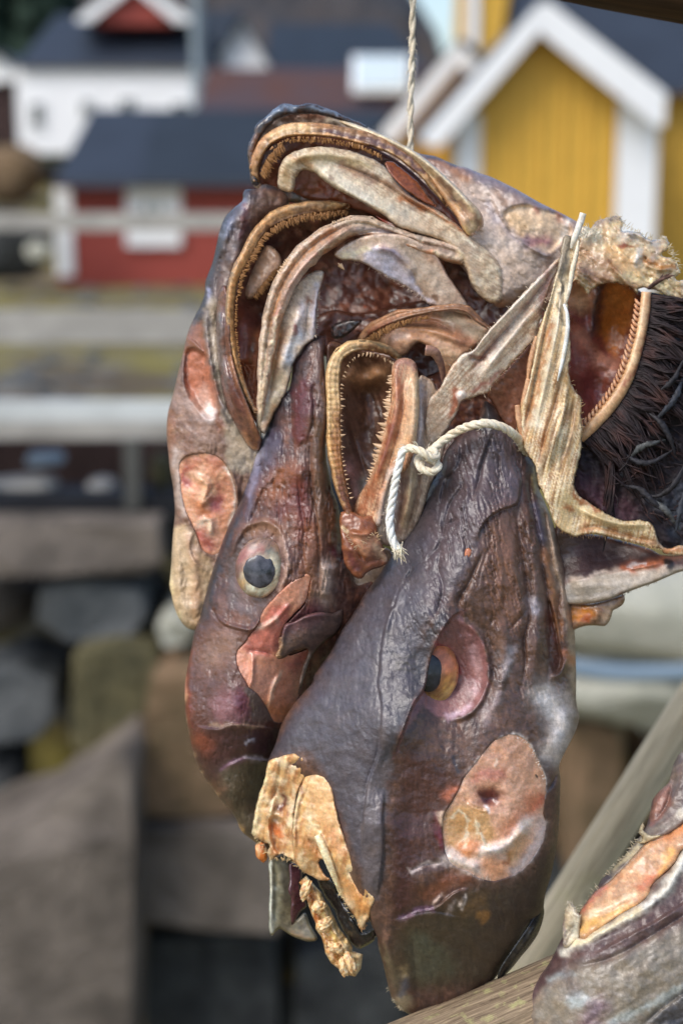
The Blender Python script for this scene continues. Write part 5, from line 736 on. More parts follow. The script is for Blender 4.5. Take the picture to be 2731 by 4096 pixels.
def raker(f, L, side):
    u,v,w = [np.interp(f,gs,gp[:,k]) for k in range(3)]
    i = min(int(f*(len(gp)-2))+1, len(gp)-2); t = gp[i+1]-gp[i-1]; t /= np.linalg.norm(t[:2])
    n = np.array([-t[1],t[0],0]); n = n if n[0] < 0 else -n
    b = np.array([u,v,w-4]) + n*16
    return [tuple(b), tuple(b+n*L*.5-t*L*.22+np.array([0,0,-10])), tuple(b+n*L*.9-t*L*.75+np.array([0,0,6]))]
for i in range(27):
    o = tubes('gill_raker', garch, M_BONE, [raker(.08+.9*i/27, 36-6*abs(i-13)/13, 0)], [7.5], (198,140,98), [('noise',10,3,.1,.3,(232,200,170),.5)], 6, 6, i, .25)
# gills: dark mass with matted threads
relief('gill_mass', h6, M_GILL, tH(1300,745, 1420,760, 1568,780, 1760,860, 1760,2400)+tI(1760,1200, 1568,1420, 1430,1420, 1320,1320, 1220,1270, 1100,1270, 960,1190, 850,1050, 740,980, 690,890, 700,700, 760,480)+tH(840,1790, 960,1640, 1080,1480, 1170,1260, 1230,1050, 1275,850),
 [(2600,1180,190),(2720,1240,220),(2570,1350,150),(2680,1400,140),(2520,1550,150),(2650,1600,110),(2420,1700,150),(2600,1750,120),(2750,1700,140),(2340,1850,130),(2480,1880,150),(2650,1950,120),(2330,1960,100),(2450,2020,120),(2600,2060,140),(2740,2100,130),(2790,1300,240)], (42,33,37), [('line',tI(740,900,900,980,1100,1080),50,(84,54,60),.8),('line',tI(1000,700,1200,900),30,(60,36,40),.8),('line',tI(1130,620,1300,540,1380,520),14,(96,98,100),.7),('line',tI(1080,800,1180,640),9,(110,118,126),.6),('line',tI(1250,950,1400,1040),30,(66,74,84),.6),('line',tI(1530,900,1500,1250),26,(60,68,80),.6),('line',tH(1330,1100,1320,1260),22,(128,62,38),.6),('line',tI(1180,900,1240,960),26,(90,70,60),.6),('noise',24,3,.1,.3,(24,20,24),.6)],
 [('noise',60,34),('noise',24,14),('noise',9,5),('streak',20,80,12,10,4)], 5.5, 26, 30, 120, seed=66)
rs = np.random.RandomState(11); paths = []; rad = []
for cl in range(84):
    f = (cl+.5+rs.uniform(-.4,.4))/84*.97+.015; L0 = rs.uniform(170,330); cv0 = rs.normal(0,.34); sg0 = .30+.25*f+rs.normal(0,.10); lift = rs.uniform(.4,1.3)
    for i in range(rs.randint(7,13)):
        ff = np.clip(f+rs.normal(0,.011),0.01,.99)
        u,v,w = [np.interp(ff,gs,gp[:,k]) for k in range(3)]; j = min(int(ff*(len(gp)-2))+1, len(gp)-2); t = gp[j+1]-gp[j-1]; t /= np.linalg.norm(t[:2]); n = np.array([-t[1],t[0]]); n = n if n[0] > 0 else -n
        b = np.array([u,v])+n*20; L = L0*rs.uniform(.75,1.1); pts = []; spread = (ff-f)*900
        for s in np.linspace(0,1,7):
            d = n*L*s + np.array([t[0],t[1]])*(L*cv0*s*s*.9-spread*s*(1.4-.6*s)+6*math.sin(s*9+cl)) + np.array([0,1])*L*sg0*s*s*(.7 if f < .5 else .25)
            pts.append((b[0]+d[0]+rs.normal(0,1.4), b[1]+d[1]+rs.normal(0,1.4), w+8-58*lift*math.sin(s*2.3)+24*s+rs.normal(0,3)))
        paths.append(pts); rad.append(rs.uniform(2.6,5.2))
for i in range(130):
    x = rs.uniform(2420,2760); y = rs.uniform(1250,2080)
    if y > 1250+(2760-x)*1.9 and y < 2080-(2600-x)*.35*(x < 2600):
        a0 = rs.uniform(-.6,1.3); L = rs.uniform(40,150); cv = rs.normal(0,.5); pts = [(x,y,60+rs.uniform(-20,30))]
        for s in range(4): a0 += cv*.4; x2 = pts[-1][0]+math.cos(a0)*L/4; y2 = pts[-1][1]+math.sin(a0)*L/4; pts.append((x2,y2,pts[-1][2]+rs.uniform(-14,16)))
        paths.append(pts); rad.append(rs.uniform(2,5))
gf = tubes('gill_threads', h6, M_GILL, paths, rad, (36,26,28), [('noise',40,3,.05,.3,(24,18,20),.7),('noise',60,8,.15,.3,(78,50,44),.6),('noise',14,8,.2,.2,(70,58,60),.35)], 4, 22, 3, .4); gf['kind'] = 'stuff'
fr = []
for i in range(16):
    x = rs.uniform(0,1); fr.append([(2585+10*x,1155,130),(2620+40*x,1130-20*x+rs.uniform(-6,6),124),(2650+50*rs.rand(),1105+rs.uniform(-14,16),124)])
tubes('frayed_fin', h6, M_GILL, fr, [5]*16, (92,66,56), [('noise',12,3,.1,.3,(50,36,34),.6)], 5, 8, 4, .2)
tp = [[(2590,1650,60),(2640,1690,36),(2680,1760,40),(2700,1830,70)],[(2731,1500,60),(2700,1590,30),(2640,1660,44),(2600,1700,70)],[(2520,1830,60),(2560,1790,36),(2620,1770,40),(2660,1760,70)],[(2740,1850,40),(2700,1930,20),(2640,1980,40),(2560,1990,70)],[(2480,1940,70),(2560,1960,40),(2640,2030,30),(2731,2040,60)],[(2735,1960,20),(2715,2060,10),(2700,2130,30)],[(2610,2000,50),(2660,2040,20),(2720,2120,40)],[(2640,1560,30),(2690,1520,24),(2731,1440,50)],[(2480,1800,80),(2530,1840,50),(2600,1850,40),(2690,1800,60)]]
for i, p_ in enumerate(tp): sweep('gill_strip', h6, M_GILL, p_, [3,13,9,3], [3,8,7,3], [(40,38,42),(50,54,62),(78,80,80),(36,34,38)][i%4], [('noise',20,3,.1,.3,(24,22,24),.6)], 10, 6, None, .45, 14, i)
# lower lip of the split head
relief('belly_skin', h6, M_SKIN, tI(560,1180, 640,1240, 760,1270, 900,1280, 1100,1330, 1300,1390, 1400,1440, 1568,1440, 1760,1400, 1760,1520, 1568,1568, 1500,1590, 1350,1655, 1250,1690, 1100,1745, 1000,1790, 900,1815, 800,1830, 680,1835, 560,1800, 500,1500),
 [(2230,2130,140),(2330,2150,170),(2240,2250,160),(2400,2200,180),(2500,2220,160),(2650,2220,120),(2780,2220,130),(2300,2320,90),(2300,2380,90),(2450,2310,90),(2600,2270,80),(2720,2260,90),(2200,2350,120)], (120,84,70),
 [('poly',tI(580,1200,900,1290,1380,1440,1200,1500,900,1600,640,1640,560,1500),20,(62,42,40),.95),('poly',tI(640,1660,900,1600,1100,1560,1300,1540,1568,1530,1760,1500,1760,1560,1568,1570,1350,1660,1100,1750,900,1820,660,1840),12,(168,156,140),.95),('line',tI(660,1640,900,1590,1080,1555),9,(196,176,160),.8),('line',tI(1120,1540,1280,1520,1400,1500),20,(176,100,64),.9),('line',tI(1140,1525,1260,1500),6,(206,200,198),.7),('ell',(2674,2258,22,20),.4,(38,32,30),.95),('line',tI(1000,1380,1180,1440),26,(100,80,72),.6),('line',tI(700,1780,1000,1740),16,(122,114,104),.7),('noise',26,4,.1,.3,(96,78,68),.5)],
 [('fold',tI(640,1650,900,1600,1100,1555,1400,1500),20,26),('ridge',tI(1100,1540,1280,1510,1410,1495),13,22),('ridge',tI(660,1700,950,1670,1250,1600),26,16),('bump',(2674,2258,22,22,0),20),('noise',40,10),('streak',-14,100,14,6,3)], 5, 22, 26, 60, seed=67)
relief('flesh_stub', h6, M_FLESH, tI(640,1830, 800,1830, 900,1815, 1010,1780, 1095,1755, 1102,1790, 1085,1835, 1030,1872, 1008,1880, 980,1965, 940,2008, 880,2005, 800,2005, 740,2020, 660,2030), [(2290,2430,130),(2370,2430,100),(2450,2400,90),(2420,2480,100),(2340,2490,110),(2480,2390,100)], (146,110,82), [('ell',(2322,2455,44,30,-10),.4,(190,118,34),.95),('ell',(2345,2470,20,20),.5,(150,66,28),.8),('line',tI(1000,1850,940,1980),26,(168,148,128),.7),('noise',20,3,.1,.3,(96,66,46),.6)], [('ridge',tI(880,1860,870,1980),16,18),('noise',24,10)], 5, 18, 22, 50, seed=68)

for ln_, n_, l_, r_, c_, w_, s_ in [(tH(740,300, 820,235, 900,270), 60, 34, 1.8, (232,222,200), 140, 20),(tH(850,190,1040,130,1088,190,1200,250,1340,322,1440,300), 70, 26, 1.5, (214,196,164), 200, 21),(tH(1458,370,1500,480,1538,580), 40, 30, 1.5, (224,206,170), 210, 22),
  (BL1[:12], 22, 18, 1.2, (214,190,160), -10, 23),(BL1[12:24], 24, 20, 1.2, (206,178,146), 0, 24),(tH(645,800,662,1100,655,1300,712,1540,755,1600,760,1880,700,2240), 34, 18, 1.2, (190,158,110), 0, 25),
  (tI(600,1250,700,1290,780,1285,1000,1300,1370,1390,1500,1436), 60, 20, 1.3, (190,150,104), 30, 26),(tI(680,1835, 900,1815, 1100,1745, 1350,1655), 40, 16, 1.2, (150,136,116), 110, 27),(tH(300,1560,262,1850,290,1960), 40, 22, 1.3, (206,160,120), 30, 28)]:
    shreds(h6, ln_, n_, l_, r_, c_, M_BONE, w_, s_)
# ================================================================== CORNER HEAD (bottom right, on the pole)
h7 = thing('cod_head', P(2500,3700,-100), 'cod head in the lower right corner over the pole, its cut flesh orange', 'cod head', GRPH)
o7 = tJ(270,2560, 282,2352, 300,2230, 350,2085, 420,1970, 500,1860, 550,1760, 600,1665, 680,1560, 740,1450, 800,1360, 880,1255, 912,1195, 1000,1115, 1100,1000, 1180,900, 1262,790, 1302,660, 1322,560, 1382,482, 1450,420, 1470,340, 1500,250, 1568,165, 1800,60, 1900,700, 1900,2560)
c7 = [(2085,4100,-130),(2130,3960,-140),(2200,3850,-150),(2260,3740,-130),(2390,3540,-40),(2560,3340,30),(2620,3200,90),(2700,3050,120),(2820,2960,140),(2300,4100,-300),(2350,3900,-300),(2450,3750,-260),(2600,3850,-330),(2600,4100,-330),(2731,3700,-260),(2820,3900,-300),(2600,3550,-140),(2731,3400,-60),(2850,3300,-40)]
CUT = tJ(740,1470, 800,1370, 870,1285, 940,1240, 1080,1110, 1200,980, 1300,890, 1480,810, 1600,720, 1760,640, 1760,880, 1568,960, 1500,1070, 1400,1170, 1330,1240, 1270,1360, 1060,1490, 900,1600, 780,1680, 735,1660)
relief('skin', h7, M_SKIN, o7, c7, (98,82,74),
 [('line',tJ(280,2352,330,2150,450,1950,570,1760,620,1660),22,(72,48,58),.9),('poly',tJ(600,1700,740,1690,900,1640,1200,1500,1500,1300,1760,1100,1760,1500,1400,1650,900,1850,500,2050,420,2000),30,(84,62,60),.85),('poly',tJ(420,2150,700,1900,1000,1850,1500,1600,1760,1500,1760,2000,1400,2300,1000,2352,400,2352),40,(138,128,112),.8),('ell',(2310,4000,40,30),.5,(176,186,186),.8),('line',tJ(500,2010,600,1960,700,1950),14,(150,156,156),.7),('line',tJ(640,1960,700,2100),30,(100,84,76),.7),('poly',tJ(1300,2352,1500,2150,1760,2000,1760,2400),26,(58,56,58),.95),('line',tJ(1000,2340,1300,2200,1568,2050),16,(176,184,180),.6),('line',tJ(800,2352,900,2200),40,(120,92,112),.6),
  ('line',tJ(620,1770,760,1680,920,1600,1100,1500,1300,1380,1450,1240,1568,1020,1660,900),18,(226,220,204),.95),('line',tJ(700,1720,1000,1560,1200,1450),13,(222,204,160),.8),('line',tJ(900,1230,1000,1120,1180,900,1290,720,1320,560),16,(66,52,56),.9),('poly',tJ(1320,560,1400,470,1460,430,1480,540,1400,680,1310,780,1280,790,1305,660),9,(122,80,66),.9),('line',tJ(1320,660,1400,560,1440,480),14,(160,116,100),.7),('line',tJ(1300,800,1450,760,1568,650),16,(128,116,104),.9),('line',tJ(1540,680,1568,650),12,(220,214,200),.9),('poly',tJ(1480,420,1700,200,1800,400,1568,640,1400,760,1480,560),20,(98,82,76),.8),
  ('line',tJ(1000,1120,1180,960,1240,900),12,(196,178,138),.9),('noise',60,3,.1,.3,(160,154,140),.35),('noise',40,7,.1,.3,(96,76,74),.4),('streak',-32,150,24,5,.1,.25,(150,128,112),.5)],
 [('plate',CUT,9,-24),('ridge',tJ(620,1770,760,1690,920,1610,1100,1510,1300,1390,1450,1250,1568,1030,1660,900),20,30),('crease',tJ(1320,760,1420,620,1470,480,1500,300),10,30),('ridge',tJ(1310,700,1360,560,1450,440),10,20),('fold',tJ(860,1790,1100,1660,1400,1500,1760,1250),40,30),('crease',tJ(700,1900,1000,1820,1300,1650,1700,1400),12,24),('crease',tJ(1250,2352,1450,2180,1700,2020),10,24),('noise',90,20),('noise',30,7),('streak',-32,160,20,9,3),('noise',9,1.4)], 5.5, 60, 90, 420, 200, seed=7)
relief('cut_flesh', h7, M_FLESH, CUT, [(2330,3640,-130),(2400,3560,-90),(2480,3490,-70),(2560,3400,-40),(2650,3340,-20),(2800,3260,0),(2390,3700,-200),(2500,3620,-170),(2620,3510,-120),(2720,3400,-70),(2800,3340,-50)], (184,140,104), [('line',tJ(760,1440,850,1320,940,1260),14,(176,104,88),.8),('line',tJ(1230,1250,1320,1190,1400,1130),18,(200,116,80),.8),('line',tJ(820,1470,1000,1400,1180,1310),13,(242,214,176),.8),('line',tJ(780,1540,950,1500,1150,1420),20,(232,184,112),.7),('line',tJ(1470,960,1420,1080,1390,1150),16,(226,168,88),.8),('line',tJ(760,1600,860,1560),22,(206,160,84),.7),('line',tJ(1440,860,1568,780),22,(206,130,76),.8),('noise',30,3,.1,.3,(236,196,150),.4),('streak',-40,120,16,5,.12,.2,(196,132,88),.35)], [('noise',80,8),('streak',-40,160,30,5,3),('ridge',tJ(820,1470,1000,1400,1180,1310),13,12)], 5, 26, 30, 60, seed=71, rag=5)
relief('neck_stub', h7, M_BONE, tJ(605,1660, 604,1600, 612,1480, 632,1420, 655,1372, 690,1398, 715,1440, 744,1495, 740,1580, 742,1680, 700,1700, 650,1745, 615,1740), [(2262,3720,-170),(2290,3640,-190),(2275,3625,-170),(2305,3700,-200),(2280,3770,-190),(2310,3760,-180)], (206,192,164), [('line',tJ(690,1560,650,1640,620,1720),7,(90,80,76),.8),('line',tJ(640,1500,650,1560),16,(170,148,116),.7),('line',tJ(610,1500,606,1700),9,(104,92,96),.7),('line',tJ(700,1600,690,1680),18,(226,216,190),.8),('noise',16,3,.1,.3,(150,128,104),.6)], [('crease',tJ(690,1560,640,1640,620,1720),7,16),('noise',18,8),('noise',8,2)], 4.5, 16, 20, 40, seed=72, rag=6)
relief('torn_skin', h7, M_BONE, tJ(1245,738, 1260,770, 1250,800, 1300,840, 1400,840, 1330,880, 1280,900, 1245,915, 1185,893, 1240,885, 1230,850, 1208,820, 1215,790), [(2565,3300,0),(2570,3340,0),(2640,3340,-30),(2590,3365,-10),(2545,3366,10)], (178,162,128), [('noise',14,3,.1,.3,(132,116,90),.6)], [('noise',14,6)], 4.5, 8, 8, 10, seed=73)

shreds(h7, tJ(740,1450, 912,1195, 1100,1000, 1262,790), 60, 24, 1.5, (190,176,146), M_BONE, -30, 31)
shreds(h7, tJ(610,1480, 655,1372, 744,1495), 30, 16, 1.3, (200,186,160), M_BONE, -180, 32)
# ================================================================== lower shreds of the left head: translucent fin strip and orange nub
strip = relief('fin_strip', h2, M_LINING, tC(252,1470, 330,1450, 420,1450, 440,1600, 450,1900, 470,1960, 540,1900, 580,1990, 640,2110, 570,2132, 500,2115, 430,2085, 340,2030, 300,2060, 270,2092, 252,2030, 248,1900, 256,1700),
 [(1090,3450,150),(1140,3450,160),(1090,3600,150),(1150,3600,170),(1085,3730,150),(1180,3720,180),(1250,3740,170),(1220,3680,190)], (112,104,82), [('line',tC(265,1500,270,1750,265,2060),11,(206,206,186),.85),('line',tC(320,1500,330,1800,310,2000),13,(150,144,116),.7),('line',tC(440,2060,540,2110,620,2110),9,(150,120,84),.7),('line',tC(370,1500,390,1800),22,(84,78,66),.8),('noise',30,3,.1,.3,(80,74,62),.5)], [('ridge',tC(268,1500,272,1750,264,2060),9,16),('crease',tC(300,1500,300,1800,290,2000),8,16),('noise',40,8)], 5, 14, 16, 24, seed=81)
relief('fin_shred', h2, M_GLOSS, tC(415,1505, 500,1530, 520,1600, 500,1700, 540,1800, 555,1850, 500,1900, 460,1980, 435,2005, 425,1900, 430,1800, 405,1720, 418,1640), [(1170,3480,130),(1190,3560,120),(1180,3650,120),(1210,3620,140),(1175,3690,130)], (84,50,54), [('streak',-50,40,5,3,.1,.2,(52,32,38),.6)], [('streak',-50,60,6,6,3),('noise',16,4)], 5, 10, 10, 14, seed=82)
blob('flesh_nub', h2, M_FLESH, 1046,3408,230, 24,40,22, (206,118,52), [('line',tC(160,1380,165,1440),10,(226,190,140),.8)], -14, .12, 83)

# ================================================================== string round the snout, hanging line
M_ROPE = tissue('cotton_string', (.7,.9), .2, 0, .05, 1400, .5, (.85,1.1), 300)
def rope(name, path, r, label, cat, base, strands=3, pitch=58, cols=(), fray=None, kmin=0):
    p = smooth(path, 3.0); root = thing(name, P(*p[0]), label, cat)
    L = np.concatenate([[0], np.cumsum(np.linalg.norm(np.diff(p,axis=0),axis=1))])
    t = np.gradient(p, axis=0); t /= np.linalg.norm(t,axis=1)[:,None]+1e-9
    b = np.cross(t, np.array([.1,.15,1.0])); b /= np.linalg.norm(b,axis=1)[:,None]+1e-9; c = np.cross(t,b)
    wob = fbm(L/30, L*0+3, 3, 5)
    for k in range(strands):
        ph = L/pitch*2*np.pi + k*2*np.pi/strands + wob*.6; rr = r*.44*(1+.12*fbm(L/14, L*0+k, 2, k))
        q = p + rr[:,None]*(np.cos(ph)[:,None]*b+np.sin(ph)[:,None]*c)
        tubes('strand', root, M_ROPE, [q[::2]], [r*.70], base, cols, 10, 5, k, .9)
    rs = np.random.RandomState(4); hairs = []
    for i in range(int(L[-1]/12)):
        j = rs.randint(0,len(p)-1); a = rs.uniform(0,6.28); d = np.array([math.cos(a),math.sin(a),rs.uniform(-.8,.2)])
        s0 = p[j]+d*r*.9; l = rs.uniform(6,20); hairs.append([tuple(s0),tuple(s0+d*l*.5+t[j]*l*.4),tuple(s0+d*l*.7+t[j]*l)])
    if fray:
        for i in range(46):
            e = p[-1]; a = math.radians(fray+rs.normal(0,20)); l = rs.uniform(30,66); off = rs.normal(0,9,3)
            s0 = e+off-np.array([math.cos(a)*14,math.sin(a)*14,0]); hairs.append([tuple(s0),(s0[0]+math.cos(a)*l*.5,s0[1]+math.sin(a)*l*.5,s0[2]-4),(s0[0]+math.cos(a)*l+rs.normal(0,4),s0[1]+math.sin(a)*l,s0[2])])
    h = tubes('loose_fibres', root, M_ROPE, hairs, [1.1 if not fray or i < len(hairs)-46 else 2.6 for i in range(len(hairs))], base, (), 4, 6, 9, .3); h['kind'] = 'stuff'
    return root
ring = [(x,y,w) for (x,y),w in zip(tB(800,430, 755,335, 700,270, 610,215, 520,188, 440,190, 340,212, 240,258, 150,320, 80,380, 10,450),(100,20,-60,-110,-130,-130,-110,-70,-50,-70,-80))]
knot = [(x,y,w) for (x,y),w in zip(tA(1430,470, 1490,500, 1500,540, 1455,575, 1390,560, 1350,520, 1345,470, 1400,440, 1450,400, 1490,440, 1450,470, 1400,430, 1330,395, 1260,385, 1215,420, 1195,500, 1170,600, 1150,720, 1130,840, 1115,960, 1125,1060, 1150,1140, 1180,1200),(-90,-110,-130,-140,-140,-130,-110,-100,-110,-130,-160,-170,-160,-150,-150,-150,-150,-145,-140,-140,-140,-140,-140))]
rope('tied_string', ring+knot, 17, 'off-white twisted string knotted round the snout of the front head, frayed end hanging', 'string', (232,220,196), 3, 120, [('line',tA(1200,450,1150,720,1120,960,1150,1160),40,(244,240,232),.9),('noise',40,3,.15,.3,(214,190,150),.35)], 66)
rope('hanging_line', [(1655,-420,330),(1652,-200,330),(1650,0,330),(1648,150,332),(1645,300,334),(1641,450,336),(1640,600,338),(1638,700,340),(1640,760,340),(1646,800,340)], 14, 'thin twisted cord rising straight from the topmost head to the dark log above', 'cord', (214,202,180), 2, 170)

# ================================================================== poles of the drying rack
def wood(name, c1, c2, lichen=.4, gscale=90, axis='X', rough=.75):
    m, n, l, b = new_mat(name); co = n.new('ShaderNodeTexCoord').outputs['Object']
    mp_ = n.new('ShaderNodeMapping'); sc = {'X':(.06,1,1),'Y':(1,.06,1),'Z':(1,1,.06)}[axis]; mp_.inputs['Scale'].default_value = sc; l.new(co, mp_.inputs['Vector'])
    g = noise_node(n,l,mp_.outputs[0],gscale,8,.7,.6); g2 = noise_node(n,l,mp_.outputs[0],gscale*4,6,.7); pt = noise_node(n,l,co,gscale*.3,5,.6)
    mx = n.new('ShaderNodeMix'); mx.data_type = 'RGBA'; mx.inputs[6].default_value = (*lin(c1),1); mx.inputs[7].default_value = (*lin(c2),1); l.new(maprange(n,l,g.outputs[0],.35,.65,0,1), mx.inputs[0])
    m2 = n.new('ShaderNodeMix'); m2.data_type = 'RGBA'; l.new(mx.outputs[2], m2.inputs[6]); m2.inputs[7].default_value = (*lin((168,164,112)),1); l.new(maprange(n,l,pt.outputs[0],.56,.7,0,lichen), m2.inputs[0])
    l.new(mulcol(n,l,m2.outputs[2],maprange(n,l,g2.outputs[0],.3,.6,.55,1.15)), b.inputs['Base Color']); b.inputs['Roughness'].default_value = rough; b.inputs['Specular IOR Level'].default_value = .25
    bp = n.new('ShaderNodeBump'); bp.inputs['Strength'].default_value = .6; bp.inputs['Distance'].default_value = .15/gscale; l.new(g2.outputs[0], bp.inputs['Height']); l.new(bp.outputs[0], b.inputs['Normal'])
    return m
M_POLE = wood('weathered_pole_wood', (158,138,112), (92,76,60), .8, 420)
M_POLE2 = wood('grey_pole_wood', (206,194,166), (166,152,126), .4, 60)
M_LOG = wood('dark_log_wood', (92,70,54), (54,42,34), .2, 90)
def pole(name, A, B, r0, r1, mat, label, cat, seg=72, n=150, crack=1.0, seed=0, knots=()):
    A, B = Vector(A), Vector(B); L = (B-A).length
    o_q = (B-A).to_track_quat('X','Z'); rs = np.random.RandomState(seed)
    x = np.linspace(0,L,n); a = np.arange(seg)/seg*2*np.pi; X, Ag = np.meshgrid(x,a,indexing='ij')
    R = r0+(r1-r0)*X/L; k = 1+.04*fbm(X*6/max(r0,.01)*.03, np.cos(Ag)*1.2+np.sin(Ag), 3, seed)
    for i in range(int(26*crack)):
        a0 = rs.uniform(0,6.28); x0 = rs.uniform(0,L); ln = rs.uniform(.15,.6)*L; wd = rs.uniform(.02,.05)
        da = np.angle(np.exp(1j*(Ag-a0-.12*np.sin(X/L*5+i)))); k = k-rs.uniform(.02,.07)*np.exp(-(da/wd*(1+.5*crack))**2)*np.exp(-((X-x0)/ln)**4)
    for (kx,ka,kr,kh) in knots:
        da = np.angle(np.exp(1j*(Ag-ka)))*r0; k = k+kh*np.exp(-((X-kx*L)**2+da**2)/kr**2)
    V = np.stack([X, R*k*np.cos(Ag), R*k*np.sin(Ag)], -1).reshape(-1,3)
    i, j = np.meshgrid(np.arange(n-1), np.arange(seg), indexing='ij'); j2 = (j+1)%seg
    F = np.stack([i*seg+j, i*seg+j2, (i+1)*seg+j2, (i+1)*seg+j], -1).reshape(-1,4)
    V = np.concatenate([V,[[0,0,0],[L,0,0]]]); jj = np.arange(seg); m = -np.ones(seg,int)
    F = np.concatenate([F, np.stack([np.full(seg,n*seg),(jj+1)%seg,jj,m],-1), np.stack([np.full(seg,n*seg+1),(n-1)*seg+jj,(n-1)*seg+(jj+1)%seg,m],-1)])
    o = put(name, mesh(name, V, F), None, mat); o.location = A; o.rotation_mode = 'QUATERNION'; o.rotation_quaternion = o_q
    return tag(o, label, cat)
def axis_pt(u, v, w): return Vector(P(u,v,w))
pole('rack_pole', axis_pt(700,4720,10), axis_pt(3200,3640,60), 235*SC, 215*SC, M_POLE, 'weathered grey-brown pole crossing the bottom edge under the heads', 'pole', 110, 260, 1.6, 3)
pole('rack_pole', axis_pt(1850,4275,2300), axis_pt(3300,1970,2200), 116*SC, 108*SC, M_POLE2, 'pale blurred pole leaning diagonally behind the front head', 'pole', 40, 120, .6, 4, [(.30,3.6,.012,.4)])
pole('rack_log', axis_pt(900,-620,330), axis_pt(3600,-110,250), 300*SC*1.2, 300*SC*1.2, M_LOG, 'dark rough log across the top right corner', 'log', 60, 200, 1.0, 6)
# ================================================================== the harbour behind (built at its own distance and size)
def bm_poly(name, parent, mat, pts, off):
    """Extrude a flat polygon (world points) by the vector off into a closed solid."""
    n = len(pts); base = np.array(root_loc(parent)) if parent is not None else np.zeros(3)
    V = [np.array(p)-base for p in pts]+[np.array(p)+np.array(off)-base for p in pts]
    me = bpy.data.meshes.new(name)
    me.from_pydata([tuple(v) for v in V], [], [list(range(n))[::-1], list(range(n,2*n))]+[[i,(i+1)%n,(i+1)%n+n,i+n] for i in range(n)])
    import bmesh
    b = bmesh.new(); b.from_mesh(me); bmesh.ops.recalc_face_normals(b, faces=b.faces); b.to_mesh(me); b.free()
    return put(name, me, parent, mat)
def plate(name, parent, mat, uv, y, t):                 # polygon traced at distance y, t metres thick towards +y
    return bm_poly(name, parent, mat, [at(u,v,y) for u,v in uv], (0,t,0))
def rect(name, parent, mat, u0, v0, u1, v1, y, t): return plate(name, parent, mat, [(u0,v0),(u1,v0),(u1,v1),(u0,v1)], y, t)
def facade(name, parent, mat, uL, uR, vT, vB, y, t):     # upright wall, true verticals
    a, b = at(uL,vT,y), at(uR,vT,y); zb = at((uL+uR)/2,vB,y).z
    return bm_poly(name, parent, mat, [a, b, Vector((b.x,y,zb)), Vector((a.x,y,zb))], (0,t,0))
M_YEL = plain('ochre_paint', (226,178,72), .55, .35, .12, 3); M_WHT = plain('white_paint', (246,247,247), .5, .4, .05, 4)
M_RED = plain('barn_red_paint', (166,78,68), .6, .3, .15, 2); M_SLATE = plain('slate_roof', (48,56,68), .5, .45, .25, 1.2)
M_SLATE2 = plain('dark_blue_roof', (38,47,57), .55, .45, .25, 1.0); M_ROOFP = plain('weathered_brown_roof', (72,62,68), .65, .35, .0, .7, rgb2=(84,56,48))
M_PANE = plain('window_pane', (60,74,80), .12, .6, .3, 5, coat=.5); M_PANE2 = plain('pale_window_pane', (168,190,188), .15, .6, .3, 5, coat=.5)
M_GREYW = plain('grey_weathered_board', (176,172,164), .75, .25, .3, 5, .3, 30); M_GREYP = plain('galvanised_grey', (132,146,154), .5, .4, .1, 3)
M_POST = plain('grey_post_wood', (88,88,84), .8, .2, .3, 5); M_TAR = plain('tarred_beam', (26,28,34), .6, .3, .3, 4); M_DK = plain('dark_planks', (70,54,52), .8, .2, .5, 3, .3, 20)
# ---- ground: one sheet, shore below the wall, turf behind it running to the horizon
def ground_z(x, y):
    z = np.where(y < 6.7, -1.5, np.interp(y, [6.7, 8, 14, 25, 40, 60, 90, 700], [1.22, 1.2, .95, .5, 0, .6, 3, 8]))
    return z + np.where(y >= 6.7, .10*fbm(x/1.7, y/2.3, 4, 3), .12*fbm(x/.6, y/.6, 4, 5))
ys = np.concatenate([np.linspace(-60,-2,8), np.linspace(-1,6.6,26), np.linspace(6.7,16,60), np.linspace(16.4,50,90), np.linspace(55,700,30)])
xs = np.concatenate([np.linspace(-500,-30,12), np.linspace(-28,28,160), np.linspace(30,500,12)])
gx, gy = np.meshgrid(xs, ys); V = np.stack([gx, gy, ground_z(gx,gy)], -1).reshape(-1,3)
i, j = np.meshgrid(np.arange(len(ys)-1), np.arange(len(xs)-1), indexing='ij'); W = len(xs)
F = np.stack([i*W+j, i*W+j+1, (i+1)*W+j+1, (i+1)*W+j], -1).reshape(-1,4)
M_GRD, n, l, b = new_mat('turf_and_gravel'); co = n.new('ShaderNodeTexCoord').outputs['Object']
n1 = noise_node(n,l,co,.55,6,.6); n2 = noise_node(n,l,co,2.2,6,.65); n3 = noise_node(n,l,co,9,5,.6)
mx = n.new('ShaderNodeMix'); mx.data_type='RGBA'; mx.inputs[6].default_value = (*lin((132,122,66)),1); mx.inputs[7].default_value = (*lin((94,82,66)),1); l.new(maprange(n,l,n1.outputs[0],.42,.58,0,1), mx.inputs[0])
m2 = n.new('ShaderNodeMix'); m2.data_type='RGBA'; l.new(mx.outputs[2], m2.inputs[6]); m2.inputs[7].default_value = (*lin((136,136,130)),1); l.new(maprange(n,l,n2.outputs[0],.52,.66,0,.9), m2.inputs[0])
l.new(mulcol(n,l,m2.outputs[2],maprange(n,l,n3.outputs[0],.3,.7,.6,1.2)), b.inputs['Base Color']); b.inputs['Roughness'].default_value = .9; b.inputs['Specular IOR Level'].default_value = .15
tag(put('ground', mesh('ground', V, F), None, M_GRD), kind='structure')
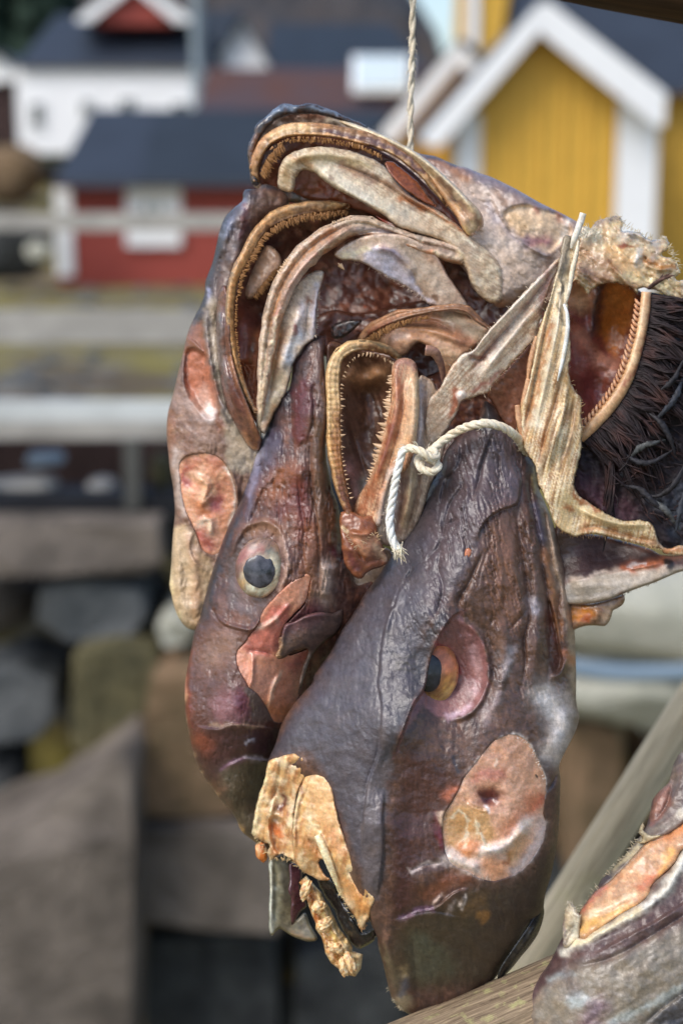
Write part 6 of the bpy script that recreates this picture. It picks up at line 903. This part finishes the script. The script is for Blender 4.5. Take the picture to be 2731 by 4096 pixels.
# ---- hills and far wood
def ridge_mesh(name, mat, prof, y, depth, kind='structure'):
    p = smooth(prof, 12); n = len(p); rows = 14; V = []
    top = [at(u,v,y) for u,v in p]
    for r in range(rows):
        f = r/(rows-1)
        for k, t in enumerate(top):
            z = t.z*(1-f**1.2) + (-2)*f**1.2; yy = y - depth*f + 4*fbm(np.array(k*.3), np.array(r*.7), 3, 2); V.append((t.x*(1+.0*f), yy, z+1.5*fbm(np.array(k*.35), np.array(r*.9+5), 3, 4)*(r > 0)))
    for k, t in enumerate(top): V.append((t.x, y+depth, -2))
    F = [(r*n+k, r*n+k+1, (r+1)*n+k+1, (r+1)*n+k) for r in range(rows-1) for k in range(n-1)]
    F += [(rows*n+k, rows*n+k+1, k+1, k) for k in range(n-1)]
    return tag(put(name, mesh(name, V, F), None, mat), kind=kind)
M_HILL = plain('dark_hillside', (66,68,72), .9, .1, .0, .06, .4, .3, rgb2=(84,74,66)); M_WOOD = plain('conifer_foliage', (34,50,40), .8, .15, .4, 1.5)
ridge_mesh('hill', M_HILL, [(-900,-260),(-300,-220),(200,-180),(500,-160),(700,-110),(850,-80),(940,-20),(975,40),(1000,110),(1030,180),(1100,260),(1300,330),(1700,360)], 190, 90)
rs = np.random.RandomState(2); VV, FF, off = [], [], 0
for k in range(150):
    u = rs.uniform(-260,175); yy = rs.uniform(84,100); base = at(u, 330, yy); h = rs.uniform(8,15); r = h*.2
    for t in range(7):
        z0 = base.z-1+h*t/7.4; rr = r*(1-t/7.6)*rs.uniform(.85,1.15); m = 9
        ring = [(base.x+rr*math.cos(a)*rs.uniform(.7,1.2), yy+rr*math.sin(a)*rs.uniform(.7,1.2), z0+rs.uniform(-.2,.2)) for a in np.arange(m)*2*np.pi/m]
        VV += ring+[(base.x, yy, z0+h/4.4)]; FF += [(off+q, off+(q+1)%m, off+m, -1) for q in range(m)]; off += m+1
tag(put('conifer_wood', mesh('conifer_wood', VV, FF, flat=True), None, M_WOOD), kind='stuff')
# ---- yellow houses
def battens(parent, uL, uR, topf, vB, y, step, mat, name='board', bw=.0):
    """Upright boards with shallow joints, each its own piece, the tops cut to the roof line."""
    u = uL
    while u < uR-1:
        e = min(u+step, uR); v0, v1 = topf(u), topf(e)
        a, b_ = at(u,v0,y), at(e-2.2,v1,y); zb = at((u+e)/2,vB,y).z; k = random.uniform(0,.012)
        pts = [a, b_, Vector((b_.x,y,zb)), Vector((a.x,y,zb))]
        mid = (u+e)/2
        if topf(mid) < min(v0,v1)-3: pts.insert(1, at(mid, topf(mid), y))
        bm_poly(name, parent, mat, [p+Vector((0,-k,0)) for p in pts], (0,.05,0)); u = e
def gable_top(ap, l, r):
    return lambda u: ap[1]+(l[1]-ap[1])*(ap[0]-u)/(ap[0]-l[0]) if u < ap[0] else ap[1]+(r[1]-ap[1])*(u-ap[0])/(r[0]-ap[0])
YH = 30.0
yh = thing('yellow_house', at(1280,730,YH), 'yellow house gable with broad white bargeboards and corner boards, right of the cord', 'house', 'yellow houses')
gt = gable_top((1238,70),(985,352),(1528,308))
plate('wall', yh, M_YEL, [(1060,268),(1238,72),(1500,285),(1500,735),(1060,735)], YH+.08, 4.5)
battens(yh, 1106, 1420, gt, 735, YH, 27.5, M_YEL)
for u in np.arange(1133.5, 1419, 27.5*2): 
    a = at(u-2.4, gt(u)+3, YH-.05); b2 = at(u+2.4, gt(u)+3, YH-.05); zb = at(u,735,YH).z
    bm_poly('batten', yh, M_YEL, [a,b2,Vector((b2.x,YH-.05,zb)),Vector((a.x,YH-.05,zb))], (0,.04,0))
facade('corner_board', yh, M_WHT, 1048, 1104, 262, 735, YH-.07, .12); facade('corner_board', yh, M_WHT, 1421, 1514, 230, 735, YH-.07, .12)
plate('bargeboard', yh, M_WHT, [(1236,8),(1238,74),(1010,338),(972,330),(966,312)], YH-.62, .10); plate('bargeboard', yh, M_WHT, [(1236,8),(1262,6),(1530,214),(1524,290),(1500,286),(1238,74)], YH-.60, .10)
plate('roof', yh, M_SLATE, [(1236,4),(1236,9),(966,318),(960,308)], YH-.6, 5.2)
plate('roof', yh, M_SLATE, [(1238,2),(1262,1),(1540,212),(1536,222),(1238,8)], YH-.58, 5.2)
mh = thing('yellow_house', at(1620,730,YH+2), 'long yellow house under a wide slate roof, cut off by the right edge', 'house', 'yellow houses')
facade('wall', mh, M_YEL, 1120, 2050, 205, 735, YH+2.2, 6)
e0, e1, r0, r1 = at(1180,216,YH+1.6), at(2080,216,YH+1.6), at(1180,-78,YH+5.5), at(2080,-78,YH+5.5)
bm_poly('roof', mh, M_SLATE, [e0,e1,r1,r0], (0,.05,.14)); bm_poly('roof', mh, M_SLATE, [r0+Vector((0,.1,0)),r1+Vector((0,.1,0)),Vector((r1.x,YH+10,e1.z)),Vector((r0.x,YH+10,e0.z))], (0,.05,.14))
yb = thing('yellow_house', at(1000,730,37), 'yellow house half hidden behind the larger gable, its narrow white bargeboard left of it', 'house', 'yellow houses')
plate('wall', yb, M_YEL, [(905,310),(1052,150),(1170,290),(1170,760),(905,760)], 37, 5)
plate('bargeboard', yb, M_WHT, [(1050,96),(1052,148),(900,330),(876,320),(872,300)], 36.4, .1); plate('bargeboard', yb, M_WHT, [(1050,96),(1075,98),(1200,240),(1190,282),(1052,148)], 36.42, .1)
plate('roof', yb, M_SLATE2, [(1050,91),(1051,97),(874,302),(866,296)], 36.4, 5.6); plate('roof', yb, M_SLATE2, [(1052,91),(1078,94),(1206,240),(1200,246),(1052,97)], 36.4, 5.6)
facade('corner_board', yb, M_WHT, 905, 950, 345, 760, 36.9, .1)
yc = thing('yellow_house', at(1160,600,44), 'tall yellow house rising behind the two gables at the top of the picture', 'house', 'yellow houses')
facade('wall', yc, M_YEL, 1088, 1290, -160, 500, 44, 7); facade('corner_board', yc, M_WHT, 1076, 1102, -160, 500, 43.85, .14)
ra, rb = at(1060,-165,43.4), at(1310,-165,43.4)
bm_poly('roof', yc, M_SLATE2, [ra, rb, rb+Vector((0,4.2,2.4)), ra+Vector((0,4.2,2.4))], (0,.05,.15)); bm_poly('roof', yc, M_SLATE2, [ra+Vector((0,4.25,2.4)), rb+Vector((0,4.25,2.4)), rb+Vector((0,8.4,0)), ra+Vector((0,8.4,0))], (0,.05,.15))
def window(parent, u0, v0, u1, v1, y, fw, fmat, pmat, bars=0):
    f = rect('window', parent, pmat, u0+fw*.6, v0+fw*.6, u1-fw*.6, v1-fw*.6, y+.03, .05)
    for (a,b_,c,d) in ((u0,v0,u1,v0+fw),(u0,v1-fw,u1,v1),(u0,v0+fw+.2,u0+fw,v1-fw-.2),(u1-fw,v0+fw+.2,u1,v1-fw-.2)):
        rect('frame', f, fmat, a, b_, c, d, y-.03, .07)
    for k in range(bars):
        u = u0+(u1-u0)*(k+1)/(bars+1); rect('glazing_bar', f, fmat, u-fw*.18, v0+fw+.2, u+fw*.18, v1-fw-.2, y-.01, .04)
# ---- red boathouse
rh = thing('red_boathouse', at(400,640,38), 'red boathouse with dark roof and white window frame beyond the fence', 'boathouse')
facade('wall', rh, M_RED, 128, 900, 424, 662, 38, 5.6)
for k, u in enumerate(np.arange(166, 900, 13.0)):
    a, b2 = at(u,438,37.96), at(u+11.6,438,37.96); zb = at(u,655,37.96).z
    bm_poly('board', rh, M_RED, [a,b2,Vector((b2.x,37.96-.006*(k%2),zb)),Vector((a.x,37.96-.006*(k%2),zb))], (0,.035,0))
facade('corner_board', rh, M_WHT, 124, 163, 432, 634, 37.9, .1)
window(rh, 289, 424, 416, 566, 37.86, 42, M_WHT, M_PANE2, 1)
def slope(parent, mat, uA, uB, uC, uD, vE, yE, vR, yR, name='roof', t=.16, back=True):
    e0, e1, r1, r0 = at(uA,vE,yE), at(uB,vE,yE), at(uC,vR,yR), at(uD,vR,yR)
    bm_poly(name, parent, mat, [e0,e1,r1,r0], (0,.03,t))
    if back: 
        d = yR-yE; bm_poly(name, parent, mat, [r0+Vector((0,.06,0)), r1+Vector((0,.06,0)), Vector((e1.x,yR+d,e1.z)), Vector((e0.x,yR+d,e0.z))], (0,.03,t))
slope(rh, M_SLATE, 126, 322, 360, 214, 430, 37.4, 266, 40.8); slope(rh, M_SLATE2, 322.3, 920, 940, 360.3, 430, 37.4, 266, 40.8)
g0, g1, g2 = at(130,424,38), at(214,270,40.8), at(130,424,38)+Vector((0,5.6,0)); gx_ = at(133,424,38).x
bm_poly('gable_wall', rh, M_RED, [Vector((gx_,38.02,g0.z)), Vector((g1.x+.25,40.8,g1.z-.12)), Vector((g1.x+.3,43.58,g0.z))], (.1,0,0))
# ---- low brown-roofed house behind it
bh = thing('brown_roofed_house', at(700,640,50), 'low house with a weathered brown roof and pale skylight behind the red boathouse', 'house')
facade('wall', bh, M_RED, 480, 1000, 300, 640, 50, 6); slope(bh, M_ROOFP, 440, 1010, 985, 476, 318, 49.3, 168, 53.2)
sk = [at(816,214,50.9), at(930,214,50.9), at(932,144,52.9), at(818,144,52.9)]
bm_poly('skylight', bh, plain('skylight_pane', (206,222,228), .2, .6, .1, 4), sk, (0,-.10,.22)); bm_poly('skylight_frame', bh, M_WHT, [p+Vector((0,-.02,.05)) for p in [at(808,220,50.8),at(938,220,50.8),at(940,138,53),at(810,138,53)]], (0,-.04,.10))
# ---- white house with dark roof and red dormer
wh = thing('white_house', at(250,520,62), 'white wooden house with dark slate roof, small windows and red gabled dormer', 'house')
facade('wall', wh, M_WHT, 36, 476, 150, 352, 62, 8); slope(wh, M_SLATE, 40, 486, 470, 132, 158, 61.75, 42, 66.2)
for (a,b_,c,d) in ((66,232,104,294),(182,226,216,268),(272,222,314,264),(392,232,440,268)): window(wh, a, b_, c, d, 61.93, 5, M_WHT, M_PANE, 1)
dm = plate('dormer', wh, M_RED, [(218,56),(306,-34),(398,56)], 62.6, 3.4)
plate('dormer_bargeboard', dm, M_WHT, [(306,-52),(306,-28),(208,50),(176,50),(176,40)], 62.2, .12); plate('dormer_bargeboard', dm, M_WHT, [(307,-52),(436,40),(436,52),(404,52),(307,-28)], 62.2, .12)
plate('dormer_roof', dm, M_SLATE, [(306,-57),(306,-53),(176,39),(170,36)], 62.2, 4.6); plate('dormer_roof', dm, M_SLATE, [(307,-57),(442,36),(436,39),(307,-53)], 62.2, 4.6)
# ---- white gable further back, utility pole, house at the left edge
wg = thing('white_gabled_house', at(555,520,72), 'white-gabled house end with dark roof far back, right of the grey pole', 'house')
plate('wall', wg, M_WHT, [(482,160),(552,44),(566,44),(622,160),(622,330),(482,330)], 72, 8); plate('roof', wg, M_SLATE, [(552,30),(554,44),(470,176),(458,168)], 71.4, 8.6); plate('roof', wg, M_SLATE, [(556,30),(640,168),(630,174),(556,44)], 71.4, 8.6)
slope(wg, M_SLATE2, 430, 560, 550, 470, 160, 76, 30, 80); slope(wg, M_SLATE2, 600, 1000, 900, 620, 190, 80, 60, 88)
up = at(461,520,56)
V = []; F = []
for r in range(12):
    for a in np.arange(14)*2*np.pi/14: V.append((.24*(1-.02*r)*math.cos(a), .24*(1-.02*r)*math.sin(a), r*1.0))
F = [(r*14+q, r*14+(q+1)%14, (r+1)*14+(q+1)%14, (r+1)*14+q) for r in range(11) for q in range(14)]
upo = put('utility_pole', mesh('utility_pole', V, F), None, M_GREYP); upo.location = up; tag(upo, 'thick pale grey pole standing right of the white house', 'pole')
ws = thing('white_shed', at(0,400,67), 'corner of a white shed under a dark roof at the far left edge', 'shed')
plate('wall', ws, M_WHT, [(-130,185),(-60,110),(0,128),(36,160),(36,182),(-60,200)], 67, 5); facade('lower_wall', ws, M_DK, -130, 28, 184, 330, 67.3, 4.6); plate('roof', ws, M_SLATE, [(-60,98),(4,118),(48,158),(40,166),(0,130),(-60,112)], 66.6, 5.6)
# ---- rocks, bank and beach stones
M_ST = [plain('stone_warm_grey', (128,118,108), .8, .3, .0, 3.2, 1.0, 16, rgb2=(84,77,70)), plain('stone_blue_grey', (108,110,110), .8, .3, .0, 7, 1.0, 16, rgb2=(72,76,78)), plain('stone_tan', (138,112,86), .8, .3, .0, 7, 1.0, 16, rgb2=(96,82,58)), plain('stone_dark', (70,72,71), .8, .3, .0, 7, 1.0, 16, rgb2=(34,36,38)), plain('stone_pale', (184,182,168), .85, .2, .0, 3, .6, 12, rgb2=(158,158,144)), plain('stone_olive', (112,104,74), .8, .3, .0, 7, 1.0, 16, rgb2=(76,72,50))]
def stone_mesh(a, b_, c, seed, p=5.0, lump=.07):
    n = 9; g = np.linspace(-1,1,n); V = []; F = []; off = 0
    for ax in range(3):
        for sg in (-1,1):
            x, y = np.meshgrid(g, g, indexing='ij'); q = np.zeros((n,n,3)); q[...,ax] = sg; q[...,(ax+1)%3] = x*sg; q[...,(ax+2)%3] = y
            V.append(q.reshape(-1,3)); i, j = np.meshgrid(np.arange(n-1), np.arange(n-1), indexing='ij')
            F.append(off+np.stack([i*n+j,(i+1)*n+j,(i+1)*n+j+1,i*n+j+1],-1).reshape(-1,4)); off += n*n
    V = np.concatenate(V); F = np.concatenate(F)
    r = (np.abs(V)**p).sum(1)**(1/p); V = V/r[:,None]
    k = 1+lump*2*fbm(V[:,0]*1.3+V[:,2]*.9+seed*2.7, V[:,1]*1.3-V[:,2]*.7+seed, 4, seed)
    V = V*k[:,None]; rq = np.random.RandomState(seed*7+1)
    for _ in range(16):
        nn = rq.normal(size=3); nn /= np.linalg.norm(nn); dd = rq.uniform(.66,.94)*np.abs(nn).sum()**.6; ex = np.maximum(V@nn-dd,0); V = V-ex[:,None]*nn*.95
    V = V*np.array([a,b_,c]); key = np.round(V,5); _, ix, inv = np.unique(key, axis=0, return_index=True, return_inverse=True)
    return mesh('stone', V[ix], inv.reshape(-1)[F])
sw = thing('stone_wall', (0,6.2,-1.5), 'rough dry stone quay wall of big blocks below the jetty, left and behind the heads', 'stone wall')
def stone(u0, v0, u1, v1, y, k, tilt=0, seed=0, p=5., dep=.24, parent=sw, lump=.07):
    c = at((u0+u1)/2,(v0+v1)/2,y); a = abs(at(u1,(v0+v1)/2,y).x-at(u0,(v0+v1)/2,y).x)/2; h = abs(at((u0+u1)/2,v0,y).z-at((u0+u1)/2,v1,y).z)/2
    o = put('stone', stone_mesh(a, dep, h, seed, p, lump), parent, M_ST[k]); o.location = np.array(c)-root_loc(parent)+np.array([0,dep*.4,0]); o.rotation_euler = (random.uniform(-.08,.08), math.radians(tilt), random.uniform(-.12,.12)); return o
def block(uv, y, k, dep=.5):
    o = plate('stone', sw, M_ST[k], uv, y, dep); md = o.modifiers.new('worn_edges', 'BEVEL'); md.width = .022; md.segments = 3; md.limit_method = 'ANGLE'
    for vt in o.data.vertices: vt.co += Vector((random.uniform(-.012,.012), random.uniform(-.05,.05), random.uniform(-.012,.012)))
    return o
for uv, y, k in [([(-320,2050),(-20,1925),(90,1870),(200,1790),(286,1716),(312,1750),(306,1900),(314,2120),(306,2460),(-320,2460)],5.3,0),
 ([(-200,1202),(120,1198),(372,1206),(380,1300),(330,1322),(120,1318),(-200,1330)],5.8,0),([(88,1345),(190,1332),(318,1350),(338,1420),(300,1474),(150,1470),(70,1440)],5.85,1),
 ([(172,1496),(260,1480),(362,1500),(372,1640),(350,1728),(230,1736),(158,1716)],5.7,5),([(338,1560),(430,1536),(560,1548),(572,1720),(548,1892),(420,1900),(326,1880),(330,1700)],5.55,2),
 ([(322,1912),(480,1904),(648,1918),(654,2060),(640,2136),(470,2142),(320,2128)],5.5,0),([(330,2156),(640,2160),(648,2460),(326,2460)],5.7,3),([(680,2190),(820,2180),(930,2200),(940,2460),(676,2460)],5.7,3),
 ([(-90,1560),(40,1534),(118,1570),(126,1660),(80,1706),(-90,1712)],5.9,1),([(346,1440),(400,1412),(446,1440),(440,1486),(380,1496)],5.7,4),
 ([(1296,1676),(1380,1668),(1430,1690),(1436,1850),(1420,2000),(1300,2010),(1280,1850)],5.8,2),([(1462,1622),(1580,1612),(1720,1616),(1720,1690),(1470,1692)],5.9,4),([(1480,1706),(1720,1702),(1720,1970),(1484,1960)],5.9,2)]: block(uv, y, k)
STONES = [(390,1200,640,1330,6.05,3,0,2,7),(-60,1335,75,1450,6.2,0,4,3,5),(-80,1745,70,1880,6.0,3,0,9,4),(560,1560,800,1900,6.0,0,0,14,7),(655,1905,960,2170,5.95,3,0,15,7),(440,1330,700,1520,6.1,3,0,16,6),
 (1270,1310,1720,1522,5.6,4,0,17,9),(1260,1545,1620,1660,5.65,4,1,18,7),(1180,2020,1440,2160,5.9,3,0,22,7),(1440,1980,1700,2200,5.9,0,0,23,7),(950,2180,1250,2420,5.85,3,0,24,7),(1240,2170,1600,2420,5.8,3,0,25,7),(960,1320,1260,1560,6.1,0,0,26,7),(820,1560,1260,1900,6.1,0,0,27,7),(960,1900,1290,2180,6.1,3,0,28,7)]
for s_ in STONES: stone(*s_)
for k in range(120):
    u = random.uniform(-1200,2700); v = random.uniform(1240,2450); stone(u-90,v-60,u+90,v+60,6.55,3,random.uniform(-10,10),40+k,4,.22)  # filler stones behind: shade of the wall's gaps put into their dark colour
rocks = [('brown boulder on the bank left of the red boathouse', -70,335,100,470,36,2),('dark boulder beneath the brown one, left of the red boathouse', -90,470,118,640,35,3),('pale small boulder lying before the dark one at left', 60,556,128,600,34,4)]
for lb,u0,v0,u1,v1,y,k in rocks:
    c = at((u0+u1)/2,(v0+v1)/2,y); a = abs(at(u1,v0,y).x-at(u0,v0,y).x)/2; h = abs(at(u0,v0,y).z-at(u0,v1,y).z)/2
    o = put('boulder', stone_mesh(a, a*.8, h, k+3, 3., .12), None, M_ST[k]); o.location = c; tag(o, lb, 'boulder')
VV, FF, off = [], [], 0
for k in range(150):
    y = random.choice([random.uniform(6.9,14), random.uniform(12,36)]); x = random.uniform(-1,1)*y*.25; s_ = random.uniform(.02,.07)*(1+y/22); me = stone_mesh(s_*random.uniform(.8,1.6), s_, s_*.6, k, 3., .12)
    v = np.array([p.co for p in me.vertices]); f = np.array([list(p.vertices)+[-1]*(4-len(p.vertices)) for p in me.polygons]); bpy.data.meshes.remove(me)
    VV.append(v+np.array([x,y,float(ground_z(np.array(x),np.array(y)))+s_*.2])); FF.append(np.where(f >= 0, f+off, -1)); off += len(v)
tag(put('beach_stones', mesh('beach_stones', np.concatenate(VV), np.concatenate(FF)), None, M_ST[1]), kind='stuff')
# ---- fence rails and jetty edge
fe = thing('wooden_fence', at(200,1010,6.3), 'weathered grey rail fence crossing the left background before the red boathouse', 'fence')
def bar(name, parent, mat, u0, u1, v0, v1, y, t, dv=0):
    return plate(name, parent, mat, [(u0,v0),(u1,v0+dv),(u1,v1+dv),(u0,v1)], y, t)
bar('rail', fe, M_GREYW, -1300, 860, 486, 527, 6.3, .06, 4); bar('rail', fe, M_GREYW, -1300, 860, 716, 752, 6.25, .05, -3); bar('rail', fe, M_GREYW, -1300, 860, 755, 790, 6.22, .05, -3)
facade('post', fe, M_GREYW, 700, 752, 440, 1150, 6.36, .08); facade('post', fe, M_GREYW, -190, -140, 440, 1150, 6.36, .08); facade('post', fe, M_GREYW, -1080, -1030, 440, 1150, 6.36, .08)
je = thing('jetty', at(200,1190,6.2), 'pale jetty edge with slim posts over a black beam on top of the stone wall', 'jetty')
bar('deck_edge', je, plain('pale_deck_paint', (206,210,208), .6, .3, .2, 6), -1300, 900, 926, 968, 6.05, .08, -2); bar('deck_edge', je, M_GREYW, -1300, 900, 971, 1010, 6.03, .08, -2); bar('beam', je, M_TAR, -1300, 900, 1138, 1192, 6.0, .2, -4)
for u in (283, 660, -120): facade('post', je, M_POST, u, u+36, 1012, 1172, 5.97, .06)
facade('back_board', je, M_DK, -1300, 900, 1012, 1140, 6.5, .08)
for (u0,v0,u1,v1,m) in ((-30,1092,135,1138,M_GREYW),(205,1098,268,1134,M_GREYW),(345,1040,400,1120,M_ST[5]),(60,1040,150,1066,M_GREYP)): 
    c = at((u0+u1)/2,(v0+v1)/2,6.2); a = abs(at(u1,v0,6.2).x-at(u0,v0,6.2).x)/2; h = abs(at(u0,v0,6.2).z-at(u0,v1,6.2).z)/2
    o = put('packing_stone', stone_mesh(a, .1, h, int(u0)+40, 3., .1), je, m); o.location = np.array(c)-root_loc(je)
# ---- grey hose on the pale quay block at right
hp = smooth([tuple(at(u,v,5.0)) for u,v in ((1180,1500),(1300,1530),(1360,1542),(1450,1548),(1600,1542),(1750,1520))], .03)
seg = 14; t = np.gradient(hp,axis=0); t /= np.linalg.norm(t,axis=1)[:,None]; bb = np.cross(t,[0,0,1.0]); bb /= np.linalg.norm(bb,axis=1)[:,None]; cc = np.cross(t,bb); a = np.arange(seg)/seg*2*np.pi
V = (hp[:,None]+.03*(np.cos(a)[None,:,None]*bb[:,None]+np.sin(a)[None,:,None]*cc[:,None])).reshape(-1,3); n_ = len(hp)
F = [(i*seg+j, i*seg+(j+1)%seg, (i+1)*seg+(j+1)%seg, (i+1)*seg+j) for i in range(n_-1) for j in range(seg)]
tag(put('hose', mesh('hose', V, F), None, plain('grey_blue_hose', (122,140,154), .5, .4, .1, 5)), 'grey-blue hose stretched across the pale quay block at right', 'hose')
